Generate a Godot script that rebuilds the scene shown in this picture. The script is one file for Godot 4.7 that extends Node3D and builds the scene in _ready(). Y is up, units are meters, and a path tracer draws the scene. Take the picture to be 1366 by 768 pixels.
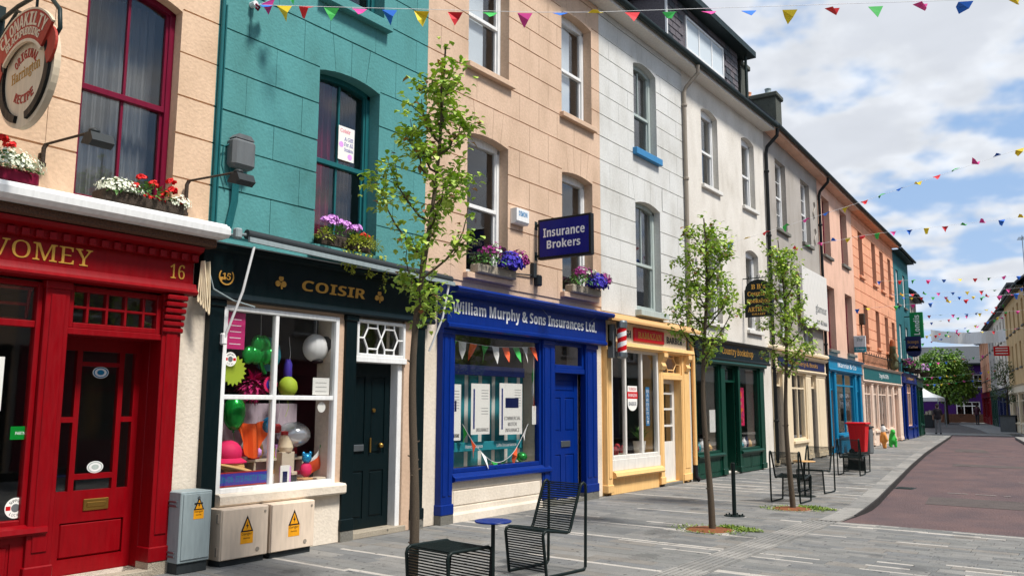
extends Node3D
# A curved shopping street of painted terraced houses. Facade line of the near houses: z = 0, x runs along the street, +z is the street side.
var org := Vector3.ZERO
var cur: Node3D
var used := {}
var M := {}
var T := {}
var rng := RandomNumberGenerator.new()
const ROWS := [3.36, 3.87, 4.33, 4.73, 5.19, 5.65, 6.15, 6.61, 7.04, 7.45, 7.83, 8.22, 8.62, 9.02, 9.36]

# ---------------------------------------------------------------- naming
func numbered(n: String) -> String:
	if not used.has(n):
		used[n] = 0
		return n
	used[n] += 1
	return "%s_%03d" % [n, used[n]]

func meta(o: Node, label: String, cat: String, group := "") -> void:
	o.set_meta("label", label)
	o.set_meta("category", cat)
	if group != "":
		o.set_meta("group", group)

# shapes that follow are written in world coordinates when turn is 0, else in the thing's own
func thing(called: String, label: String, cat: String, at := Vector3.ZERO, group := "", turn := 0.0, local := false) -> Node3D:
	var o := Node3D.new()
	o.name = numbered(called)
	add_child(o)
	o.position = at
	o.rotation.y = turn
	meta(o, label, cat, group)
	cur = o
	org = Vector3.ZERO if (local or turn != 0.0) else at
	return o

func part(called: String, s: SurfaceTool, m: Material, parent: Node = null) -> MeshInstance3D:
	var o := MeshInstance3D.new()
	o.name = called
	o.mesh = s.commit()
	o.material_override = m
	(parent if parent else cur).add_child(o, true)
	return o

func share(called: String, mesh: Mesh, m: Material, parent: Node, tr: Transform3D) -> MeshInstance3D:
	var o := MeshInstance3D.new()
	o.name = called
	o.mesh = mesh
	o.material_override = m
	o.transform = tr
	(parent if parent else cur).add_child(o, true)
	return o

func struct(called: String, s: SurfaceTool, m: Material) -> MeshInstance3D:
	var o := MeshInstance3D.new()
	o.name = numbered(called)
	o.mesh = s.commit()
	o.material_override = m
	add_child(o)
	o.set_meta("kind", "structure")
	return o

# ---------------------------------------------------------------- geometry
func S() -> SurfaceTool:
	var s := SurfaceTool.new()
	s.begin(Mesh.PRIMITIVE_TRIANGLES)
	return s

func tri(s: SurfaceTool, a: Vector3, b: Vector3, c: Vector3) -> void:
	s.set_normal((b - a).cross(c - a).normalized())
	s.add_vertex(a - org)
	s.add_vertex(c - org)
	s.add_vertex(b - org)

func quad(s: SurfaceTool, a: Vector3, b: Vector3, c: Vector3, d: Vector3) -> void:
	tri(s, a, b, c)
	tri(s, a, c, d)

func bx(s: SurfaceTool, x0: float, y0: float, z0: float, x1: float, y1: float, z1: float) -> void:
	var a := Vector3(x0, y0, z0); var b := Vector3(x1, y0, z0); var c := Vector3(x1, y1, z0); var d := Vector3(x0, y1, z0)
	var e := Vector3(x0, y0, z1); var f := Vector3(x1, y0, z1); var g := Vector3(x1, y1, z1); var h := Vector3(x0, y1, z1)
	quad(s, e, f, g, h); quad(s, b, a, d, c); quad(s, a, e, h, d); quad(s, f, b, c, g); quad(s, h, g, c, d); quad(s, a, b, f, e)

# box with chamfered edges
func cb(s: SurfaceTool, x0: float, y0: float, z0: float, x1: float, y1: float, z1: float, k := 0.008) -> void:
	k = minf(k, minf(minf(x1 - x0, y1 - y0), z1 - z0) * 0.45)
	var lo := Vector3(x0, y0, z0)
	var hi := Vector3(x1, y1, z1)
	var P := func(sx: int, sy: int, sz: int, ax: int) -> Vector3:
		var v := Vector3(lo.x if sx < 0 else hi.x, lo.y if sy < 0 else hi.y, lo.z if sz < 0 else hi.z)
		if ax != 0: v.x += k * -sx
		if ax != 1: v.y += k * -sy
		if ax != 2: v.z += k * -sz
		return v
	for q in [-1, 1]:
		var pts := [[-1, -1], [1, -1], [1, 1], [-1, 1]]
		if q < 0: pts.reverse()
		quad(s, P.call(q, pts[0][0], pts[0][1], 0), P.call(q, pts[1][0], pts[1][1], 0), P.call(q, pts[2][0], pts[2][1], 0), P.call(q, pts[3][0], pts[3][1], 0))
		quad(s, P.call(pts[0][1], q, pts[0][0], 1), P.call(pts[1][1], q, pts[1][0], 1), P.call(pts[2][1], q, pts[2][0], 1), P.call(pts[3][1], q, pts[3][0], 1))
		quad(s, P.call(pts[0][0], pts[0][1], q, 2), P.call(pts[1][0], pts[1][1], q, 2), P.call(pts[2][0], pts[2][1], q, 2), P.call(pts[3][0], pts[3][1], q, 2))
	var mid := (lo + hi) * 0.5
	for a in [-1, 1]:
		for b in [-1, 1]:
			_out(s, mid, [P.call(-1, a, b, 1), P.call(1, a, b, 1), P.call(1, a, b, 2), P.call(-1, a, b, 2)])
			_out(s, mid, [P.call(a, -1, b, 0), P.call(a, 1, b, 0), P.call(a, 1, b, 2), P.call(a, -1, b, 2)])
			_out(s, mid, [P.call(a, b, -1, 0), P.call(a, b, 1, 0), P.call(a, b, 1, 1), P.call(a, b, -1, 1)])
			for c in [-1, 1]:
				_out(s, mid, [P.call(a, b, c, 0), P.call(a, b, c, 1), P.call(a, b, c, 2)])

func _out(s: SurfaceTool, mid: Vector3, p: Array) -> void:
	var n: Vector3 = (p[1] - p[0]).cross(p[2] - p[0])
	if n.dot(p[0] - mid) < 0.0: p.reverse()
	tri(s, p[0], p[1], p[2])
	if p.size() > 3: tri(s, p[0], p[2], p[3])

# planar polygon swept along dir
func prism(s: SurfaceTool, pts: Array, dir: Vector3) -> void:
	var n := Vector3.ZERO
	for i in pts.size():
		var a: Vector3 = pts[i]; var b: Vector3 = pts[(i + 1) % pts.size()]
		n += a.cross(b)
	var p := pts.duplicate()
	if n.dot(dir) > 0.0: p.reverse()
	n = n.normalized()
	var flat := PackedVector2Array()
	var ax := 0 if absf(n.x) > absf(n.y) and absf(n.x) > absf(n.z) else (1 if absf(n.y) > absf(n.z) else 2)
	for q in p:
		flat.append(Vector2(q.y, q.z) if ax == 0 else (Vector2(q.x, q.z) if ax == 1 else Vector2(q.x, q.y)))
	var ix := Geometry2D.triangulate_polygon(flat)
	var away := -dir.normalized()
	for i in range(0, ix.size(), 3):
		var a: Vector3 = p[ix[i]]; var b: Vector3 = p[ix[i + 1]]; var c: Vector3 = p[ix[i + 2]]
		if (b - a).cross(c - a).dot(away) < 0.0:
			var t := b; b = c; c = t
		tri(s, a, b, c)
		tri(s, a + dir, c + dir, b + dir)
	for i in p.size():
		var a: Vector3 = p[i]; var b: Vector3 = p[(i + 1) % p.size()]
		quad(s, b, a, a + dir, b + dir)

# moulding: profile of (z, y) pairs run along x
func mould(s: SurfaceTool, prof: Array, x0: float, x1: float) -> void:
	var p := []
	for q in prof: p.append(Vector3(x0, q[1], q[0]))
	prism(s, p, Vector3(x1 - x0, 0, 0))

func ring(p: Vector3, d: Vector3, r: float, n: int, u: Vector3) -> Array:
	var w := d.cross(u).normalized()
	var out := []
	for i in n:
		var a := TAU * i / n
		out.append(p + (u * cos(a) + w * sin(a)) * r)
	return out

# round bar along a polyline, radius may taper
func tube(s: SurfaceTool, pts: Array, r0: float, n := 6, r1 := -1.0) -> void:
	if r1 < 0.0: r1 = r0
	var u := Vector3.ZERO
	var prev := []
	var pn := []
	for i in pts.size():
		var d: Vector3 = (pts[mini(i + 1, pts.size() - 1)] - pts[maxi(i - 1, 0)]).normalized()
		if i == 0:
			u = d.cross(Vector3.UP if absf(d.y) < 0.9 else Vector3.RIGHT).normalized()
		else:
			u = (u - d * u.dot(d)).normalized()
		var r := lerpf(r0, r1, float(i) / maxf(1.0, pts.size() - 1))
		var q := ring(pts[i], d, r, n, u)
		var qn := []
		for v in q: qn.append((v - pts[i]).normalized())
		if i > 0:
			for k in n:
				var k2 := (k + 1) % n
				_sm(s, prev[k], prev[k2], q[k2], q[k], pn[k], pn[k2], qn[k2], qn[k])
		else:
			for k in range(1, n - 1): tri(s, q[0], q[k + 1], q[k])
		if i == pts.size() - 1:
			for k in range(1, n - 1): tri(s, q[0], q[k], q[k + 1])
		prev = q
		pn = qn

func _sm(s: SurfaceTool, a: Vector3, b: Vector3, c: Vector3, d: Vector3, na: Vector3, nb: Vector3, nc: Vector3, nd: Vector3) -> void:
	for t in [[a, na], [c, nc], [b, nb], [a, na], [d, nd], [c, nc]]:
		s.set_normal(t[1])
		s.add_vertex(t[0] - org)

# profile of (radius, height) pairs turned round a vertical axis through c
func lathe(s: SurfaceTool, prof: Array, c: Vector3, n := 16) -> void:
	for i in prof.size() - 1:
		var r0: float = prof[i][0]; var r1: float = prof[i + 1][0]
		var y0: float = prof[i][1]; var y1: float = prof[i + 1][1]
		var sl := Vector2(y1 - y0, r0 - r1).normalized()
		for k in n:
			var a := TAU * k / n; var b := TAU * (k + 1) / n
			var da := Vector3(cos(a), 0, -sin(a)); var db := Vector3(cos(b), 0, -sin(b))
			var na := da * sl.x + Vector3.UP * sl.y; var nb := db * sl.x + Vector3.UP * sl.y
			_sm(s, c + da * r0 + Vector3(0, y0, 0), c + db * r0 + Vector3(0, y0, 0), c + db * r1 + Vector3(0, y1, 0), c + da * r1 + Vector3(0, y1, 0), na, nb, nb, na)

func ball(s: SurfaceTool, c: Vector3, r: Vector3, n := 12, b := Basis.IDENTITY, dent := 0.0) -> void:
	var P := func(i: int, k: int) -> Array:
		var t := PI * i / (n / 2); var a := TAU * k / n
		var d := Vector3(sin(t) * cos(a), cos(t), -sin(t) * sin(a))
		var w := 1.0 + dent * sin(a * 5.0 + t * 3.0) * sin(t * 4.0)
		return [c + b * (d * r * w), (b * (d / r)).normalized()]
	for i in n / 2:
		for k in n:
			var p: Array = P.call(i, k); var q: Array = P.call(i, k + 1); var u: Array = P.call(i + 1, k + 1); var v: Array = P.call(i + 1, k)
			_sm(s, v[0], u[0], q[0], p[0], v[1], u[1], q[1], p[1])

func disc(s: SurfaceTool, c: Vector3, r: float, n: int, depth := 0.004, ry := -1.0) -> void:
	var p := []
	for i in n: p.append(c + Vector3(cos(TAU * i / n) * r, sin(TAU * i / n) * (ry if ry > 0.0 else r), 0))
	prism(s, p, Vector3(0, 0, depth))

func font(kind: String) -> SystemFont:
	var f := SystemFont.new()
	f.font_names = PackedStringArray([kind])
	f.font_weight = 700 if kind.ends_with("B") else 400
	return f

# raised lettering fitted to a rectangle: x0..x1 wide, y0..y1 high, facing +z at z
func words(text: String, m: Material, serif: String, x0: float, x1: float, y0: float, y1: float, z: float, parent: Node, depth := 0.006, bold := false) -> MeshInstance3D:
	var t := TextMesh.new()
	var f := SystemFont.new()
	f.font_names = PackedStringArray([serif])
	if bold: f.font_weight = 700
	t.font = f
	t.text = text
	t.font_size = 48
	t.pixel_size = 0.01
	t.depth = 0.05
	t.curve_step = 2.0
	var bb := t.get_aabb()
	var o := MeshInstance3D.new()
	o.name = "lettering"
	o.mesh = t
	o.material_override = m
	var sx := (x1 - x0) / bb.size.x; var sy := (y1 - y0) / bb.size.y
	o.scale = Vector3(sx, sy, depth / 0.05)
	o.position = Vector3(x0 - bb.position.x * sx, y0 - bb.position.y * sy, z - bb.position.z * depth / 0.05) - org
	(parent if parent else cur).add_child(o, true)
	return o

# ---------------------------------------------------------------- textures and materials
func noise_img(seed_: int, freq: float, oct: int, size := 512, kind := FastNoiseLite.TYPE_SIMPLEX_SMOOTH) -> Image:
	var n := FastNoiseLite.new()
	n.seed = seed_
	n.noise_type = kind
	n.frequency = freq
	n.fractal_octaves = oct
	return n.get_seamless_image(size, size)

func ramp_tex(im: Image, lo: Color, hi: Color, gamma := 1.0) -> ImageTexture:
	var src := im.get_data()
	var out := PackedByteArray()
	out.resize(src.size() * 3)
	var lut := []
	for i in 256:
		var c := lo.lerp(hi, pow(i / 255.0, gamma))
		lut.append([int(clampf(c.r, 0, 1) * 255), int(clampf(c.g, 0, 1) * 255), int(clampf(c.b, 0, 1) * 255)])
	for i in src.size():
		var l: Array = lut[src[i]]
		out[i * 3] = l[0]; out[i * 3 + 1] = l[1]; out[i * 3 + 2] = l[2]
	return ImageTexture.create_from_image(Image.create_from_data(im.get_width(), im.get_height(), false, Image.FORMAT_RGB8, out))

func normal_tex(im: Image, k: float) -> ImageTexture:
	var b: Image = im.duplicate()
	b.convert(Image.FORMAT_RGBA8)
	b.bump_map_to_normal_map(k)
	return ImageTexture.create_from_image(b)

func g(v: float) -> Color: return Color(v, v, v)

# trodden-in gum and small spill stains on paving
func gum_tex() -> ImageTexture:
	var im := noise_img(77, 0.012, 5, 1024)
	im.convert(Image.FORMAT_RGB8)
	var r := RandomNumberGenerator.new()
	r.seed = 8
	for y in 1024:
		for x in 1024:
			var v := 0.84 + 0.16 * pow(im.get_pixel(x, y).r, 0.6)
			im.set_pixel(x, y, Color(v, v * 0.995, v * 0.985))
	for i in 420:
		var c := Vector2i(r.randi_range(8, 1015), r.randi_range(8, 1015)); var rad := r.randf_range(1.6, 4.2); var k := r.randf_range(0.35, 0.75)
		for y in range(-5, 6):
			for x in range(-5, 6):
				if Vector2(x, y).length() < rad + r.randf_range(-0.6, 0.6): im.set_pixel(c.x + x, c.y + y, Color(k, k, k))
	for i in 14:
		var c := Vector2(r.randf_range(80, 940), r.randf_range(80, 940)); var rad := r.randf_range(12, 46)
		for y in range(-int(rad), int(rad) + 1):
			for x in range(-int(rad * 1.6), int(rad * 1.6) + 1):
				var d := Vector2(x / 1.6, y).length() / rad + 0.25 * sin(x * 0.31 + i) * sin(y * 0.27)
				if d < 0.9:
					var q := Vector2i(c) + Vector2i(x, y)
					if q.x > 0 and q.y > 0 and q.x < 1024 and q.y < 1024: im.set_pixel(q.x, q.y, im.get_pixel(q.x, q.y) * 0.86)
	return ImageTexture.create_from_image(im)

func textures() -> void:
	T.grain = ramp_tex(noise_img(3, 0.06, 4), g(0.93), g(1.0))
	T.mottle = ramp_tex(noise_img(5, 0.012, 5), g(0.90), g(1.0), 0.7)
	T.stain = ramp_tex(noise_img(9, 0.008, 4), Color(0.86, 0.85, 0.83), g(1.0), 0.5)
	T.gum = gum_tex()
	T.plaster_n = normal_tex(noise_img(11, 0.09, 4), 3.0)
	T.paint_n = normal_tex(noise_img(12, 0.02, 3), 1.5)
	T.stone = ramp_tex(noise_img(21, 0.14, 4), g(0.72), g(1.0))
	T.stone_n = normal_tex(noise_img(22, 0.16, 4), 4.0)
	T.asphalt = ramp_tex(noise_img(31, 0.22, 4), g(0.55), g(1.0))
	T.patch = ramp_tex(noise_img(33, 0.012, 6), Color(0.74, 0.77, 0.82), Color(1.0, 0.97, 0.95), 0.9)
	T.rough = ramp_tex(noise_img(71, 0.015, 4), g(0.6), g(1.0))
	T.bark = ramp_tex(noise_img(41, 0.05, 4), g(0.55), g(1.0))
	T.bark_n = normal_tex(noise_img(42, 0.06, 4), 6.0)
	T.slate = ramp_tex(noise_img(51, 0.03, 4), g(0.70), g(1.0))
	T.leaf = ramp_tex(noise_img(61, 0.05, 3), g(0.8), g(1.0))

# c is an sRGB base colour
func mat(key: String, c: Color, rough: float, kind := "paint", scale := 0.5) -> StandardMaterial3D:
	if M.has(key): return M[key]
	var m := StandardMaterial3D.new()
	m.resource_name = key
	m.albedo_color = c
	m.roughness = rough
	m.metallic_specular = 0.5
	m.uv1_triplanar = true
	m.uv1_world_triplanar = true
	m.uv1_scale = Vector3.ONE * scale
	var wall := kind == "render"
	if kind == "render":
		m.metallic_specular = 0.3
		m.albedo_texture = T.grain
		m.normal_enabled = true
		m.normal_texture = T.plaster_n
		m.normal_scale = 0.22
	elif kind == "paint":
		m.metallic_specular = 0.32
		m.uv1_scale = Vector3(scale * 5.0, scale * 0.8, scale * 5.0)
		m.roughness_texture = T.rough
		m.roughness_texture_channel = BaseMaterial3D.TEXTURE_CHANNEL_RED
		m.roughness = minf(1.0, rough * 1.35)
		m.albedo_texture = T.mottle
		m.normal_enabled = true
		m.normal_texture = T.paint_n
		m.normal_scale = 0.3
	elif kind == "stone":
		m.albedo_texture = T.stone
		m.normal_enabled = true
		m.normal_texture = T.stone_n
		m.normal_scale = 0.6
		wall = true
		if key.begins_with("slab_"): m.normal_scale = 0.8
	elif kind == "slate":
		m.albedo_texture = T.slate
		m.normal_enabled = true
		m.normal_texture = T.stone_n
		m.normal_scale = 0.4
	elif kind == "bark":
		m.albedo_texture = T.bark
		m.normal_enabled = true
		m.normal_texture = T.bark_n
	elif kind == "metal":
		m.metallic = 0.9
		m.albedo_texture = T.mottle
	elif kind == "plain":
		pass
	if wall:
		m.detail_enabled = true
		m.detail_blend_mode = BaseMaterial3D.BLEND_MODE_MUL
		m.detail_albedo = T.gum if kind == "stone" else T.stain
		m.detail_uv_layer = BaseMaterial3D.DETAIL_UV_2
		m.uv2_triplanar = true
		m.uv2_world_triplanar = true
		m.uv2_scale = Vector3(0.3, 0.16, 0.3) if kind == "render" else Vector3(0.23, 0.23, 0.23)
	M[key] = m
	return m

func hexc(h: String) -> Color: return Color(h)

func glass_mat(key: String, a := 0.04) -> StandardMaterial3D:
	var m := StandardMaterial3D.new()
	m.resource_name = key
	m.transparency = BaseMaterial3D.TRANSPARENCY_ALPHA
	m.albedo_color = Color(0.06, 0.08, 0.08, a)
	m.roughness = 0.02
	m.metallic_specular = 0.7
	M[key] = m
	return m

func tinted(key: String, c: Color, rough := 0.6, back := 0.0) -> StandardMaterial3D:
	var m := StandardMaterial3D.new()
	m.resource_name = key
	m.albedo_color = c
	m.roughness = rough
	m.cull_mode = BaseMaterial3D.CULL_DISABLED
	if back > 0.0:
		m.backlight_enabled = true
		m.backlight = Color(c.r * back, c.g * back, c.b * back)
	M[key] = m
	return m

func materials() -> void:
	textures()
	mat("cream_render", hexc("e9c8a9"), 0.85, "render")
	mat("teal_render", hexc("5a9b9b"), 0.75, "render")
	mat("peach_render", hexc("dfc0a6"), 0.85, "render")
	mat("white_render", hexc("dededa"), 0.85, "render")
	mat("offwhite_render", hexc("e9e3d9"), 0.85, "render")
	mat("grey_render", hexc("b5aea6"), 0.9, "render")
	mat("salmon_render", hexc("f0c4ac"), 0.85, "render")
	mat("orange_render", hexc("f4b08c"), 0.85, "render")
	mat("sea_render", hexc("2f6c74"), 0.8, "render")
	mat("ivory_render", hexc("efe3d2"), 0.8, "render")
	mat("blush_paint", hexc("ecd3c0"), 0.5)
	mat("blind_reflection", hexc("c4ced4"), 0.9, "plain")  # pale colour carries the sky reflection of the upper panes
	mat("sand_render", hexc("e0bd88"), 0.8, "render")
	mat("red_paint", hexc("86000c"), 0.42)
	mat("maroon_paint", hexc("741030"), 0.35)
	mat("green_black", hexc("06171a"), 0.35)
	mat("blue_paint", hexc("042a7c"), 0.32)
	mat("sign_blue", hexc("08206a"), 0.35)
	mat("amber_paint", hexc("f4c684"), 0.5)
	mat("bottle_green", hexc("093c2e"), 0.35)
	mat("cream_paint", hexc("ecd9b8"), 0.45)
	mat("white_paint", hexc("e6e2da"), 0.4)
	mat("upvc", hexc("eeeeec"), 0.3)
	mat("sage_paint", hexc("b3beb9"), 0.4)
	mat("teal_paint", hexc("1f6468"), 0.4)
	mat("sky_paint", hexc("3f86b8"), 0.4)
	mat("azure_paint", hexc("1583ad"), 0.4)
	mat("navy_paint", hexc("16214f"), 0.4)
	mat("black_paint", hexc("17191a"), 0.4)
	mat("pipe_grey", hexc("9a9083"), 0.6)
	mat("gutter_dark", hexc("22302f"), 0.45)
	mat("gold", hexc("dca84a"), 0.35)
	mat("gold_dull", hexc("b98a3e"), 0.45)
	mat("letter_white", hexc("f2f2f2"), 0.5)
	mat("letter_black", hexc("1c1c20"), 0.5)
	mat("brass", hexc("b08a45"), 0.35, "metal")
	mat("steel", hexc("8f979b"), 0.4, "metal")
	mat("zinc", hexc("95a2a4"), 0.5)
	mat("cabinet_cream", hexc("e3cfb9"), 0.5)
	mat("plastic_grey", hexc("6a6e70"), 0.5)
	mat("plastic_dark", hexc("33383a"), 0.45)
	mat("plastic_red", hexc("d0141c"), 0.4)
	mat("rust_iron", hexc("4b3a2a"), 0.75, "bark", 2.0)
	mat("concrete", hexc("8a8880"), 0.9, "stone", 0.6)
	mat("chimney_render", hexc("5d6158"), 0.95, "stone", 0.5)
	mat("step_stone", hexc("c9bda9"), 0.85, "stone", 0.8)
	mat("slate_grey", hexc("6e666a"), 0.6, "slate", 1.2)
	mat("roof_slate", hexc("4a4f55"), 0.65, "slate", 0.8)
	mat("brown_timber", hexc("6a4228"), 0.7, "bark", 1.5)
	mat("wire_black", hexc("14201f"), 0.4)
	mat("room_wall", hexc("5c564f"), 0.9, "plain")
	mat("room_dark", hexc("2e2b28"), 0.9, "plain")
	mat("bark", hexc("6b5c4a"), 0.9, "bark", 4.0)
	mat("soil", hexc("9a5a30"), 0.95, "stone", 3.0)
	glass_mat("glass")
	for c in [["flag_red", "d81f2c"], ["flag_blue", "1f6fd6"], ["flag_yellow", "f0d62c"], ["flag_green", "35b24c"], ["flag_pink", "e0409a"], ["flag_white", "ecebe6"], ["flag_orange", "f0602c"]]:
		tinted(c[0], hexc(c[1]), 0.7, 0.5)
	for c in [["paper", "ecebe4"], ["foil_green", "17a03c"], ["foil_blue", "2f9ad0"], ["foil_silver", "c8ccd0"], ["magenta", "c0186c"], ["lime", "a8c030"], ["hot_pink", "e02060"], ["straw", "d8b070"], ["orange_cloth", "f06018"], ["violet", "3a2a9c"], ["aqua", "1a8a96"], ["wood_light", "c79a62"], ["cardboard", "cbbfa8"], ["deep_red", "a81a20"]]:
		tinted(c[0], hexc(c[1]), 0.45 if c[0].begins_with("foil") else 0.7)
	M.foil_green.metallic = 0.5
	M.foil_blue.metallic = 0.5
	M.foil_silver.metallic = 0.6
	for k in ["foil_green", "foil_blue", "foil_silver"]: M[k].roughness = 0.2
	tinted("petal_white", hexc("e8ecd8"), 0.8, 0.2)
	tinted("petal_red", hexc("e01c1c"), 0.7, 0.2)
	tinted("petal_pink", hexc("e0a0e8"), 0.7, 0.2)
	tinted("petal_blue", hexc("3a2ab0"), 0.7, 0.2)
	tinted("petal_plum", hexc("8a1c70"), 0.7, 0.2)
	tinted("leaf_dark", hexc("4a7a2c"), 0.6, 0.4)
	tinted("leaf_gold", hexc("a8b040"), 0.6, 0.4)
	for k in ["tree_leaf", "far_leaf", "weed"]:
		var m := tinted(k, g(1.0), 0.5)
		m.vertex_color_use_as_albedo = true
		m.backlight_enabled = true
		m.backlight = Color(0.45, 0.55, 0.12)
	var sk := tinted("figure", g(1.0), 0.8)
	sk.vertex_color_use_as_albedo = true

# ---------------------------------------------------------------- building pieces
# plain wall sheet with real openings: holes are [x0, y0, x1, spring, rise]
func wall(s: SurfaceTool, x0: float, x1: float, y0: float, y1: float, zf: float, zb: float, holes: Array) -> void:
	var xs := [x0, x1]; var ys := [y0, y1]
	for h in holes:
		xs.append(clampf(h[0], x0, x1)); xs.append(clampf(h[2], x0, x1)); ys.append(clampf(h[1], y0, y1)); ys.append(clampf(h[3] + h[4], y0, y1))
	xs.sort(); ys.sort()
	for j in ys.size() - 1:
		if ys[j + 1] - ys[j] < 0.001: continue
		var i := 0
		while i < xs.size() - 1:
			if xs[i + 1] - xs[i] < 0.001 or _in(holes, (xs[i] + xs[i + 1]) * 0.5, (ys[j] + ys[j + 1]) * 0.5):
				i += 1
				continue
			var k := i + 1
			while k < xs.size() - 1 and not _in(holes, (xs[k] + xs[k + 1]) * 0.5, (ys[j] + ys[j + 1]) * 0.5): k += 1
			var a: float = xs[i]; var b: float = xs[k]; var c: float = ys[j]; var d: float = ys[j + 1]
			quad(s, Vector3(a, c, zf), Vector3(b, c, zf), Vector3(b, d, zf), Vector3(a, d, zf))
			quad(s, Vector3(b, c, zb), Vector3(a, c, zb), Vector3(a, d, zb), Vector3(b, d, zb))
			i = k
	for h in holes:
		var a: float = h[0]; var b: float = h[2]; var lo: float = h[1]; var sp: float = h[3]; var rise: float = h[4]
		quad(s, Vector3(a, lo, zf), Vector3(a, lo, zb), Vector3(a, sp, zb), Vector3(a, sp, zf))
		quad(s, Vector3(b, lo, zb), Vector3(b, lo, zf), Vector3(b, sp, zf), Vector3(b, sp, zb))
		quad(s, Vector3(a, lo, zf), Vector3(b, lo, zf), Vector3(b, lo, zb), Vector3(a, lo, zb))
		var n := 10 if rise > 0.0 else 1
		for i in n:
			var u0 := float(i) / n; var u1 := float(i + 1) / n
			var p := Vector3(lerpf(a, b, u0), sp + arc(u0) * rise, zf); var q := Vector3(lerpf(a, b, u1), sp + arc(u1) * rise, zf)
			var back := Vector3(0, 0, zb - zf)
			quad(s, p + back, q + back, q, p)
			if rise > 0.0:
				var t := sp + rise
				quad(s, p, q, Vector3(q.x, t, zf), Vector3(p.x, t, zf))
				quad(s, q + back, p + back, Vector3(p.x, t, zb), Vector3(q.x, t, zb))

func arc(u: float) -> float: return 1.0 - pow(2.0 * u - 1.0, 2.0)

func _in(holes: Array, x: float, y: float) -> bool:
	for h in holes:
		if x > h[0] and x < h[2] and y > h[1] and y < h[3] + h[4]: return true
	return false

# courses of scored render blocks, each a thin slab in front of the wall sheet
func blocks(x0: float, x1: float, rows: Array, length: float, holes: Array, m: Array, parent: Node, zb := -0.018, vouss := 5, jh := 0.018, jv := 0.005) -> void:
	for r in rows.size() - 1:
		var ya: float = rows[r] + jh * 0.5; var yb: float = rows[r + 1] - jh * 0.5
		var cuts := []
		for h in holes:
			var sp: float = h[3]
			if h[1] < yb - 0.05 and sp > ya + 0.16:
				cuts.append([h[0], h[2], h[0], h[2]])
				# a course that the window only starts or ends in keeps its strips below and above
				if h[1] > ya + 0.06: _block(parent, m, [Vector2(h[0], ya), Vector2(h[2], ya), Vector2(h[2], h[1]), Vector2(h[0], h[1])], zb)
				if sp + h[4] < yb - 0.06 and h[4] == 0.0: _block(parent, m, [Vector2(h[0], sp), Vector2(h[2], sp), Vector2(h[2], yb), Vector2(h[0], yb)], zb)
			elif h[4] > 0.0 and sp > ya - 0.2 and sp < yb - 0.1:
				var w := 0.13
				cuts.append([h[0] - 0.004, h[2] + 0.004, h[0] - w, h[2] + w])
				for i in vouss:
					var u0 := float(i) / vouss; var u1 := float(i + 1) / vouss
					var p := []
					for k in 4:
						var u := lerpf(u0, u1, k / 3.0)
						p.append(Vector2(lerpf(h[0], h[2], u) + (jv * 0.5 if k == 0 else (-jv * 0.5 if k == 3 else 0.0)), maxf(sp + arc(u) * h[4], ya - 0.2)))
					p.append(Vector2(lerpf(h[0] - w, h[2] + w, u1) - jv * 0.5, yb)); p.append(Vector2(lerpf(h[0] - w, h[2] + w, u0) + jv * 0.5, yb))
					_block(parent, m, p, zb)
		cuts.sort_custom(func(a, b): return a[0] < b[0])
		var spans := []
		var lo := x0; var lot := x0
		for c in cuts:
			spans.append([lo, c[0], lot, c[2]]); lo = c[1]; lot = c[3]
		spans.append([lo, x1, lot, x1])
		for sp in spans:
			if sp[1] - sp[0] < 0.02: continue
			var off := (0.0 if r % 2 == 0 else 0.5) * length
			var edges := [sp[0]]
			var x := x0 - off + length
			while x < sp[1] - 0.12:
				if x > sp[0] + 0.12: edges.append(x)
				x += length
			edges.append(sp[1])
			for i in edges.size() - 1:
				var a: float = edges[i] + (jv * 0.5 if i > 0 else 0.0); var b: float = edges[i + 1] - (jv * 0.5 if i < edges.size() - 2 else 0.0)
				var at: float = a + (sp[2] - sp[0] if i == 0 else 0.0); var bt: float = b + (sp[3] - sp[1] if i == edges.size() - 2 else 0.0)
				if bt - at < 0.01: continue
				_block(parent, m, [Vector2(a, ya), Vector2(b, ya), Vector2(bt, yb), Vector2(at, yb)], zb)

func _block(parent: Node, m: Array, p: Array, zb: float) -> void:
	var s := S()
	var q := []
	var zf := rng.randf_range(-0.0015, 0.0015)
	for v in p: q.append(Vector3(v.x + rng.randf_range(-0.0012, 0.0012), v.y + rng.randf_range(-0.0022, 0.0022), zb))
	prism(s, q, Vector3(0, 0, zf - zb))
	part("block", s, m[rng.randi() % m.size()], parent)

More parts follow.
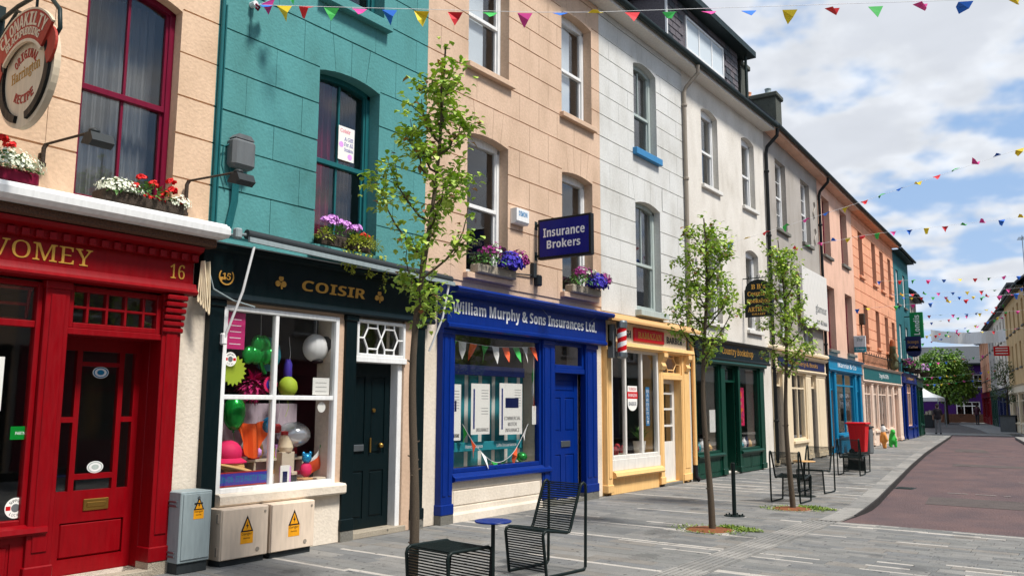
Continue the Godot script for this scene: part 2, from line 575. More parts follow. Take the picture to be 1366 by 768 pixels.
# window frame with its panes; the opening is x0..x1, y0..ys (+ rise in the middle)
func sash(x0: float, x1: float, y0: float, ys: float, rise: float, m: Material, o := {}) -> MeshInstance3D:
	var zf: float = o.get("z", -0.14); var fw: float = o.get("fw", 0.06); var mid: float = o.get("mid", (y0 + ys) * 0.5)
	var s := S()
	var z0 := zf - 0.1
	cb(s, x0, y0, z0, x0 + fw, ys, zf, 0.006)
	cb(s, x1 - fw, y0, z0, x1, ys, zf, 0.006)
	cb(s, x0 + fw, y0, z0, x1 - fw, y0 + fw * 1.3, zf, 0.006)
	var head := []
	for i in 9: head.append(Vector3(lerpf(x0, x1, i / 8.0), ys + arc(i / 8.0) * rise, z0))
	if o.get("square", true):
		head.append(Vector3(x1, ys - fw, z0)); head.append(Vector3(x0, ys - fw, z0))
	else:
		for i in 9: head.append(Vector3(lerpf(x1, x0, i / 8.0), ys - fw + arc(i / 8.0) * rise, z0))
	prism(s, head, Vector3(0, 0, zf - z0))
	var top := ys - fw + (0.0 if o.get("square", true) else rise * 0.6)
	cb(s, x0 + fw, mid - 0.03, z0 + 0.02, x1 - fw, mid + 0.03, zf - 0.012, 0.005)
	for k in o.get("up", 0):
		var xm: float = lerpf(x0 + fw, x1 - fw, (k + 1.0) / (o.up + 1.0))
		bx(s, xm - 0.013, mid + 0.03, zf - 0.06, xm + 0.013, top, zf - 0.025)
	for k in o.get("low", 0):
		var xm: float = lerpf(x0 + fw, x1 - fw, (k + 1.0) / (o.low + 1.0))
		bx(s, xm - 0.013, y0 + fw, zf - 0.08, xm + 0.013, mid - 0.03, zf - 0.045)
	for k in o.get("rows", 0):
		var yu: float = lerpf(mid, top, (k + 1.0) / (o.rows + 1.0)); var yl: float = lerpf(y0 + fw, mid, (k + 1.0) / (o.rows + 1.0))
		bx(s, x0 + fw, yu - 0.011, zf - 0.058, x1 - fw, yu + 0.011, zf - 0.03)
		bx(s, x0 + fw, yl - 0.011, zf - 0.078, x1 - fw, yl + 0.011, zf - 0.05)
	# sash stiles of the sliding sashes
	bx(s, x0 + fw, mid + 0.03, zf - 0.055, x0 + fw + 0.03, top, zf - 0.02); bx(s, x1 - fw - 0.03, mid + 0.03, zf - 0.055, x1 - fw, top, zf - 0.02)
	bx(s, x0 + fw, y0 + fw * 1.3, zf - 0.075, x0 + fw + 0.03, mid - 0.03, zf - 0.04); bx(s, x1 - fw - 0.03, y0 + fw * 1.3, zf - 0.075, x1 - fw, mid - 0.03, zf - 0.04)
	var w := part("window", s, m)
	pane(x0 + fw, x1 - fw, mid, top + 0.01, zf - 0.045, w)
	pane(x0 + fw, x1 - fw, y0 + fw, mid, zf - 0.066, w)
	if o.has("sill"):
		s = S()
		cb(s, x0 - 0.07, y0 - o.get("sh", 0.1), -0.28, x1 + 0.07, y0, o.get("sz", 0.09), 0.008)
		part("sill", s, o.sill)
	return w

func pane(x0: float, x1: float, y0: float, y1: float, z: float, parent: Node = null) -> void:
	var s := S()
	bx(s, x0, y0, z - 0.003, x1, y1, z + 0.003)
	part("pane", s, M.glass, parent)

# the rooms behind the front wall
func rooms(x0: float, x1: float, h: float, floors: Array, depth := 4.5) -> void:
	var s := S()
	bx(s, x0 + 0.01, 0.0, -depth - 0.2, x1 - 0.01, h, -depth)
	bx(s, x0 + 0.01, 0.0, -depth, x0 + 0.13, h, -0.31)
	bx(s, x1 - 0.13, 0.0, -depth, x1 - 0.01, h, -0.31)
	for y in floors: bx(s, x0 + 0.13, y, -depth, x1 - 0.13, y + 0.2, -0.31)
	part("interior_wall", s, M.room_wall)

# eaves, gutter and pitched roof above the wall
func roof(x0: float, x1: float, y: float, soffit: Material, ridge := 2.9, depth := 4.7, gut: Material = null) -> Node:
	var s := S()
	prism(s, [Vector3(x0, y + 0.24, 0.36), Vector3(x0, y + 0.24 + ridge, -depth * 0.5), Vector3(x0, y + 0.16 + ridge, -depth * 0.5), Vector3(x0, y + 0.14, 0.33)], Vector3(x1 - x0, 0, 0))
	prism(s, [Vector3(x0, y + 0.24, -depth - 0.2), Vector3(x0, y + 0.24 + ridge, -depth * 0.5), Vector3(x0, y + 0.16 + ridge, -depth * 0.5), Vector3(x0, y + 0.14, -depth - 0.2)], Vector3(x1 - x0, 0, 0))
	for e in [x0 + 0.02, x1 - 0.14]:
		prism(s, [Vector3(e, y, -0.05), Vector3(e, y, -depth), Vector3(e, y + 0.14, -depth), Vector3(e, y + 0.16 + ridge, -depth * 0.5), Vector3(e, y + 0.12, -0.05)], Vector3(0.12, 0, 0))
	var rf := part("roof", s, M.roof_slate)
	s = S()
	bx(s, x0, y, -0.1, x1, y + 0.035, 0.3)
	bx(s, x0, y - 0.012, 0.3, x1, y + 0.15, 0.325)
	part("soffit", s, soffit, rf)
	s = S()
	var p := []
	for i in 9: p.append(Vector3(x0, y + 0.12 - sin(PI * i / 8.0) * 0.075, 0.395 - cos(PI * i / 8.0) * 0.066))
	for i in 9: p.append(Vector3(x0, y + 0.128 - sin(PI * (8 - i) / 8.0) * 0.065, 0.395 - cos(PI * (8 - i) / 8.0) * 0.057))
	prism(s, p, Vector3(x1 - x0, 0, 0))
	part("gutter", s, gut if gut else M.gutter_dark, rf)
	return rf

func downpipe(pts: Array, r: float, m: Material, clips := []) -> void:
	var s := S()
	tube(s, pts, r, 10)
	var pp := part("downpipe", s, m)
	for y in clips:
		s = S()
		lathe(s, [[r + 0.012, y - 0.03], [r + 0.018, y - 0.02], [r + 0.018, y + 0.02], [r + 0.012, y + 0.03]], Vector3(pts[-1].x, 0, pts[-1].z), 10)
		part("collar", s, m, pp)

# panelled door leaf
func door(x0: float, x1: float, y0: float, y1: float, z: float, m: Material, panels: Array, name_ := "door") -> MeshInstance3D:
	var s := S()
	bx(s, x0, y0, z - 0.05, x1, y1, z - 0.012)
	# stiles and rails stand proud of the sunk panels
	var xs := [x0, x1]; var ys := [y0, y1]
	var hs := []
	for p in panels: hs.append([p[0], p[1], p[2], p[3], 0.0])
	wall(s, x0, x1, y0, y1, z, z - 0.012, hs)
	var d := part(name_, s, m)
	for p in panels:
		s = S()
		cb(s, p[0] + 0.022, p[1] + 0.022, z - 0.03, p[2] - 0.022, p[3] - 0.022, z - 0.001, 0.008)
		part("panel", s, m, d)
	return d

func pilaster(x0: float, x1: float, y0: float, y1: float, z0: float, z1: float, m: Material, flutes := 2, plinth: Material = null) -> MeshInstance3D:
	var s := S()
	cb(s, x0, y0, z0, x1, y1, z1, 0.006)
	var w := x1 - x0
	if flutes > 0:
		for k in flutes:
			var c := lerpf(x0, x1, (k + 0.5) / flutes)
			cb(s, c - w / flutes * 0.3, y0 + 0.25, z1 - 0.004, c + w / flutes * 0.3, y1 - 0.12, z1 + 0.012, 0.006)
	cb(s, x0 - 0.015, y0, z0, x1 + 0.015, y0 + 0.14, z1 + 0.02, 0.01)
	cb(s, x0 - 0.012, y1 - 0.07, z0, x1 + 0.012, y1, z1 + 0.02, 0.008)
	var o := part("pilaster", s, m)
	if plinth:
		s = S()
		bx(s, x0 - 0.01, 0.0, z0, x1 + 0.01, y0, z1 + 0.012)
		part("plinth", s, plinth, o)
	return o

# glazed shop window: frame of bars, panes between; xs and ys list the bar centres
func glazed(x0: float, x1: float, y0: float, y1: float, z: float, m: Material, xs: Array, ys: Array, fw := 0.06, bw := 0.035, name_ := "shop_window") -> MeshInstance3D:
	var s := S()
	cb(s, x0, y0, z - 0.09, x0 + fw, y1, z, 0.006)
	cb(s, x1 - fw, y0, z - 0.09, x1, y1, z, 0.006)
	cb(s, x0 + fw, y0, z - 0.09, x1 - fw, y0 + fw, z, 0.006)
	cb(s, x0 + fw, y1 - fw, z - 0.09, x1 - fw, y1, z, 0.006)
	for x in xs: cb(s, x - bw * 0.5, y0 + fw, z - 0.075, x + bw * 0.5, y1 - fw, z - 0.008, 0.006)
	for y in ys: cb(s, x0 + fw, y - bw * 0.5, z - 0.07, x1 - fw, y + bw * 0.5, z - 0.012, 0.006)
	var w := part(name_, s, m)
	var ex := [x0 + fw] + xs + [x1 - fw]; var ey := [y0 + fw] + ys + [y1 - fw]
	for i in ex.size() - 1:
		for j in ey.size() - 1: pane(ex[i], ex[i + 1], ey[j], ey[j + 1], z - 0.045, w)
	return w

# geometric fanlight: a hexagon tied to the frame by short bars
func fanlight(x0: float, x1: float, y0: float, y1: float, z: float, m: Material, cells := 1) -> void:
	var w := glazed(x0, x1, y0, y1, z, m, [], [], 0.04, 0.03, "fanlight")
	var s := S()
	var cy := (y0 + y1) * 0.5; var hh := (y1 - y0) * 0.28
	var cw := (x1 - x0 - 0.08) / (cells + 0.6)
	for k in cells:
		var cx := x0 + 0.04 + cw * (k + 0.8)
		var p := []
		for q in [[-0.5, 0], [-0.28, 1], [0.28, 1], [0.5, 0], [0.28, -1], [-0.28, -1], [-0.5, 0]]: p.append(Vector3(cx + q[0] * cw, cy + q[1] * hh, z - 0.025))
		for i in 6: tube(s, [p[i], p[i + 1]], 0.012, 6)
		for q in [1, 2]: tube(s, [p[q], Vector3(p[q].x, y1 - 0.04, z - 0.025)], 0.012, 6)
		for q in [4, 5]: tube(s, [p[q], Vector3(p[q].x, y0 + 0.04, z - 0.025)], 0.012, 6)
	tube(s, [Vector3(x0 + 0.04, cy, z - 0.025), Vector3(x0 + 0.04 + cw * 0.3, cy, z - 0.025)], 0.012, 6)
	tube(s, [Vector3(x1 - 0.04, cy, z - 0.025), Vector3(x1 - 0.04 - cw * 0.3, cy, z - 0.025)], 0.012, 6)
	part("glazing_bar", s, m, w)

func box_part(called: String, m: Material, x0: float, y0: float, z0: float, x1: float, y1: float, z1: float, k := 0.006, parent: Node = null) -> MeshInstance3D:
	var s := S()
	cb(s, x0, y0, z0, x1, y1, z1, k)
	return part(called, s, m, parent)

# a flat printed sheet, thin but solid, facing +z
func sheet(called: String, label: String, cat: String, m: Material, x0: float, y0: float, x1: float, y1: float, z: float, group := "") -> Node3D:
	var t := thing(called, label, cat, Vector3((x0 + x1) * 0.5, y0, z), group)
	var s := S()
	bx(s, x0, y0, z - 0.002, x1, y1, z + 0.001)
	part("sheet", s, m)
	return t

func curtain(label: String, m: Material, x0: float, x1: float, y0: float, y1: float, z: float, folds: int, group := "") -> void:
	var t := thing("curtain", label, "curtain", Vector3((x0 + x1) * 0.5, y0, z), group)
	var s := S()
	var n := folds * 6
	for i in n:
		var a := lerpf(x0, x1, float(i) / n); var b := lerpf(x0, x1, float(i + 1) / n)
		var za := z + 0.025 * sin(TAU * folds * i / n); var zb := z + 0.025 * sin(TAU * folds * (i + 1) / n)
		quad(s, Vector3(a, y0, za), Vector3(b, y0, zb), Vector3(b, y1, zb), Vector3(a, y1, za))
	part("cloth", s, m)

# ---------------------------------------------------------------- near houses
func shell(x0: float, x1: float, h: float, holes: Array, m: Material, zf: float, floors: Array, upper: Material = null) -> void:
	var low := holes.filter(func(q): return q[1] < 2.9)
	var high := holes.filter(func(q): return q[1] >= 2.9)
	var s := S()
	wall(s, x0, x1, 0.0, 3.25, zf, -0.3, low)
	part("wall", s, m)
	s = S()
	wall(s, x0, x1, 3.25, h, zf, -0.3, high)
	part("wall", s, upper if upper else m)
	rooms(x0, x1, h, floors)

func house_red() -> void:
	var b := thing("terraced_house", "cream block-scored house over a crimson shopfront numbered 16", "house", Vector3(0.6, 0, 0))
	var x0 := 0.6; var x1 := 5.08
	var w := [[3.68, 3.45, 4.65, 5.62, 0.1], [1.3, 3.45, 2.3, 5.62, 0.1], [3.68, 6.55, 4.65, 8.5, 0.1], [1.3, 6.55, 2.3, 8.5, 0.1]]
	shell(x0, x1, 9.15, w + [[0.9, 0.06, 4.76, 2.66, 0.0]], M.ivory_render, -0.018, [0.0, 3.0, 6.1], M.cream_render)
	blocks(x0, x1, ROWS.slice(0, 14) + [9.15], 0.8, w, [M.cream_render], b)
	for h in w: sash(h[0], h[2], h[1], h[3], h[4], M.maroon_paint, {"mid": h[1] + 1.12, "up": 1, "low": 1, "z": -0.12, "square": false})
	roof(x0, x1, 9.15, M.white_paint)
	# shopfront
	var s := S()
	bx(s, x0, 2.66, -0.02, 4.86, 3.1, 0.13)
	mould(s, [[0.13, 2.66], [0.19, 2.67], [0.2, 2.69], [0.17, 2.72], [0.16, 2.74], [0.155, 2.755], [0.15, 2.775], [0.13, 2.78]], x0, 4.885)
	mould(s, [[0.13, 3.0], [0.17, 3.0], [0.175, 3.07], [0.25, 3.1], [0.27, 3.14], [0.0, 3.14], [0.0, 3.0]], x0, 4.885)
	var fa := part("fascia", s, M.maroon_paint)
	fa.material_override = M.red_paint
	for i in 34:
		s = S()
		cb(s, 1.0 + i * 0.115, 3.0, 0.17, 1.06 + i * 0.115, 3.065, 0.205, 0.004)
		part("dentil", s, M.red_paint, fa)
	words("TWOMEY", M.gold, "Droid Serif", 2.74, 3.83, 2.815, 2.965, 0.13, fa)
	words("16", M.gold, "Droid Serif", 4.605, 4.76, 2.815, 2.955, 0.13, fa)
	var p := pilaster(4.58, 4.78, 0.12, 2.66, -0.1, 0.1, M.red_paint, 1, M.step_stone)
	s = S()
	for k in 6: cb(s, 4.57, 2.28 + k * 0.063, 0.1, 4.79, 2.28 + k * 0.063 + 0.05, 0.13 + k * 0.012, 0.012)
	part("console", s, M.red_paint, p)
	pilaster(3.47, 3.68, 0.1, 2.66, -0.1, 0.1, M.red_paint, 1, M.step_stone)
	pilaster(1.1, 1.3, 0.1, 2.66, -0.1, 0.1, M.red_paint, 1, M.step_stone)
	box_part("panelled_jamb", M.red_paint, 4.58, 0.06, -0.3, 4.64, 2.66, -0.1)
	box_part("panelled_jamb", M.red_paint, 3.62, 0.06, -0.3, 3.66, 2.66, -0.1)
	glazed(3.68, 4.58, 2.26, 2.64, 0.07, M.red_paint, [3.86, 4.04, 4.22, 4.4], [2.45], 0.05, 0.025, "transom_window")
	box_part("lintel", M.red_paint, 3.66, 2.2, -0.3, 4.6, 2.26, 0.085)
	# door with a leaded border of panes round the large one
	s = S()
	var lights := [[3.84, 0.8, 3.95, 1.42, 0.0], [3.84, 1.47, 3.95, 2.08, 0.0], [4.0, 0.8, 4.36, 0.9, 0.0], [4.0, 0.95, 4.36, 1.94, 0.0], [4.0, 1.98, 4.36, 2.08, 0.0], [4.41, 0.8, 4.52, 1.42, 0.0], [4.41, 1.47, 4.52, 2.08, 0.0]]
	wall(s, 3.7, 4.58, 0.06, 2.2, -0.24, -0.29, lights + [[3.9, 0.2, 4.5, 0.52, 0.0]])
	var d := part("door", s, M.red_paint)
	box_part("panel", M.red_paint, 3.905, 0.205, -0.28, 4.495, 0.515, -0.245, 0.03, d)
	for l in lights: pane(l[0], l[2], l[1], l[3], -0.265, d)
	var lp := box_part("letter_plate", M.brass, 4.1, 0.615, -0.245, 4.34, 0.72, -0.228, 0.006, d)
	box_part("flap", M.brass, 4.13, 0.645, -0.23, 4.31, 0.69, -0.222, 0.004, lp)
	box_part("doorstep", M.step_stone, 3.62, 0.0, -0.3, 4.62, 0.06, 0.12)
	# shop window and stall riser
	var sw := glazed(1.3, 3.47, 0.58, 2.64, 0.05, M.red_paint, [], [2.27], 0.045, 0.06)
	s = S()
	for k in 4: tube(s, [Vector3(2.62 + k * 0.26, 2.58, -0.05), Vector3(2.66 + k * 0.26, 2.32, -0.18)], 0.016, 6)
	for k in 3: tube(s, [Vector3(2.62 + k * 0.02, 2.58 - k * 0.13, -0.05 - k * 0.065), Vector3(3.42 + k * 0.01, 2.58 - k * 0.13, -0.05 - k * 0.065)], 0.016, 6)
	part("hopper_light", s, M.red_paint, sw)
	s = S()
	mould(s, [[0.0, 0.5], [0.12, 0.5], [0.14, 0.52], [0.13, 0.56], [0.06, 0.585], [0.0, 0.585]], 1.3, 3.62)
	part("sill", s, M.red_paint)
	door(1.3, 3.47, 0.04, 0.5, 0.06, M.red_paint, [[1.42, 0.1, 2.32, 0.44], [2.48, 0.1, 3.36, 0.44]], "stall_riser")
	# awning cassette above the shop
	var t := thing("awning_box", "white rounded awning box above the crimson shopfront", "awning", Vector3(0.6, 3.14, 0))
	s = S()
	mould(s, [[0.02, 3.41], [0.28, 3.41], [0.4, 3.385], [0.435, 3.34], [0.43, 3.28], [0.39, 3.245], [0.34, 3.235], [0.02, 3.235]], 0.6, 5.03)
	part("cover", s, M.upvc)
	s = S()
	mould(s, [[0.05, 3.4], [0.27, 3.4], [0.385, 3.375], [0.42, 3.335], [0.415, 3.285], [0.38, 3.255], [0.05, 3.245]], 5.03, 5.07)
	mould(s, [[0.1, 3.38], [0.25, 3.38], [0.36, 3.35], [0.385, 3.31], [0.36, 3.28], [0.1, 3.27]], 5.07, 5.09)
	part("end_cap", s, M.upvc)
	s = S()
	mould(s, [[0.05, 3.15], [0.29, 3.15], [0.31, 3.17], [0.3, 3.235], [0.05, 3.235]], 0.6, 4.99)
	part("timber_rail", s, M.brown_timber)
	t = thing("curtain", "grey net curtain behind the maroon sash window", "curtain", Vector3(4.16, 3.5, -0.42))
	s = S()
	for i in 60:
		var a := lerpf(3.72, 4.6, i / 60.0); var c := lerpf(3.72, 4.6, (i + 1) / 60.0)
		var za := -0.42 + 0.02 * sin(i * 1.1); var zc := -0.42 + 0.02 * sin((i + 1) * 1.1)
		quad(s, Vector3(a, 3.5, za), Vector3(c, 3.5, zc), Vector3(c, 5.68, zc), Vector3(a, 5.68, za))
	part("cloth", s, M.plastic_grey)

func house_teal() -> void:
	var b := thing("terraced_house", "teal block-scored house over a dark green gift shop", "house", Vector3(5.08, 0, 0))
	var x0 := 5.08; var x1 := 8.44
	var w := [[6.5, 3.45, 7.52, 5.62, 0.075], [6.5, 6.62, 7.56, 8.6, 0.075]]
	shell(x0, x1, 9.15, w + [[5.28, 0.6, 6.88, 2.62, 0.0], [7.2, 0.06, 8.06, 2.64, 0.0]], M.ivory_render, -0.018, [0.0, 3.0, 6.1], M.teal_render)
	blocks(x0, x1, ROWS.slice(0, 14) + [9.15], 0.78, w, [M.teal_render], b, -0.018, 4)
	for h in w: sash(h[0], h[2], h[1], h[3], h[4], M.teal_paint, {"mid": h[1] + 1.12, "up": 1, "low": 1, "z": -0.18, "square": false, "sill": M.teal_render, "sh": 0.13, "sz": 0.11})
	roof(x0, x1, 9.15, M.white_paint)
	var s := S()
	tube(s, [Vector3(5.11, 9.1, 0.03), Vector3(5.11, 3.45, 0.03)], 0.022, 8)
	tube(s, [Vector3(5.16, 5.9, 0.015), Vector3(5.16, 3.45, 0.015)], 0.01, 6)
	part("downpipe", s, M.teal_paint)
	# fascia with its lead capping
	s = S()
	mould(s, [[-0.01, 2.67], [0.11, 2.67], [0.13, 2.69], [0.115, 2.73], [0.1, 2.75], [0.15, 3.16], [0.19, 3.18], [0.2, 3.23], [-0.01, 3.23]], 4.96, 8.56)
	var fa := part("fascia", s, M.green_black)
	s = S()
	mould(s, [[-0.01, 3.232], [0.21, 3.232], [0.215, 3.245], [-0.01, 3.27]], 4.95, 8.57)
	part("lead_capping", s, M.steel, fa)
	var tilt := atan2(0.05, 0.41)
	for q in [["COISIR", "Droid Sans", 6.25, 7.24, 2.875, 2.995, true], ["15", "Droid Serif", 5.2, 5.3, 2.875, 2.945, true]]:
		var l := words(q[0], M.gold_dull, q[1], q[2], q[3], q[4], q[5], 0.122, fa, 0.006, q[6])
		l.rotation.x = tilt
	for cx in [5.95, 7.48]:
		s = S()
		for q in [[0, 0.045], [-0.04, -0.015], [0.04, -0.015]]: disc(s, Vector3(cx + q[0], 2.93 + q[1], 0.118), 0.034, 10, 0.012)
		prism(s, [Vector3(cx - 0.008, 2.93, 0.12), Vector3(cx + 0.008, 2.93, 0.12), Vector3(cx + 0.03, 2.86, 0.115), Vector3(cx + 0.012, 2.856, 0.115)], Vector3(0, 0, 0.008))
		part("shamrock_emblem", s, M.gold_dull, fa)
	s = S()
	for i in 20:
		var a := TAU * i / 20.0; var c := TAU * (i + 1) / 20.0
		prism(s, [Vector3(5.25 + cos(a) * 0.092, 2.91 + sin(a) * 0.092, 0.118), Vector3(5.25 + cos(c) * 0.092, 2.91 + sin(c) * 0.092, 0.118), Vector3(5.25 + cos(c) * 0.078, 2.91 + sin(c) * 0.078, 0.118), Vector3(5.25 + cos(a) * 0.078, 2.91 + sin(a) * 0.078, 0.118)], Vector3(0, 0, 0.008))
	prism(s, [Vector3(5.15, 2.9, 0.116), Vector3(5.2, 2.86, 0.115), Vector3(5.35, 2.955, 0.118), Vector3(5.31, 2.99, 0.12)], Vector3(0, 0, 0.002))
	part("number_badge", s, M.gold_dull, fa)
	for q in [[5.12, 5.29], [7.0, 7.18], [8.22, 8.42]]: pilaster(q[0], q[1], 0.12, 2.67, -0.05, 0.07, M.green_black, 0, M.concrete)
	s = S()
	wall(s, 5.3, 7.0, 0.6, 2.67, 0.03, -0.1, [[5.29, 0.6, 6.9, 2.625, 0.0]])
	part("window_surround", s, M.peach_render)
	glazed(5.29, 6.9, 0.68, 2.625, 0.06, M.upvc, [5.99], [1.665], 0.055, 0.05)
	s = S()
	mould(s, [[-0.05, 0.56], [0.13, 0.56], [0.15, 0.58], [0.15, 0.66], [0.13, 0.68], [-0.05, 0.69]], 5.29, 7.0)
	part("sill", s, M.ivory_render)
	box_part("stall_riser", M.ivory_render, 5.3, 0.0, -0.05, 7.0, 0.56, 0.045)
	fanlight(7.2, 8.06, 2.18, 2.64, 0.05, M.upvc, 2)
	box_part("lintel", M.upvc, 7.18, 2.11, -0.2, 8.08, 2.18, 0.06)
	box_part("door_jamb", M.upvc, 7.98, 0.06, -0.2, 8.06, 2.11, 0.0)
	box_part("wall_reveal", M.peach_render, 8.06, 0.0, -0.25, 8.22, 2.67, 0.03)
	var dd := door(7.18, 7.98, 0.08, 2.11, -0.13, M.green_black, [[7.28, 0.2, 7.53, 0.78], [7.63, 0.2, 7.88, 0.78], [7.28, 0.98, 7.53, 1.94], [7.63, 0.98, 7.88, 1.94]])
	box_part("letter_plate", M.steel, 7.3, 1.02, -0.13, 7.52, 1.1, -0.115, 0.005, dd)
	s = S()
	ball(s, Vector3(7.8, 1.08, -0.1), Vector3.ONE * 0.035)
	tube(s, [Vector3(7.62, 1.0, -0.105), Vector3(7.62, 1.18, -0.105)], 0.012, 6)
	disc(s, Vector3(7.68, 1.52, -0.13), 0.025, 12, 0.02)
	part("door_handle", s, M.brass, dd)
	box_part("doorstep", M.step_stone, 7.18, 0.0, -0.3, 8.12, 0.075, 0.06)
	curtain("dark red curtain on the left behind the teal window", M.maroon_paint, 6.55, 7.1, 3.5, 5.7, -0.45, 6, "teal window curtains")
	curtain("straw coloured curtain on the right behind the teal window", M.rust_iron, 7.18, 7.45, 3.5, 5.7, -0.45, 4, "teal window curtains")
	# folded awning with its two arms
	var t := thing("folded_awning", "rolled-up grey awning on white arms over the dark green shopfront", "awning", Vector3(5.25, 3.3, 0.25))
	s = S()
	tube(s, [Vector3(5.32, 3.345, 0.33), Vector3(8.62, 3.27, 0.33)], 0.052, 12)
	part("canvas_roll", s, M.plastic_dark)
	s = S()
	prism(s, [Vector3(5.32, 3.26, 0.36), Vector3(8.64, 3.185, 0.36), Vector3(8.64, 3.235, 0.36), Vector3(5.32, 3.31, 0.36)], Vector3(0, 0, 0.035))
	part("front_bar", s, M.zinc)
	s = S()
	tube(s, [Vector3(5.12, 3.34, 0.02), Vector3(5.32, 3.34, 0.33)], 0.016, 8)
	cb(s, 5.2, 3.29, 0.25, 5.28, 3.4, 0.33, 0.015)
	part("roller_bracket", s, M.zinc)
	s = S()
	tube(s, [Vector3(5.4, 3.22, 0.36), Vector3(5.33, 2.75, 0.3), Vector3(5.27, 2.28, 0.12)], 0.014, 8)
	cb(s, 5.24, 2.2, 0.07, 5.3, 2.32, 0.13, 0.012)
	part("arm", s, M.upvc)
	s = S()
	tube(s, [Vector3(8.55, 3.2, 0.36), Vector3(8.5, 2.75, 0.3), Vector3(8.44, 2.3, 0.12)], 0.014, 8)
	part("arm", s, M.upvc)
	# bundle of cables between the two shops
	t = thing("cable_bundle", "looped cream cables hanging between the crimson and dark green fascias", "cable", Vector3(4.93, 2.5, 0.1))
	for k in 5:
		s = S()
		var pts := []
		for i in 13:
			var u := i / 12.0
			pts.append(Vector3(4.92 + 0.05 * sin(PI * u) * (k - 2) * 0.5 + 0.06 * u, 3.02 - sin(PI * u) * (0.42 + 0.03 * k), 0.17 + 0.012 * k))
		tube(s, pts, 0.008, 6)
		part("cable", s, M.cream_paint)
	s = S()
	tube(s, [Vector3(4.98, 2.95, 0.2), Vector3(5.05, 2.75, 0.2), Vector3(5.3, 2.66, 0.18), Vector3(5.6, 2.62, 0.15)], 0.009, 6)
	part("cable", s, M.zinc)

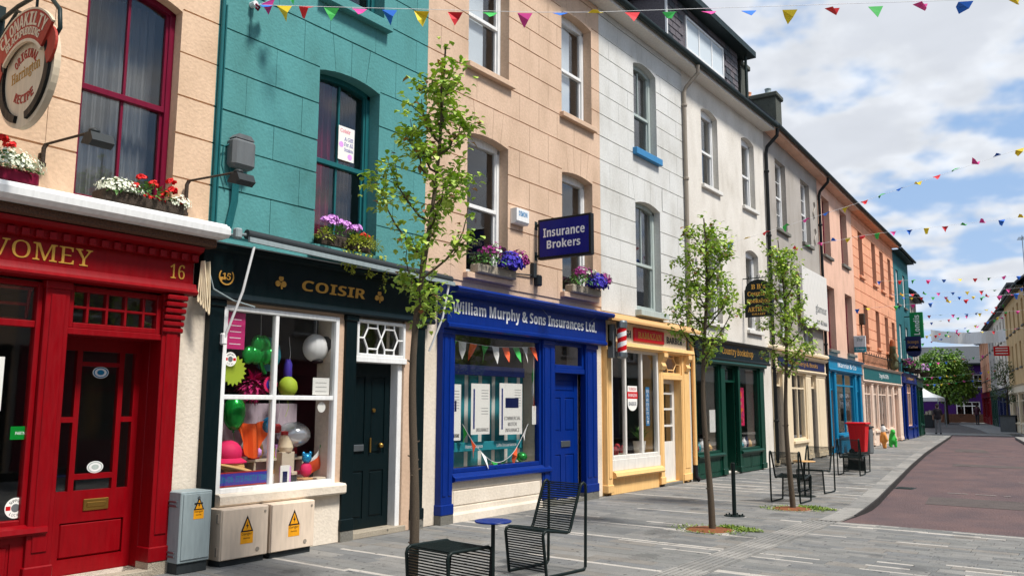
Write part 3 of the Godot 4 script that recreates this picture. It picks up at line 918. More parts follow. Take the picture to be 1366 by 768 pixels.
func house_peach() -> void:
	var b := thing("terraced_house", "peach block-scored house over a royal blue insurance shopfront", "house", Vector3(8.44, 0, 0))
	var x0 := 8.44; var x1 := 13.27
	var w := [[9.35, 3.5, 10.37, 5.6, 0.06], [11.95, 3.5, 12.98, 5.6, 0.06], [9.35, 6.69, 10.38, 8.55, 0.07], [11.95, 6.67, 12.98, 8.55, 0.07]]
	shell(x0, x1, 9.15, w + [[8.98, 0.56, 11.22, 2.66, 0.0], [11.58, 0.06, 12.55, 2.66, 0.0]], M.ivory_render, -0.018, [0.0, 3.0, 6.1], M.peach_render)
	blocks(x0, x1, ROWS.slice(0, 14) + [9.15], 0.56, w, [M.peach_render], b)
	for h in w: sash(h[0], h[2], h[1], h[3], h[4], M.upvc, {"mid": h[1] + (1.08 if h[1] < 5.0 else 0.93), "z": -0.17, "fw": 0.07, "sill": M.peach_render, "sh": 0.09})
	roof(x0, x1, 9.15, M.white_paint)
	var s := S()
	mould(s, [[-0.01, 2.64], [0.16, 2.64], [0.2, 2.66], [0.2, 2.7], [0.17, 2.72], [0.17, 3.1], [0.26, 3.12], [0.35, 3.14], [0.37, 3.18], [0.35, 3.21], [-0.01, 3.27]], 8.75, 13.12)
	var fa := part("fascia", s, M.sign_blue)
	fa.material_override = M.blue_paint
	words("William Murphy & Sons Insurances Ltd.", M.letter_white, "Droid Sans", 8.86, 12.78, 2.8, 3.03, 0.17, fa, 0.006, true)
	s = S()
	tube(s, [Vector3(10.9, 3.14, 0.24), Vector3(11.3, 2.96, 0.2), Vector3(11.9, 2.9, 0.2), Vector3(12.5, 3.0, 0.2), Vector3(12.75, 3.16, 0.24)], 0.0022, 5)
	part("loose_wire", s, M.zinc, fa)
	for q in [[8.76, 9.0], [11.22, 11.58], [12.55, 12.94]]: pilaster(q[0], q[1], 0.12, 2.64, -0.08, 0.09, M.blue_paint, 2, M.concrete)
	glazed(9.0, 11.22, 0.66, 2.64, 0.06, M.blue_paint, [], [], 0.06)
	s = S()
	mould(s, [[-0.05, 0.54], [0.11, 0.54], [0.14, 0.56], [0.14, 0.6], [0.1, 0.62], [0.08, 0.66], [-0.05, 0.66]], 9.0, 11.42)
	part("sill", s, M.blue_paint)
	door(9.0, 11.22, 0.0, 0.54, 0.06, M.ivory_render, [[9.04, 0.2, 11.2, 0.44]], "stall_riser")
	s = S()
	mould(s, [[0.06, 0.0], [0.09, 0.0], [0.09, 0.1], [0.075, 0.13], [0.06, 0.13]], 9.0, 11.22)
	part("plinth_moulding", s, M.ivory_render)
	glazed(11.58, 12.55, 2.2, 2.64, 0.05, M.blue_paint, [], [], 0.06, 0.03, "transom_window")
	box_part("lintel", M.blue_paint, 11.58, 2.12, -0.2, 12.55, 2.2, 0.07)
	var d := door(11.58, 12.55, 0.06, 2.12, -0.08, M.blue_paint, [[11.72, 0.2, 12.0, 0.78], [12.14, 0.2, 12.42, 0.78], [11.72, 1.16, 12.0, 1.72], [12.14, 1.16, 12.42, 1.72], [11.72, 1.82, 12.42, 2.02]])
	box_part("letter_plate", M.steel, 12.0, 0.9, -0.08, 12.28, 1.0, -0.062, 0.005, d)
	box_part("doorstep", M.concrete, 11.58, 0.0, -0.3, 12.55, 0.06, 0.1)
	s = S()
	cb(s, 10.98, 3.62, 0.0, 11.06, 3.86, 0.08, 0.008)
	cb(s, 11.08, 3.5, 0.0, 11.2, 3.68, 0.1, 0.02)
	tube(s, [Vector3(10.4, 3.62, 0.02), Vector3(10.98, 3.66, 0.03)], 0.012, 6)
	part("junction_box", s, M.plastic_dark)
	for h in w.slice(2):
		thing("reflection_blind", "pale blue-grey blind with painted sky reflection behind the upper %s peach window" % ("nearer" if h[0] < 10.0 else "farther"), "blind", Vector3(h[0], h[1], -0.28), "pale blinds with painted reflection")
		box_part("cloth", M.blind_reflection, h[0] + 0.04, h[1] + 0.04, -0.285, h[0] + 0.7, h[3] + 0.03, -0.28, 0.001)  # flat sheet close to the glass, sky reflection put into its colour
	# posts, string of pennants, posters and blinds behind the glass
	var t := thing("vertical_blind", "teal vertical blind slats behind the insurance posters", "blind", Vector3(9.1, 0.7, -0.32))
	for i in 26:
		s = S()
		var x := 9.06 + i * 0.083
		quad(s, Vector3(x, 0.7, -0.34), Vector3(x + 0.075, 0.7, -0.3), Vector3(x + 0.075, 2.05, -0.3), Vector3(x, 2.05, -0.34))
		part("slat", s, M.aqua if i % 4 else M.paper)
	t = thing("window_board", "navy board above the posters in the blue-framed shop window", "board", Vector3(10.0, 2.0, -0.1))
	box_part("panel", M.navy_paint, 9.05, 2.02, -0.12, 10.95, 2.17, -0.08)
	t = thing("window_board", "navy strip with white print below the insurance posters", "board", Vector3(10.0, 0.9, -0.1))
	box_part("panel", M.aqua, 9.05, 0.93, -0.12, 10.9, 1.06, -0.1)
	words("Home Insurance", M.letter_white, "Droid Sans", 9.5, 9.9, 0.97, 1.02, -0.1, t)
	words("Life Insurance", M.letter_white, "Droid Sans", 10.25, 10.75, 0.97, 1.02, -0.1, t)
	for q in [[8.98, 9.27, 1.1, 1.88, "HOME INSURANCE", "white poster cut off by the left edge of the blue shop window", 0], [9.5, 9.94, 1.17, 1.9, "INSURANCE", "white poster with blue bar reading insurance, between two other posters", 1], [10.18, 10.77, 1.15, 1.92, "COMMERCIAL\nMOTOR\nINSURANCE", "white poster with dark photo reading commercial motor insurance", 2]]:
		t = sheet("poster", q[5], "poster", M.paper, q[0], q[2], q[1], q[3], 0.0)
		box_part("blue_bar", M.blue_paint, q[0] + 0.05, q[2] + 0.08, 0.001, q[0] + 0.085, q[3] - 0.08, 0.003, 0.0005)
		if q[6] == 2: words(q[4], M.letter_black, "Droid Sans", q[0] + 0.12, q[1] - 0.05, q[2] + 0.04, q[2] + 0.27, 0.001, t, 0.002)
		else: words(q[4], M.letter_black, "Droid Sans", q[0] + 0.12, q[1] - 0.03, q[2] + 0.04, q[2] + 0.09, 0.001, t, 0.002)
		if q[6] != 1:
			box_part("photo", M.navy_paint, q[0] + 0.15, q[2] + 0.4, 0.001, q[1] - 0.1, q[2] + 0.55, 0.003, 0.0005)
		for k in 7: box_part("text_line", M.plastic_grey, q[1] - 0.2, q[3] - 0.1 - k * 0.04 - (0.1 if k > 3 and q[6] == 1 else 0.0), 0.001, q[1] - 0.04, q[3] - 0.093 - k * 0.04 - (0.1 if k > 3 and q[6] == 1 else 0.0), 0.002, 0.0003)
	sheet("poster", "small blank white sheet at the right edge of the blue shop window", "poster", M.paper, 11.04, 1.29, 11.15, 1.58, 0.0)
	pennants("pennant_string", "green white and orange paper pennants along the top of the blue shop window", [Vector3(9.04, 2.5, -0.02), Vector3(10.1, 2.46, -0.02), Vector3(11.14, 2.52, -0.02)], 9, ["flag_green", "flag_white", "flag_orange"], 0.17, 0.27)
	pennants("pennant_string", "green white and orange paper pennants draped across the lower blue shop window", [Vector3(9.3, 1.32, 0.01), Vector3(9.6, 1.02, 0.01), Vector3(10.05, 0.76, 0.01), Vector3(10.5, 0.86, 0.01), Vector3(10.92, 1.3, 0.01)], 7, ["flag_green", "flag_orange", "flag_white", "flag_green", "flag_green", "flag_orange", "flag_white"], 0.16, 0.24)
	pennants("pennant_string", "red green and white pennants hanging down the right of the blue shop window", [Vector3(11.12, 2.5, -0.02), Vector3(11.1, 1.6, -0.02)], 4, ["flag_orange", "flag_green", "flag_white", "flag_orange"], 0.12, 0.24)
	t = thing("balloon", "pale green balloon on the floor of the blue shop window", "balloon", Vector3(10.9, 0.72, -0.1))
	s = S()
	ball(s, Vector3(10.9, 0.79, -0.1), Vector3(0.09, 0.08, 0.09))
	part("skin", s, M.foil_green)

# pennants on a cord through the given points
func pennants(called: String, label: String, pts: Array, n: int, cols: Array, wdt: float, hgt: float, cat := "bunting", twist := 0.25, group := "", mark := 0.0) -> void:
	var t := thing(called, label, cat, pts[0], group)
	var s := S()
	var cv := Curve3D.new()
	for p in pts: cv.add_point(p)
	var fine := []
	var L := cv.get_baked_length()
	for i in 25: fine.append(cv.sample_baked(L * i / 24.0))
	if pts.size() == 3 or pts.size() == 5:
		fine = []
		for i in 33: fine.append(_along(pts, i / 32.0))
	tube(s, fine, 0.004 if hgt > 0.2 else 0.003, 5)
	part("cord", s, M.letter_white)
	for i in n:
		var u := (i + 0.5 + mark) / n
		var p := _along(pts, u); var q := _along(pts, minf(u + 0.01, 1.0)); var p0 := _along(pts, maxf(u - 0.01, 0.0))
		var d := (q - p0).normalized()
		s = S()
		var a := rng.randf_range(-twist, twist)
		var sag := rng.randf_range(-0.03, 0.03) * twist * 4.0
		var down := Vector3(0, -1, 0).rotated(d, a * 2.0)
		var nrm := d.cross(down).normalized()
		var half := wdt * 0.5
		var tip := p + down * hgt * rng.randf_range(0.9, 1.0) + nrm * sag + d * rng.randf_range(-0.05, 0.05) * wdt
		var l := p - d * half; var r := p + d * half; var ml := l.lerp(tip, 0.5) + nrm * sag; var mr := r.lerp(tip, 0.5) - nrm * sag
		for k in 2:
			var o := nrm * 0.0015 * (1 if k == 0 else -1)
			var tris := [[l, ml, mr], [l, mr, r], [ml, tip, mr]]
			for v in tris:
				if k == 0: tri(s, v[0] + o, v[1] + o, v[2] + o)
				else: tri(s, v[0] + o, v[2] + o, v[1] + o)
		part("pennant", s, M[cols[i % cols.size()]], t)

func _along(pts: Array, u: float) -> Vector3:
	var n := pts.size() - 1
	if n == 1: return pts[0].lerp(pts[1], u)
	var f := clampf(u, 0.0, 1.0) * n
	var i := mini(int(f), n - 1)
	var a: Vector3 = pts[maxi(i - 1, 0)]; var b: Vector3 = pts[i]; var c: Vector3 = pts[i + 1]; var d: Vector3 = pts[mini(i + 2, n)]
	return b.cubic_interpolate(c, a, d, f - i)

func house_white() -> void:
	var b := thing("terraced_house", "white block-scored house over an amber barber shopfront", "house", Vector3(13.27, 0, 0))
	var x0 := 13.27; var x1 := 17.0
	var w := [[14.66, 3.45, 15.76, 5.6, 0.09], [14.66, 6.72, 15.68, 8.52, 0.1]]
	shell(x0, x1, 9.15, w + [[13.48, 0.62, 15.42, 2.68, 0.0], [15.6, 0.06, 16.5, 2.68, 0.0]], M.amber_paint, -0.018, [0.0, 3.0, 6.1], M.white_render)
	blocks(x0, x1, [3.3] + ROWS.slice(1, 14) + [9.15], 0.75, w, [M.white_render], b)
	sash(14.66, 15.76, 3.45, 5.6, 0.09, M.sage_paint, {"mid": 4.42, "up": 1, "z": -0.14, "fw": 0.09, "square": false, "sill": M.sage_paint, "sh": 0.12, "sz": 0.14})
	sash(14.66, 15.68, 6.72, 8.52, 0.1, M.sage_paint, {"mid": 7.55, "up": 1, "z": -0.14, "fw": 0.09, "square": false, "sill": M.sky_paint, "sh": 0.14, "sz": 0.1})
	roof(x0, x1, 9.15, M.white_paint)
	downpipe([Vector3(17.06, 9.2, 0.38), Vector3(17.1, 9.02, 0.36), Vector3(17.02, 8.72, 0.1), Vector3(17.0, 8.6, 0.06), Vector3(17.0, 3.3, 0.06)], 0.045, M.pipe_grey, [8.3, 6.6, 4.9, 3.8])
	# shopfront
	var s := S()
	mould(s, [[-0.01, 3.2], [0.3, 3.1], [0.34, 3.1], [0.34, 3.14], [0.3, 3.17], [-0.01, 3.3]], 13.05, 17.12)
	part("weathered_canopy", s, M.wood_light)
	s = S()
	bx(s, 13.3, 2.75, -0.01, 16.6, 3.12, 0.14)
	var fa := part("fascia", s, M.cream_paint)
	s = S()
	mould(s, [[-0.01, 2.64], [0.16, 2.64], [0.2, 2.68], [0.18, 2.75], [-0.01, 2.75]], 13.3, 16.9)
	part("moulding", s, M.amber_paint, fa)
	box_part("name_plate", M.plastic_red, 14.2, 2.8, 0.14, 15.5, 3.06, 0.17, 0.04, fa)
	words("RAMAZAN", M.gold, "Droid Serif", 14.36, 15.36, 2.87, 2.99, 0.17, fa)
	words("TURKISH", M.letter_black, "Droid Sans", 13.42, 14.12, 2.85, 2.99, 0.14, fa, 0.006, true)
	words("BARBER", M.letter_black, "Droid Sans", 15.66, 16.4, 2.85, 2.98, 0.14, fa, 0.006, true)
	for q in [[13.3, 13.48], [15.42, 15.6], [16.5, 16.86]]: pilaster(q[0], q[1], 0.05, 2.66, -0.1, 0.08, M.amber_paint, 1)
	for q in [15.51, 16.68]:
		s = S()
		mould(s, [[0.08, 2.3], [0.12, 2.3], [0.16, 2.38], [0.12, 2.46], [0.2, 2.56], [0.2, 2.64], [0.08, 2.64]], q - 0.09, q + 0.09)
		part("console", s, M.amber_paint)
	glazed(13.48, 15.42, 0.62, 2.66, 0.06, M.white_paint, [14.06, 14.72], [], 0.07, 0.06)
	box_part("window_board", M.white_paint, 13.48, 0.42, -0.05, 15.42, 0.62, 0.075)
	s = S()
	mould(s, [[-0.05, 0.3], [0.14, 0.3], [0.16, 0.33], [0.14, 0.39], [0.08, 0.42], [-0.05, 0.42]], 13.48, 15.45)
	part("sill", s, M.amber_paint)
	box_part("stall_riser", M.amber_paint, 13.48, 0.0, -0.1, 15.42, 0.3, 0.04)
	fanlight(15.6, 16.5, 2.22, 2.66, 0.05, M.amber_paint, 1)
	box_part("lintel", M.amber_paint, 15.6, 2.12, -0.3, 16.5, 2.22, 0.08)
	s = S()
	var gl := [[15.72, 0.86, 16.36, 1.16, 0.0], [15.72, 1.2, 16.36, 1.5, 0.0], [15.72, 1.54, 16.36, 1.82, 0.0], [15.72, 1.86, 16.36, 2.04, 0.0]]
	wall(s, 15.6, 16.47, 0.06, 2.12, -0.1, -0.15, gl)
	var d := part("door", s, M.white_paint)
	for q in gl: pane(q[0], q[2], q[1], q[3], -0.125, d)
	box_part("door_reveal", M.amber_paint, 16.47, 0.0, -0.3, 16.5, 2.2, 0.07)
	box_part("doorstep", M.concrete, 15.6, 0.0, -0.3, 16.5, 0.05, 0.06)
	s = S()
	tube(s, [Vector3(16.95, 2.95, 0.1), Vector3(16.98, 2.6, 0.12), Vector3(16.98, 0.35, 0.12)], 0.045, 10)
	var pp := part("downpipe", s, M.amber_paint)
	s = S()
	tube(s, [Vector3(16.98, 0.35, 0.12), Vector3(16.99, 0.1, 0.12), Vector3(17.02, 0.03, 0.2)], 0.05, 10)
	part("pipe_shoe", s, M.letter_black, pp)
	# barber pole
	var t := thing("barber_pole", "red and white striped barber pole on the amber shopfront", "barber pole", Vector3(13.42, 2.42, 0.3))
	box_part("bracket", M.plastic_grey, 13.3, 2.44, 0.1, 13.4, 3.05, 0.22)
	s = S()
	var c := Vector3(13.42, 0, 0.33)
	lathe(s, [[0.0, 3.12], [0.09, 3.11], [0.1, 3.08], [0.1, 2.98], [0.085, 2.97]], c, 18)
	part("cap", s, M.steel)
	s = S()
	lathe(s, [[0.085, 2.54], [0.095, 2.53], [0.095, 2.46], [0.07, 2.43], [0.0, 2.42]], c, 18)
	part("cap", s, M.steel)
	for k in 2:
		s = S()
		for i in 48:
			for j in 64:
				var a := TAU * i / 48.0; var a2 := TAU * (i + 1) / 48.0
				var y := 2.54 + 0.43 * j / 64.0; var y2 := 2.54 + 0.43 * (j + 1) / 64.0
				var band := int(floor((i / 48.0 - j / 64.0 * 2.5 + 8.0) * 2.0 + 0.001)) % 2
				if band != k: continue
				quad(s, c + Vector3(cos(a) * 0.085, y, -sin(a) * 0.085), c + Vector3(cos(a2) * 0.085, y, -sin(a2) * 0.085), c + Vector3(cos(a2) * 0.085, y2, -sin(a2) * 0.085), c + Vector3(cos(a) * 0.085, y2, -sin(a) * 0.085))
		part("stripe", s, M.plastic_red if k == 0 else M.upvc)
	t = sheet("window_sticker", "white shield-shaped sticker with red band on the barber window", "sticker", M.paper, 14.18, 1.62, 14.56, 1.96, 0.022)
	s = S()
	disc(s, Vector3(14.37, 1.62, 0.02), 0.19, 20, 0.002, 0.13)
	part("lower_edge", s, M.paper)
	box_part("red_band", M.plastic_red, 14.16, 1.72, 0.023, 14.58, 1.85, 0.025, 0.0005)
	words("RAMAZAN", M.letter_white, "Droid Sans", 14.2, 14.54, 1.755, 1.815, 0.025, t, 0.002)
	words("TURKISH", M.plastic_red, "Droid Sans", 14.22, 14.52, 1.875, 1.93, 0.023, t, 0.002)
	words("BARBER", M.navy_paint, "Droid Sans", 14.22, 14.52, 1.59, 1.66, 0.023, t, 0.002)
	t = sheet("window_sticker", "tall blue and white lettered strip in the barber window", "sticker", M.sky_paint, 14.96, 1.2, 15.12, 1.95, 0.0)
	for k in 8: words("BARBERS!"[k], M.letter_white, "Droid Sans", 14.99, 15.09, 1.24 + (7 - k) * 0.086, 1.3 + (7 - k) * 0.086, 0.001, t, 0.002)
	# inside the barber's
	t = thing("flower_bowl", "bowl of dusky pink flowers on the barber window ledge", "flowers", Vector3(14.1, 0.66, -0.25))
	s = S()
	for i in 14: ball(s, Vector3(14.05 + rng.randf_range(-0.3, 0.4), 0.76 + rng.randf_range(-0.05, 0.1), -0.25 + rng.randf_range(-0.1, 0.1)), Vector3.ONE * 0.06, 8, Basis.IDENTITY, 0.3)
	part("blossom", s, M.deep_red)
	t = thing("potted_plant", "green plant in a white pot on the barber window ledge", "plant", Vector3(15.05, 0.66, -0.2))
	s = S()
	lathe(s, [[0.0, 0.64], [0.1, 0.64], [0.13, 0.9], [0.11, 0.9]], Vector3(15.05, 0, -0.2), 14)
	part("pot", s, M.white_paint)
	s = S()
	for i in 60: leaf(s, Vector3(15.05, 0.9, -0.2), Vector3(rng.randf_range(-1, 1), rng.randf_range(0.6, 2.0), rng.randf_range(-1, 1)).normalized(), rng.randf_range(0.15, 0.4), 0.05, Color(0.05, 0.12, 0.02))
	part("foliage", s, M.leaf_dark)
	t = thing("window_card", "small white notice card standing in the barber window", "notice", Vector3(13.62, 0.66, -0.1))
	box_part("card", M.paper, 13.55, 0.68, -0.1, 13.74, 1.02, -0.09, 0.002)
	t = thing("barber_shelf", "dark timber mirror unit inside the barber shop", "furniture", Vector3(13.7, 0.2, -2.0))
	box_part("back", M.rust_iron, 13.5, 0.2, -1.6, 14.4, 2.1, -1.5)
	box_part("mirror", M.steel, 13.62, 1.0, -1.5, 14.28, 1.95, -1.48)
	box_part("ledge", M.rust_iron, 13.5, 0.85, -1.5, 14.4, 0.9, -1.2)

func leaf(s: SurfaceTool, p: Vector3, d: Vector3, l: float, w: float, c: Color) -> void:
	var side := d.cross(Vector3.UP if absf(d.y) < 0.95 else Vector3.RIGHT).normalized()
	var up := side.cross(d).normalized()
	var droop := Vector3(0, -0.18 * l, 0)
	var m1 := p + d * l * 0.35 + up * w * 0.1; var m2 := p + d * l * 0.72 + up * w * 0.06 + droop * 0.5; var tip := p + d * l + droop
	var q := [p, m1 + side * w * 0.5 + up * w * 0.2, m2 + side * w * 0.36 + up * w * 0.15, tip, m2 - side * w * 0.36 + up * w * 0.15, m1 - side * w * 0.5 + up * w * 0.2]
	for k in [[0, 1, 5], [1, 2, 5], [5, 2, 4], [2, 3, 4]]:
		s.set_color(c)
		tri(s, q[k[0]], q[k[1]], q[k[2]])

func house_offwhite() -> void:
	thing("terraced_house", "plain off-white house with slate dormer over a bottle green gallery shopfront", "house", Vector3(17.0, 0, 0))
	var x0 := 17.0; var x1 := 22.36
	var w := [[18.05, 6.72, 19.04, 8.54, 0.1], [20.64, 6.72, 21.56, 8.52, 0.1], [18.08, 3.5, 19.04, 5.5, 0.1], [20.68, 3.5, 21.6, 5.5, 0.1]]
	shell(x0, x1, 9.15, w + [[17.12, 0.5, 18.6, 2.62, 0.0], [18.86, 0.06, 19.66, 2.62, 0.0], [19.76, 0.5, 21.2, 2.62, 0.0]], M.offwhite_render, 0.0, [0.0, 3.0, 6.1])
	for h in w: sash(h[0], h[2], h[1], h[3], h[4], M.upvc, {"mid": h[1] + 0.9, "z": -0.13, "fw": 0.07, "sill": M.white_paint, "sh": 0.09, "sz": 0.08})
	var rf := roof(x0, x1, 9.15, M.white_paint)
	downpipe([Vector3(22.45, 9.2, 0.38), Vector3(22.45, 9.0, 0.36), Vector3(22.36, 8.7, 0.1), Vector3(22.34, 8.5, 0.07), Vector3(22.34, 0.1, 0.07)], 0.05, M.black_paint, [8.0, 6.2, 4.4, 2.6, 1.2])
	# dormer clad in slates
	var s := S()
	bx(s, 17.05, 9.6, -3.0, 21.55, 11.22, -0.37)
	var dm := part("dormer", s, M.slate_grey)
	s = S()
	cb(s, 16.85, 11.22, -3.1, 22.1, 11.4, -0.02, 0.01)
	part("flat_roof", s, M.gutter_dark, dm)
	box_part("corner_trim", M.upvc, 17.02, 9.6, -0.38, 17.07, 11.22, -0.33, 0.005, dm)
	for r in 9:
		var y := 9.75 + r * 0.165
		var x := 17.08 - (0.15 if r % 2 else 0.0)
		while x < 21.5:
			var a := maxf(x, 17.08); var c := minf(x + 0.29, 21.52)
			if not (c > 18.1 and a < 20.48 and y + 0.16 > 10.14 and y < 11.0) and c - a > 0.05:
				s = S()
				prism(s, [Vector3(a + 0.003, y, -0.352), Vector3(c - 0.003, y, -0.352), Vector3(c - 0.003, y + 0.175, -0.368), Vector3(a + 0.003, y + 0.175, -0.368)], Vector3(0, 0, 0.008))
				part("slate", s, M.slate_grey if rng.randf() < 0.6 else M.roof_slate, dm)
			x += 0.3
	s = S()
	tube(s, [Vector3(21.75, 11.2, -0.2), Vector3(21.75, 9.5, -0.2)], 0.04, 8)
	part("dormer_pipe", s, M.gutter_dark, dm)
	glazed(18.1, 20.48, 10.14, 11.0, -0.33, M.upvc, [18.9, 19.7], [], 0.06, 0.06, "dormer_window")
	box_part("blind", M.blind_reflection, 18.12, 10.18, -0.366, 20.46, 10.98, -0.36, 0.002, dm)  # white sky mirrored in the dormer panes, painted as a pale sheet
	s = S()
	bx(s, 22.0, 9.2, -1.5, 22.6, 11.1, -0.45)
	cb(s, 21.94, 11.1, -1.56, 22.66, 11.24, -0.39, 0.02)
	part("chimney", s, M.chimney_render, rf)
	# gallery shopfront
	s = S()
	mould(s, [[-0.01, 2.62], [0.14, 2.62], [0.17, 2.66], [0.13, 2.7], [0.13, 3.0], [0.2, 3.04], [0.24, 3.08], [-0.01, 3.14]], 17.1, 21.8)
	var fa := part("fascia", s, M.green_black)
	words("Country Bookshop", M.gold_dull, "Droid Serif", 18.6, 20.6, 2.74, 2.95, 0.13, fa)
	s = S()
	mould(s, [[-0.01, 2.54], [0.15, 2.54], [0.17, 2.58], [0.15, 2.62], [-0.01, 2.62]], 17.1, 21.5)
	part("moulding", s, M.bottle_green, fa)
	for q in [[17.1, 17.2], [18.6, 18.84], [19.66, 19.78], [21.16, 21.44]]: pilaster(q[0], q[1], 0.03, 2.54, -0.1, 0.09, M.bottle_green, 0)
	for q in [[17.2, 18.6], [19.78, 21.16]]:
		glazed(q[0], q[1], 0.54, 2.54, 0.05, M.bottle_green, [], [], 0.05)
		s = S()
		mould(s, [[-0.05, 0.46], [0.13, 0.46], [0.15, 0.5], [0.1, 0.54], [-0.05, 0.54]], q[0] - 0.05, q[1] + 0.05)
		part("sill", s, M.bottle_green)
		var mid: float = (q[0] + q[1]) * 0.5
		door(q[0], q[1], 0.02, 0.46, 0.06, M.bottle_green, [[q[0] + 0.08, 0.1, mid - 0.04, 0.4], [mid + 0.04, 0.1, q[1] - 0.08, 0.4]], "stall_riser")
	glazed(18.84, 19.66, 2.14, 2.54, 0.0, M.bottle_green, [], [], 0.05, 0.03, "transom_window")
	var d := door(18.84, 19.66, 0.04, 2.14, -0.45, M.bottle_green, [[18.95, 0.2, 19.55, 0.85], [18.95, 1.0, 19.55, 1.98]])
	box_part("door_handle", M.steel, 18.9, 0.95, -0.45, 18.94, 1.3, -0.42, 0.01, d)
	box_part("door_reveal", M.bottle_green, 19.64, 0.04, -0.5, 19.7, 2.54, -0.02)
	box_part("door_reveal", M.bottle_green, 18.8, 0.04, -0.5, 18.86, 2.54, -0.02)
	box_part("doorstep", M.concrete, 18.84, 0.0, -0.45, 19.66, 0.04, 0.05)
	# pictures in the gallery windows
	for q in [[17.55, 17.95, 1.55, 2.05], [17.6, 17.95, 1.02, 1.48]]:
		var up: bool = q[2] > 1.5
		thing("framed_picture", "black-framed picture, %s of two in the green gallery's left window" % ("upper" if up else "lower"), "picture", Vector3(q[0], q[2], -0.35))
		s = S()
		wall(s, q[0], q[1], q[2], q[3], -0.32, -0.35, [[q[0] + 0.05, q[2] + 0.05, q[1] - 0.05, q[3] - 0.05, 0.0]])
		part("frame", s, M.black_paint)
		box_part("mount", M.zinc, q[0] + 0.05, q[2] + 0.05, -0.35, q[1] - 0.05, q[3] - 0.05, -0.34, 0.002)
	sheet("notice", "white paper notice inside the green gallery's left window", "notice", M.paper, 18.12, 1.0, 18.45, 1.5, -0.02)
	var t := sheet("art_print", "large crimson and orange abstract print in the green gallery window", "print", M.hot_pink, 19.95, 1.1, 20.75, 2.05, -0.2)
	for k in 16:
		var px := rng.randf_range(20.0, 20.6); var py := rng.randf_range(1.15, 1.9)
		box_part("colour_patch", [M.deep_red, M.orange_cloth, M.magenta, M.straw][k % 4], px, py, -0.199, px + rng.randf_range(0.06, 0.14), py + rng.randf_range(0.05, 0.14), -0.197 + 0.0005 * k, 0.0002)
	var goods := [["blue glass vase", "vase", "foil_blue"], ["red jug", "jug", "deep_red"], ["aqua bowl", "bowl", "aqua"], ["white bowl", "bowl", "upvc"], ["navy bottle", "bottle", "navy_paint"], ["straw basket", "basket", "straw"]]
	for k in 12:
		var gd: Array = goods[k % 6]
		var left := k < 6
		var gx := (17.4 + k * 0.19) if left else (19.95 + (k - 6) * 0.19)
		var h := rng.randf_range(0.12, 0.34)
		t = thing("ornament", "%s in the %s window of the green gallery" % [gd[0], "left" if left else "right"], gd[1], Vector3(gx, 0.56, -0.15))
		s = S()
		var r := rng.randf_range(0.05, 0.085)
		lathe(s, [[0.0, 0.56], [r * 0.7, 0.56], [r, 0.56 + h * 0.35], [r * 0.9, 0.56 + h * 0.6], [r * 0.4, 0.56 + h * 0.85], [r * 0.55, 0.56 + h], [r * 0.45, 0.56 + h]], Vector3(gx, 0, -0.15), 12)
		part("body", s, M[gd[2]])

# ---------------------------------------------------------------- houses further on, in their own axes: x along the front, z towards the street
func place(called: String, label: String, cat: String, a: Vector2, b: Vector2) -> float:
	var d := b - a
	thing(called, label, cat, Vector3(a.x, 0, a.y), "", atan2(-d.y, d.x), true)
	return d.length()

func far_windows(w: Array, m: Material, o: Dictionary) -> void:
	for h in w: sash(h[0], h[2], h[1], h[3], h[4], m, o)

func simple_shop(x0: float, x1: float, top: float, m: Material, fm: Material, bays: Array, text := "", lm: Material = null, fa_h := 0.42) -> Node:
	var s := S()
	mould(s, [[-0.01, top - fa_h - 0.08], [0.13, top - fa_h - 0.08], [0.16, top - fa_h - 0.03], [0.12, top - fa_h], [0.12, top - 0.1], [0.2, top - 0.06], [0.24, top - 0.02], [-0.01, top + 0.04]], x0, x1)
	var fa := part("fascia", s, m)
	if fm:
		s = S()
		bx(s, x0 + 0.2, top - fa_h + 0.03, 0.1, x1 - 0.2, top - 0.12, 0.135)
		part("name_board", s, fm, fa)
	if text != "": words(text, lm, "Droid Sans", lerpf(x0, x1, 0.24), lerpf(x0, x1, 0.8), top - fa_h + 0.08, top - 0.17, 0.135 if fm else 0.12, fa)
	var lo := top - fa_h - 0.08
	var prev := x0
	for b in bays:
		pilaster(prev, b[0], 0.05, lo, -0.1, 0.08, m, 1)
		prev = b[1]
		if b[2] == "window":
			glazed(b[0], b[1], 0.62, lo, 0.03, b[3] if b.size() > 3 else m, [(b[0] + b[1]) * 0.5], [lo - 0.45], 0.06, 0.05)
			box_part("sill", m, b[0] - 0.03, 0.54, -0.05, b[1] + 0.03, 0.62, 0.13)
			box_part("stall_riser", m, b[0], 0.0, -0.1, b[1], 0.54, 0.05)
		else:
			glazed(b[0], b[1], 2.12, lo, 0.0, m, [(b[0] + b[1]) * 0.5], [], 0.05, 0.03, "transom_window")
			door(b[0], b[1], 0.03, 2.12, -0.12, b[3] if b.size() > 3 else m, [[b[0] + 0.08, 0.15, b[1] - 0.08, 0.9], [b[0] + 0.08, 1.0, b[1] - 0.08, 1.98]])
			box_part("doorstep", M.concrete, b[0], 0.0, -0.3, b[1], 0.03, 0.05)
	pilaster(prev, x1, 0.05, lo, -0.1, 0.08, m, 1)
	return fa

func bay_holes(bays: Array, lo: float) -> Array:
	var h := []
	for b in bays: h.append([b[0], 0.03 if b[2] == "door" else 0.58, b[1], lo, 0.0])
	return h

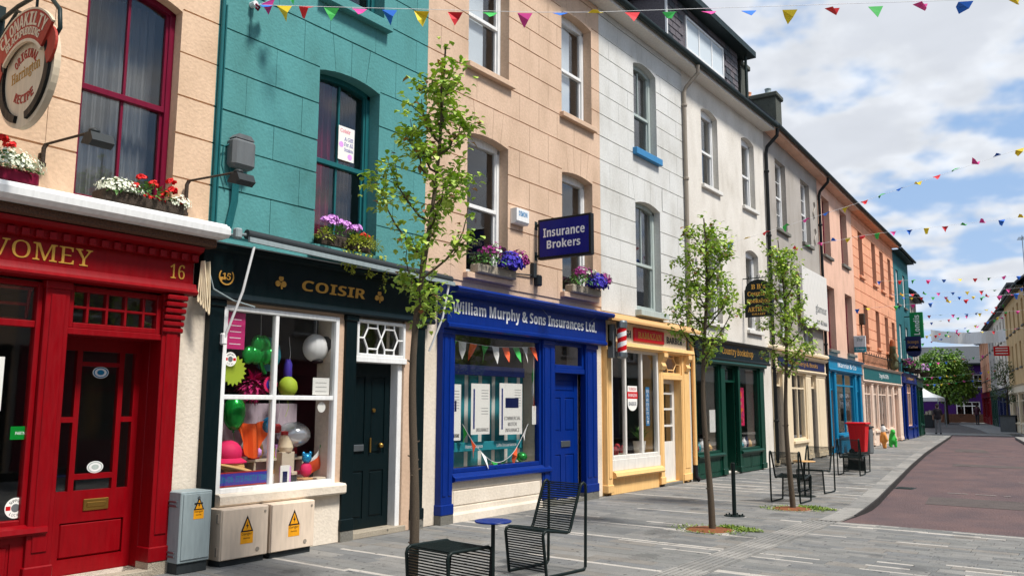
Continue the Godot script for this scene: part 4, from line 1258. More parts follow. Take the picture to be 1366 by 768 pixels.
func houses_far() -> void:
	var L := place("terraced_house", "weathered grey house with a pale salon board over a cream shopfront", "house", Vector2(22.36, 0), Vector2(28.4, -0.3))
	var w := [[1.05, 6.62, 2.15, 8.68, 0.0], [3.87, 6.68, 4.98, 8.72, 0.0], [0.95, 3.5, 2.0, 5.68, 0.0], [3.5, 3.5, 4.62, 5.72, 0.0]]
	var bays := [[0.1, 0.72, "door", M.navy_paint], [1.62, 3.2, "window"], [3.8, 4.45, "door", M.navy_paint]]
	shell(0.0, L, 9.2, w + bay_holes(bays, 2.55), M.grey_render, 0.0, [0.0, 3.0, 6.1])
	far_windows(w, M.upvc, {"z": -0.14, "fw": 0.06, "up": 1, "low": 1, "rows": 1, "sill": M.concrete})
	var rf := roof(0.0, L, 9.2, M.salmon_render)
	simple_shop(-0.05, 5.6, 3.05, M.cream_paint, M.navy_paint, bays, "Stationery & Books", M.gold_dull)
	var s := S()
	cb(s, -0.3, 3.08, 0.0, 5.75, 3.2, 0.22, 0.03)
	part("cornice", s, M.cream_paint)
	for q in [8.0, 7.1]:
		s = S()
		var p := []
		for i in 17:
			var u := i / 16.0
			p.append(Vector3(5.45 + 0.12 * sin(TAU * u), q + 0.28 - 0.56 * u, 0.03))
		tube(s, p, 0.022, 6)
		part("wall_tie", s, M.grey_render)
	downpipe([Vector3(L + 0.05, 9.2, 0.38), Vector3(L + 0.05, 9.05, 0.36), Vector3(L, 8.75, 0.1), Vector3(L - 0.02, 8.6, 0.07), Vector3(L - 0.02, 0.1, 0.07)], 0.05, M.black_paint, [7.6, 5.6, 3.6])
	s = S()
	bx(s, L - 0.35, 9.6, -2.55, L + 0.35, 12.25, -1.15)
	cb(s, L - 0.42, 12.25, -2.62, L + 0.42, 12.42, -1.08, 0.03)
	var ch := part("chimney", s, M.chimney_render, rf)
	for z in [-2.2, -1.5]:
		s = S()
		lathe(s, [[0.13, 12.42], [0.1, 12.6], [0.12, 12.68], [0.09, 12.7], [0.0, 12.72]], Vector3(L, 0, z), 12)
		part("chimney_pot", s, M.orange_render if z < -2.0 else M.zinc, rf)
	s = S()
	var t := thing("shop_board", "pale grey salon board on the weathered grey house", "sign", Vector3(25.2, 4.02, -0.05), "", atan2(0.3, 6.04), true)
	bx(s, 0.0, 0.0, 0.02, 3.15, 1.75, 0.1)
	part("panel", s, M.white_paint)
	words("glamour", M.plastic_grey, "Droid Sans", 1.5, 2.95, 0.42, 0.75, 0.1, t)
	words("021 4633684", M.plastic_grey, "Droid Sans", 1.6, 2.95, 0.12, 0.25, 0.1, t)

	L = place("terraced_house", "salmon pink house with deep bare windows over an azure shopfront", "house", Vector2(28.4, -0.3), Vector2(34.0, -0.6))
	w = [[0.6, 6.72, 1.75, 8.78, 0.0], [3.5, 6.8, 4.68, 8.85, 0.0], [0.75, 3.5, 1.95, 5.68, 0.0], [3.7, 3.5, 4.95, 5.72, 0.0]]
	bays = [[0.35, 0.95, "door", M.azure_paint], [1.25, 4.35, "window"], [4.65, 5.25, "door", M.azure_paint]]
	shell(0.0, L, 9.2, w + bay_holes(bays, 2.7), M.salmon_render, 0.0, [0.0, 3.0, 6.1])
	far_windows(w, M.maroon_paint, {"z": -0.2, "fw": 0.06, "sill": M.concrete})
	roof(0.0, L, 9.2, M.salmon_render)
	simple_shop(0.05, 5.55, 3.25, M.azure_paint, null, bays, "Mannix & Co", M.letter_white)
	L = place("terraced_house", "orange house with horizontal scored courses over a pale pink toy shop", "house", Vector2(34.0, -0.6), Vector2(43.4, -1.05))
	w = [[1.15, 6.8, 2.0, 8.68, 0.0], [3.95, 6.8, 4.85, 8.62, 0.0], [5.85, 6.75, 6.75, 8.55, 0.0], [7.9, 6.75, 8.7, 8.5, 0.0], [1.55, 4.05, 2.4, 5.75, 0.0], [4.15, 4.05, 5.0, 5.7, 0.0], [6.3, 4.0, 7.15, 5.6, 0.0], [8.1, 4.0, 8.9, 5.5, 0.0]]
	bays = [[0.5, 1.9, "window"], [2.3, 3.2, "window"], [3.4, 5.4, "window"], [5.7, 6.8, "window"], [7.2, 8.4, "door"]]
	shell(0.0, L, 9.2, w + bay_holes(bays, 2.4), M.orange_render, -0.018, [0.0, 3.4, 6.4])
	blocks(0.0, L, ROWS.slice(1, 14) + [9.2], 1.4, w, [M.orange_render], cur, -0.018, 3, 0.03)
	far_windows(w, M.maroon_paint, {"z": -0.18, "fw": 0.05, "sill": M.orange_render})
	roof(0.0, L, 9.2, M.orange_render)
	var fa := simple_shop(0.1, 9.2, 3.2, M.blush_paint, M.teal_paint, bays, "", null, 0.6)
	words("Toys & Gifts", M.letter_white, "Droid Sans", 3.4, 5.6, 2.72, 2.95, 0.135, fa)
	s = S()
	tube(s, [Vector3(0.2, 3.62, 0.15), Vector3(9.1, 3.62, 0.15)], 0.02, 6)
	for i in 36: tube(s, [Vector3(0.2 + i * 0.25, 3.22, 0.15), Vector3(0.2 + i * 0.25, 3.72 if i % 2 else 3.62, 0.15)], 0.014, 5)
	part("cresting_rail", s, M.wire_black)
	s = S()
	cb(s, 0.55, 4.75, 0.0, 0.75, 5.2, 0.2, 0.03)
	tube(s, [Vector3(0.65, 4.75, 0.06), Vector3(0.65, 3.3, 0.06)], 0.03, 6)
	part("hopper_pipe", s, M.rust_iron)
	L = place("terraced_house", "dark sea-blue house with white windows over a navy shopfront", "house", Vector2(43.4, -1.05), Vector2(48.5, -1.35))
	w = [[0.75, 6.6, 1.5, 8.3, 0.0], [3.0, 6.6, 3.75, 8.3, 0.0], [0.9, 3.9, 1.7, 5.6, 0.0], [3.0, 3.9, 3.8, 5.6, 0.0]]
	bays = [[0.4, 1.2, "door"], [1.6, 3.2, "window", M.salmon_render], [3.6, 4.6, "window"]]
	shell(0.0, L, 9.1, w + bay_holes(bays, 2.6), M.sea_render, 0.0, [0.0, 3.0, 6.1])
	far_windows(w, M.upvc, {"z": -0.06, "fw": 0.11, "sill": M.concrete})
	roof(0.0, L, 9.1, M.gutter_dark)
	simple_shop(0.1, 5.0, 3.2, M.blue_paint, M.sign_blue, bays, "Antiques", M.gold)
	L = place("terraced_house", "narrow grey-brown house over a deep green shopfront at the row's end", "house", Vector2(48.5, -1.35), Vector2(52.4, -1.75))
	w = [[0.6, 5.4, 1.35, 6.9, 0.0], [2.2, 5.4, 2.95, 6.9, 0.0], [0.6, 3.5, 1.35, 4.8, 0.0], [2.2, 3.5, 2.95, 4.8, 0.0]]
	bays = [[0.3, 1.1, "door"], [1.4, 3.5, "window"]]
	shell(0.0, L, 7.4, w + bay_holes(bays, 2.5), M.grey_render, 0.0, [0.0, 3.0, 5.1])
	far_windows(w, M.upvc, {"z": -0.1, "fw": 0.08, "sill": M.concrete})
	roof(0.0, L, 7.4, M.gutter_dark, 2.0)
	simple_shop(0.05, L - 0.05, 3.1, M.bottle_green, null, bays)

	# right side of the street, far end first; each front runs towards the camera
	var A := Vector2(61, 2.1); var D := (Vector2(87.3, -2.5) - A).normalized()
	var spec := [
		[21.5, 34.0, 7.6, "orange_render", "red_paint", "orange house with purple neighbour at the far bend of the street"],
		[14.3, 21.5, 8.0, "grey_render", "bottle_green", "slate grey house with dark green door at the far right"],
		[3.8, 14.3, 8.0, "ivory_render", "navy_paint", "cream house with boxy rooftop storey on the far right"],
		[-8.6, 3.8, 8.1, "sand_render", "cream_paint", "mustard yellow house with chimney nearest on the far right"]]
	for k in 4:
		var q: Array = spec[k]
		L = place("terraced_house", q[5], "house", A + D * q[1], A + D * q[0])
		w = []
		var n := int(L / 2.4)
		for i in n:
			var c := (i + 0.5) * L / n
			for y in [3.9, 6.1]: w.append([c - 0.45, y, c + 0.45, y + 1.45, 0.0])
		bays = [[0.6, 1.5, "door"], [2.0, L * 0.5 - 0.4, "window"], [L * 0.5 + 0.2, L - 1.8, "window"], [L - 1.4, L - 0.5, "door"]]
		shell(0.0, L, q[2], w + bay_holes(bays, 2.4), M[q[3]], 0.0, [0.0, 3.0, 5.6])
		far_windows(w, M.upvc if k != 2 else M.black_paint, {"z": -0.14, "fw": 0.07, "sill": M.concrete})
		rf = roof(0.0, L, q[2], M.gutter_dark, 2.2)
		simple_shop(0.1, L - 0.1, 2.9, M[q[4]], null, bays)
		if k == 2:
			s = S()
			bx(s, 1.0, q[2] + 0.3, -3.2, 8.5, q[2] + 1.9, -0.6)
			cb(s, 0.8, q[2] + 1.9, -3.4, 8.7, q[2] + 2.1, -0.4, 0.02)
			part("rooftop_storey", s, M.roof_slate)
		if k == 3:
			s = S()
			bx(s, 3.5, q[2] + 0.4, -2.6, 4.6, q[2] + 3.1, -1.4)
			cb(s, 3.4, q[2] + 3.1, -2.7, 4.7, q[2] + 3.3, -1.3, 0.02)
			part("chimney", s, M.chimney_render, rf)
			s = S()
			tube(s, [Vector3(1.8, q[2] + 1.6, -1.2), Vector3(1.8, q[2] + 4.6, -1.2)], 0.025, 6)
			for i in 5: tube(s, [Vector3(1.2 + i * 0.25, q[2] + 4.4, -1.45), Vector3(1.2 + i * 0.25, q[2] + 4.4, -0.95)], 0.014, 5)
			tube(s, [Vector3(1.1, q[2] + 4.4, -1.2), Vector3(2.3, q[2] + 4.4, -1.2)], 0.016, 5)
			part("roof_aerial", s, M.steel, rf)
	# houses on the camera's side of the street, outside the picture: they shade the road and show in the shop glass
	var opp := [[Vector2(52.0, 11.0), Vector2(36, 12.2), "sage_paint"], [Vector2(36, 12.2), Vector2(19, 12.8), "offwhite_render"], [Vector2(19, 12.8), Vector2(9, 13.2), "grey_render"], [Vector2(9, 13.2), Vector2(-1, 13.9), "cream_render"], [Vector2(-1, 13.9), Vector2(-14, 14.4), "salmon_render"]]
	var olab := ["sage green house", "off-white rendered house", "grey rendered house", "cream rendered house", "pale salmon house"]
	for k in 5:
		var q: Array = opp[k]
		L = place("terraced_house", olab[k] + " across the street, outside the picture", "house", q[0], q[1])
		w = []
		var n := int(L / 2.6)
		for i in n:
			var c := (i + 0.5) * L / n
			w.append([c - 0.5, 3.7, c + 0.5, 5.3, 0.0])
		bays = [[0.6, 1.5, "door"], [2.0, L * 0.5 - 0.4, "window"], [L * 0.5 + 0.2, L - 1.8, "window"]]
		shell(0.0, L, 6.4, w + bay_holes(bays, 2.4), M[q[2]], 0.0, [0.0, 3.0])
		far_windows(w, M.upvc, {"z": -0.14, "fw": 0.07, "sill": M.concrete})
		roof(0.0, L, 6.4, M.gutter_dark, 1.4)
		simple_shop(0.1, L - 0.1, 2.9, [M.bottle_green, M.navy_paint, M.maroon_paint, M.black_paint, M.teal_paint][k], null, bays)
	# purple house that closes the view
	L = place("corner_house", "purple house with slate roof closing the view behind the big tree", "house", Vector2(96.5, -13.5), Vector2(99.3, -1.2))
	w = [[8.7, 3.5, 9.7, 4.9, 0.0], [5.5, 3.5, 6.5, 4.9, 0.0], [2.5, 3.5, 3.5, 4.9, 0.0], [7.0, 0.7, 9.2, 2.1, 0.0], [10.2, 0.05, 11.1, 2.1, 0.0]]
	shell(0.0, L, 5.8, w, mat("purple_render", hexc("421d66"), 0.8, "render"), 0.0, [0.0, 2.8])
	far_windows(w.slice(0, 3), M.upvc, {"z": -0.1, "fw": 0.1, "up": 1})
	glazed(7.0, 9.2, 0.7, 2.1, -0.05, M.upvc, [7.73, 8.47], [1.65], 0.1, 0.08)
	door(10.2, 11.1, 0.05, 2.1, -0.1, M.hot_pink, [[10.3, 0.2, 11.0, 0.9], [10.3, 1.05, 11.0, 1.95]])
	roof(0.0, L, 5.8, M.gutter_dark, 1.9, 5.0)
	s = S()
	bx(s, 3.2, 7.2, -3.0, 4.2, 8.9, -2.0)
	cb(s, 3.1, 8.9, -3.1, 4.3, 9.1, -1.9, 0.02)
	part("chimney", s, M.chimney_render)
	s = S()
	bx(s, 11.0, 7.0, -3.0, 11.8, 8.6, -2.0)
	part("chimney", s, M.chimney_render)
	thing("planter_wall", "low brown brick planter wall below the purple house", "wall", Vector3(95.3, 0, -6.0))
	s = S()
	prism(s, [Vector3(94.2, 0, -10.5), Vector3(96.2, 0, -1.8), Vector3(96.6, 0, -1.9), Vector3(94.6, 0, -10.6)], Vector3(0, 0.85, 0))
	part("body", s, mat("brown_brick", hexc("6b4430"), 0.9, "stone", 0.8))

# shop floors that carry the window displays
func shelves() -> void:
	for q in [[1.4, 3.45, 0.5], [5.32, 6.95, 0.6], [9.05, 11.2, 0.6], [13.55, 15.4, 0.58], [17.25, 18.55, 0.48], [19.8, 21.1, 0.48]]:
		thing("display_shelf", {1.4: "dark display shelf inside the crimson shop window", 5.32: "display shelf under the party goods in the dark green gift shop", 9.05: "display shelf inside the royal blue shop window", 13.55: "display shelf inside the amber barber window", 17.25: "display shelf in the gallery window beside the barber shop", 19.8: "display shelf in the gallery window with the crimson print"}[q[0]], "shelf", Vector3(q[0], q[2], -0.5))
		box_part("board", M.cardboard if q[0] > 5.0 else M.room_dark, q[0], q[2], -0.85, q[1], q[2] + 0.05, -0.06)
		box_part("support", M.room_dark, q[0], 0.2, -0.84, q[1], q[2], -0.8)

# ---------------------------------------------------------------- ground
const KERB := [[0.0, 4.25], [12.45, 4.24], [13.0, 4.25], [14.05, 4.16], [15.9, 3.96], [18.2, 3.65], [21.3, 3.24], [25.5, 2.68], [32.9, 1.76], [39.6, 1.02], [53.6, -0.5]]
const RKERB := [[-20.0, 11.5], [9.0, 10.6], [20.0, 8.4], [35.0, 5.5], [44.75, 3.75], [53.6, 2.5]]
const FRONT := [[-20.0, 0.0], [22.36, 0.0], [28.4, -0.3], [34.0, -0.6], [43.4, -1.05], [48.5, -1.35], [52.4, -1.75], [54.0, -1.9]]

func at_x(t: Array, x: float) -> float:
	for i in t.size() - 1:
		if x <= t[i + 1][0]: return lerpf(t[i][1], t[i + 1][1], clampf((x - t[i][0]) / (t[i + 1][0] - t[i][0]), 0.0, 1.0))
	return t[-1][1]

func strip(s: SurfaceTool, a: Array, b: Array, x0: float, x1: float, n: int, h: Callable) -> void:
	for i in n:
		var u := lerpf(x0, x1, float(i) / n); var v := lerpf(x0, x1, float(i + 1) / n)
		quad(s, Vector3(u, h.call(u), at_x(b, u)), Vector3(v, h.call(v), at_x(b, v)), Vector3(v, h.call(v), at_x(a, v)), Vector3(u, h.call(u), at_x(a, u)))

func road_y(x: float) -> float: return -0.012 - 0.1 * smoothstep(12.5, 15.5, x) * (1.0 - smoothstep(50.5, 53.0, x))

func slab(s: SurfaceTool, x0: float, x1: float, z0: float, z1: float, y: float) -> void:
	var c := 0.004
	var a := Vector3(x0, y - c, z1); var b := Vector3(x1, y - c, z1); var d := Vector3(x1, y - c, z0); var e := Vector3(x0, y - c, z0)
	var ti := Vector3(0, c, 0)
	var a1 := a + ti + Vector3(c, 0, -c); var b1 := b + ti + Vector3(-c, 0, -c); var d1 := d + ti + Vector3(-c, 0, c); var e1 := e + ti + Vector3(c, 0, c)
	quad(s, a1, b1, d1, e1)
	quad(s, a, b, b1, a1); quad(s, b, d, d1, b1); quad(s, d, e, e1, d1); quad(s, e, a, a1, e1)
	var lo := Vector3(0, -0.03, 0)
	quad(s, a + lo, b + lo, b, a); quad(s, b + lo, d + lo, d, b); quad(s, d + lo, e + lo, e, d); quad(s, e + lo, a + lo, a, e)

# rows of long slabs across the street; those that show largest are pieces of their own
func pave(called: String, bed: Material, x0: float, x1: float, za: Callable, zb: Callable, widths: Array, len0: float, len1: float, tones: Array, light: Material, plight: float, seen: Callable) -> void:
	org = Vector3.ZERO
	var s := S()
	var n := 60
	for i in n:
		var u := lerpf(x0, x1, float(i) / n); var v := lerpf(x0, x1, float(i + 1) / n)
		quad(s, Vector3(u, -0.02, zb.call(u)), Vector3(v, -0.02, zb.call(v)), Vector3(v, -0.02, za.call(v)), Vector3(u, -0.02, za.call(u)))
	var base := struct(called, s, bed)
	var rest := {}
	var all := []
	var x := x0
	while x < x1 - 0.03:
		var narrow := rng.randf() < plight
		var w: float = rng.randf_range(0.045, 0.075) if narrow else widths[rng.randi() % widths.size()]
		w = minf(w, x1 - x)
		var z: float = za.call(x + w * 0.5) + 0.01
		var end: float = zb.call(x + w * 0.5)
		z -= rng.randf() * len0
		var zs: float = za.call(x + w * 0.5) + 0.01
		while z < end - 0.02:
			var l := rng.randf_range(len0, len1)
			var a := maxf(z, zs); var b := minf(z + l, end)
			if b - a > 0.03:
				all.append([seen.call(x, (a + b) * 0.5), x + 0.0025, x + w - 0.0025, a + 0.003, b - 0.003, rng.randf_range(-0.0015, 0.0015), light if narrow and rng.randf() < 0.6 else tones[rng.randi() % tones.size()]])
			z += l
		x += w
	all.sort_custom(func(p, q): return p[0] < q[0])
	for i in all.size():
		var q: Array = all[i]
		if i < 300 and q[0] < 1e5:
			s = S()
			slab(s, q[1], q[2], q[3], q[4], q[5])
			part("paving_slab", s, q[6], base)
		else:
			if not rest.has(q[6]): rest[q[6]] = S()
			slab(rest[q[6]], q[1], q[2], q[3], q[4], q[5])
	for m in rest:
		var o := part("distant_slabs", rest[m], m, base)
		o.set_meta("kind", "stuff")

func ground() -> void:
	org = Vector3.ZERO
	var s := S()
	quad(s, Vector3(-150, -0.2, 150), Vector3(250, -0.2, 150), Vector3(250, -0.2, -150), Vector3(-150, -0.2, -150))
	struct("ground", s, M.concrete)
	# red tarmac road
	s = S()
	strip(s, KERB, RKERB, 12.46, 53.5, 80, road_y)
	var rm := StandardMaterial3D.new()
	rm.resource_name = "red_tarmac"
	rm.albedo_color = hexc("8a6f6d")
	rm.roughness = 0.85
	rm.uv1_triplanar = true; rm.uv1_world_triplanar = true; rm.uv1_scale = Vector3.ONE * 0.33
	rm.albedo_texture = T.asphalt
	rm.normal_enabled = true; rm.normal_texture = T.stone_n; rm.normal_scale = 0.8
	rm.detail_enabled = true; rm.detail_blend_mode = BaseMaterial3D.BLEND_MODE_MUL; rm.detail_albedo = T.patch
	rm.detail_uv_layer = BaseMaterial3D.DETAIL_UV_2
	rm.uv2_triplanar = true; rm.uv2_world_triplanar = true; rm.uv2_scale = Vector3(0.09, 0.1, 0.13)
	struct("road", s, rm)
	# patched trench repairs, worn paint and a gully on the road
	var dark := mat("repair_tarmac", hexc("665c5a"), 0.9, "stone", 1.1)
	for q in [[16.6, 18.0, 4.6, 8.2], [27.5, 28.6, 3.4, 6.6], [36.0, 38.5, 2.2, 3.4]]:
		s = S()
		for i in 6:
			var u := lerpf(q[0], q[1], i / 6.0); var v := lerpf(q[0], q[1], (i + 1) / 6.0)
			quad(s, Vector3(u, road_y(u) + 0.004, q[3] - 0.2 * (u - q[0])), Vector3(v, road_y(v) + 0.004, q[3] - 0.2 * (v - q[0])), Vector3(v, road_y(v) + 0.004, q[2] - 0.12 * (v - q[0])), Vector3(u, road_y(u) + 0.004, q[2] - 0.12 * (u - q[0])))
		struct("road_repair", s, dark)
	for q in [[18.9, 4.6, 5.7], [33.5, 3.3, 4.4], [22.4, 5.5, 6.3]]:
		s = S()
		for i in 9:
			if i % 4 == 3: continue
			var z := lerpf(q[1], q[2], i / 9.0)
			quad(s, Vector3(q[0], road_y(q[0]) + 0.008, z + (q[2] - q[1]) / 9.5), Vector3(q[0] + 0.09, road_y(q[0]) + 0.008, z + (q[2] - q[1]) / 9.5), Vector3(q[0] + 0.09, road_y(q[0]) + 0.008, z), Vector3(q[0], road_y(q[0]) + 0.008, z))
		struct("road_marking", s, mat("worn_paint", hexc("a9a29e"), 0.9, "stone", 2.0))
	thing("gully_grate", "dark iron drain grate beside the kerb of the red road", "drain", Vector3(19.5, -0.11, 3.7))
	for i in 7:
		box_part("bar", M.gutter_dark, 19.3 + i * 0.06, -0.125, 3.56, 19.33 + i * 0.06, -0.1, 3.86, 0.004)
	box_part("frame", M.gutter_dark, 19.27, -0.13, 3.53, 19.75, -0.104, 3.56, 0.004)
	box_part("frame", M.gutter_dark, 19.27, -0.13, 3.86, 19.75, -0.104, 3.89, 0.004)
	org = Vector3.ZERO
	# pale crossing and the road beyond it
	s = S()
	quad(s, Vector3(53.5, 0.0, 3.0), Vector3(57.5, 0.0, 2.4), Vector3(57.5, 0.0, -12.0), Vector3(53.5, 0.0, -12.0))
	struct("crossing", s, mat("crossing_stone", hexc("b0aeaa"), 0.9, "stone", 0.7))
	s = S()
	quad(s, Vector3(57.5, -0.01, 1.0), Vector3(120.0, -0.01, -10.5), Vector3(120.0, -0.01, -30.0), Vector3(57.5, -0.01, -30.0))
	struct("side_road", s, mat("dark_tarmac", hexc("77716f"), 0.9, "stone", 0.7))
	s = S()
	prism(s, [Vector3(57.5, -0.1, 2.7), Vector3(90.0, -0.1, -3.0), Vector3(96.0, -0.1, -6.0), Vector3(86.0, -0.1, -4.8), Vector3(66.0, -0.1, -0.6), Vector3(57.5, -0.1, 0.9)], Vector3(0, 0.13, 0))
	prism(s, [Vector3(40.0, -0.15, 6.4), Vector3(57.5, -0.15, 2.85), Vector3(57.5, -0.15, 1.9), Vector3(54.0, -0.15, 2.45), Vector3(44.75, -0.15, 3.8), Vector3(35.0, -0.15, 5.5), Vector3(20.0, -0.15, 8.4), Vector3(20.0, -0.15, 11.3)], Vector3(0, 0.15, 0))
	struct("pavement", s, M.crossing_stone)
	var tones := []
	for c in ["919290", "989896", "8b8d8e", "a09f9c", "959593", "858787", "9a9690"]: tones.append(mat("slab_" + c, hexc(c), 0.8, "stone", 0.9))
	var light := mat("slab_light", hexc("ded8d0"), 0.8, "stone", 0.9)
	var bed := mat("bedding", hexc("6e6a64"), 0.95, "stone", 1.5)
	var cam := Vector2(0, 7.6)
	pave("footway", bed, -1.0, 53.4, func(x): return at_x(FRONT, x), func(x): return (3.82 if x < 12.4 else at_x(KERB, x) - 0.3), [0.13, 0.17, 0.2, 0.2, 0.26], 0.4, 0.9, tones, light, 0.3,
		func(x, z): return 1e6 if x < 4.2 or (x < 5.5 and z > 2.2) else (Vector2(x, z) - cam).length())
	pave("raised_crossing", bed, -1.0, 12.44, func(_x): return 4.22, func(_x): return 11.0, [0.1, 0.13, 0.16, 0.2], 0.35, 0.6, tones, light, 0.22,
		func(x, z): return 1e6 if (x < 7.6 or z > 7.0) else (Vector2(x, z) - cam).length())
	# ribbed guidance tiles
	s = S()
	bx(s, -1.0, -0.04, 3.82, 12.42, -0.015, 4.22)
	var cs := struct("guidance_strip", s, bed)
	var tile := S()
	bx(tile, 0.003, -0.03, 0.003, 0.397, -0.004, 0.397)
	for i in 6: cb(tile, 0.003, -0.004, 0.02 + i * 0.0655, 0.397, 0.004, 0.052 + i * 0.0655, 0.003)
	var tm := tile.commit()
	for i in 33: share("ribbed_tile", tm, [tones[3], M.crossing_stone, tones[3], tones[1], M.crossing_stone][i % 5], cs, Transform3D(Basis.IDENTITY, Vector3(-0.8 + i * 0.4, 0, 3.82)))
	# kerb stones with a thin dark strip along the road side
	mat("kerb_edge_dark", hexc("302d2c"), 0.8, "stone", 1.5)
	s = S()
	for i in 60:
		var u := lerpf(12.5, 53.4, i / 60.0); var v := lerpf(12.5, 53.4, (i + 1) / 60.0)
		quad(s, Vector3(u, -0.03, at_x(KERB, u) - 0.02), Vector3(v, -0.03, at_x(KERB, v) - 0.02), Vector3(v, -0.03, at_x(KERB, v) - 0.3), Vector3(u, -0.03, at_x(KERB, u) - 0.3))
	var kb := struct("kerb", s, bed)
	var x := 12.45
	while x < 53.0:
		var v := x + 0.9
		s = S()
		var z0 := at_x(KERB, x); var z1 := at_x(KERB, v)
		prism(s, [Vector3(x + 0.004, -0.2, z0), Vector3(v - 0.004, -0.2, z1), Vector3(v - 0.004, -0.2, z1 - 0.29), Vector3(x + 0.004, -0.2, z0 - 0.29)], Vector3(0, 0.202, 0))
		part("kerb_stone", s, [M.crossing_stone, tones[3], M.crossing_stone, tones[1]][rng.randi() % 4], kb)
		s = S()
		prism(s, [Vector3(x + 0.002, -0.2, z0 + 0.002), Vector3(v - 0.002, -0.2, z1 + 0.002), Vector3(v - 0.002, -0.2, z1 + 0.03), Vector3(x + 0.002, -0.2, z0 + 0.03)], Vector3(0, 0.197 if x > 13.0 else 0.186, 0))
		part("dark_edge", s, M.kerb_edge_dark, kb)
		x = v
	# tree pits with their weeds
	for q in [[10.57, 3.12, 0.31], [13.47, 3.26, 0.3], [5.44, 2.6, 0.3]]:
		org = Vector3.ZERO
		s = S()
		lathe(s, [[q[2], 0.004], [q[2] * 0.97, 0.012], [q[2] * 0.6, 0.02], [0.0, 0.026]], Vector3(q[0], 0, q[1]), 28)
		struct("tree_pit", s, M.soil)
		s = S()
		lathe(s, [[q[2] + 0.02, 0.002], [q[2] + 0.02, 0.008], [q[2], 0.008], [q[2], 0.004]], Vector3(q[0], 0, q[1]), 28)
		struct("pit_edging", s, M.slab_light)
		s = S()
		for i in 1000:
			var side := rng.randf() < 0.72
			var a := (rng.randf_range(-0.5, 0.9) if side else rng.randf_range(0.0, TAU))
			var r: float = q[2] * rng.randf_range(0.85, 1.95 if side else 1.7)
			var p := Vector3(q[0] + cos(a + 0.3) * r * 0.8 + (0.03 if side else 0.0), 0.003, q[1] + sin(a + 0.3) * r + (0.08 if side else 0.0))
			var gr := rng.randf()
			leaf(s, p, Vector3(rng.randf_range(-1, 1), rng.randf_range(0.1, 1.0), rng.randf_range(-1, 1)).normalized(), rng.randf_range(0.02, 0.06), 0.016, Color(0.11 + 0.15 * gr, 0.2 + 0.14 * gr, 0.035))
		var wd := MeshInstance3D.new()
		wd.name = numbered("weeds")
		wd.mesh = s.commit()
		wd.material_override = M.weed
		add_child(wd)
		wd.set_meta("kind", "stuff")
		wd.set_meta("label", "short green weeds sprouting round the %s tree pit" % ["middle", "farthest", "nearest"][[10.57, 13.47, 5.44].find(q[0])])
		wd.set_meta("category", "weeds")

# ---------------------------------------------------------------- trees
func street_tree(label: String, base: Vector3, h: float, y0: float, spread: float, lean: Vector3, leaves: int, seed_: int, dense := 1.0, rise := 1.55) -> void:
	rng.seed = seed_
	thing("street_tree", label, "tree", base, "young street trees along the footway")
	var axis := func(y: float) -> Vector3:
		var u := y / h
		return base + Vector3(0, y, 0) + lean * u * u + Vector3(0.03 * sin(y * 2.1 + seed_), 0, 0.03 * sin(y * 1.7 + seed_ * 2.0))
	var s := S()
	var pts := []
	for i in 25: pts.append(axis.call(h * i / 24.0 * 0.97))
	tube(s, pts, 0.046, 9, 0.008)
	for k in 7: # knots of pruned twigs
		var y := rng.randf_range(0.4, y0)
		var a := rng.randf() * TAU
		var p: Vector3 = axis.call(y)
		tube(s, [p, p + Vector3(cos(a), 0.4, sin(a)) * 0.055], 0.014, 6, 0.006)
	part("trunk", s, M.bark)
	var tips := []
	s = S()
	var nb := int(15 * dense)
	for k in nb:
		var u := (k + rng.randf() * 0.8) / nb
		var y := lerpf(y0, h * 0.9, u)
		var a := k * 2.4 + rng.randf_range(-0.5, 0.5)
		var reach := spread * (1.0 - 0.62 * pow(u, 1.3)) * rng.randf_range(0.65, 1.1) * (0.7 if u < 0.08 else 1.0)
		var p: Vector3 = axis.call(y)
		var d := Vector3(cos(a), 0, sin(a))
		var br := []
		var L := reach * rise
		for i in 7:
			var t := i / 6.0
			br.append(p + d * reach * (1.0 - pow(1.0 - t, 1.6)) + Vector3(0, L * 0.82 * t * (0.55 + 0.45 * t), 0) + Vector3(rng.randf_range(-0.02, 0.02), 0, rng.randf_range(-0.02, 0.02)))
		tube(s, br, 0.013, 6, 0.003)
		for i in range(1, 7): tips.append([br[i], (br[i] - br[i - 1]).normalized(), 0.55 + 0.45 * i / 6.0])
		for m in 3:
			var i0 := rng.randi_range(2, 5)
			var q: Vector3 = br[i0]
			var e := (d.rotated(Vector3.UP, rng.randf_range(-1.4, 1.4)) + Vector3(0, rng.randf_range(0.1, 0.9), 0)).normalized()
			var l := rng.randf_range(0.12, 0.3)
			tube(s, [q, q + e * l * 0.5, q + e * l + Vector3(0, 0.02, 0)], 0.005, 5, 0.002)
			for t in [0.4, 0.7, 1.0]: tips.append([q + e * l * t, e, 1.0])
	for i in range(10, 25):
		if pts[i].y > y0 + 0.2: tips.append([pts[i], Vector3.UP, 0.6])
	part("branches", s, M.bark)
	s = S()
	for i in leaves:
		var t: Array = tips[rng.randi() % tips.size()]
		var o := Vector3(rng.randfn(0, 1), rng.randfn(0, 0.8), rng.randfn(0, 1)) * 0.045
		var d: Vector3 = (t[1] * 0.5 + Vector3(rng.randf_range(-1, 1), rng.randf_range(-0.75, 0.55), rng.randf_range(-1, 1))).normalized()
		var v := rng.randf()
		var c := Color(0.19, 0.35, 0.035).lerp(Color(0.52, 0.62, 0.10), v)
		if rng.randf() < 0.04: c = Color(0.3, 0.12, 0.05)
		leaf(s, t[0] + o, d, rng.randf_range(0.05, 0.095), rng.randf_range(0.035, 0.058), c)
	part("foliage", s, M.tree_leaf)

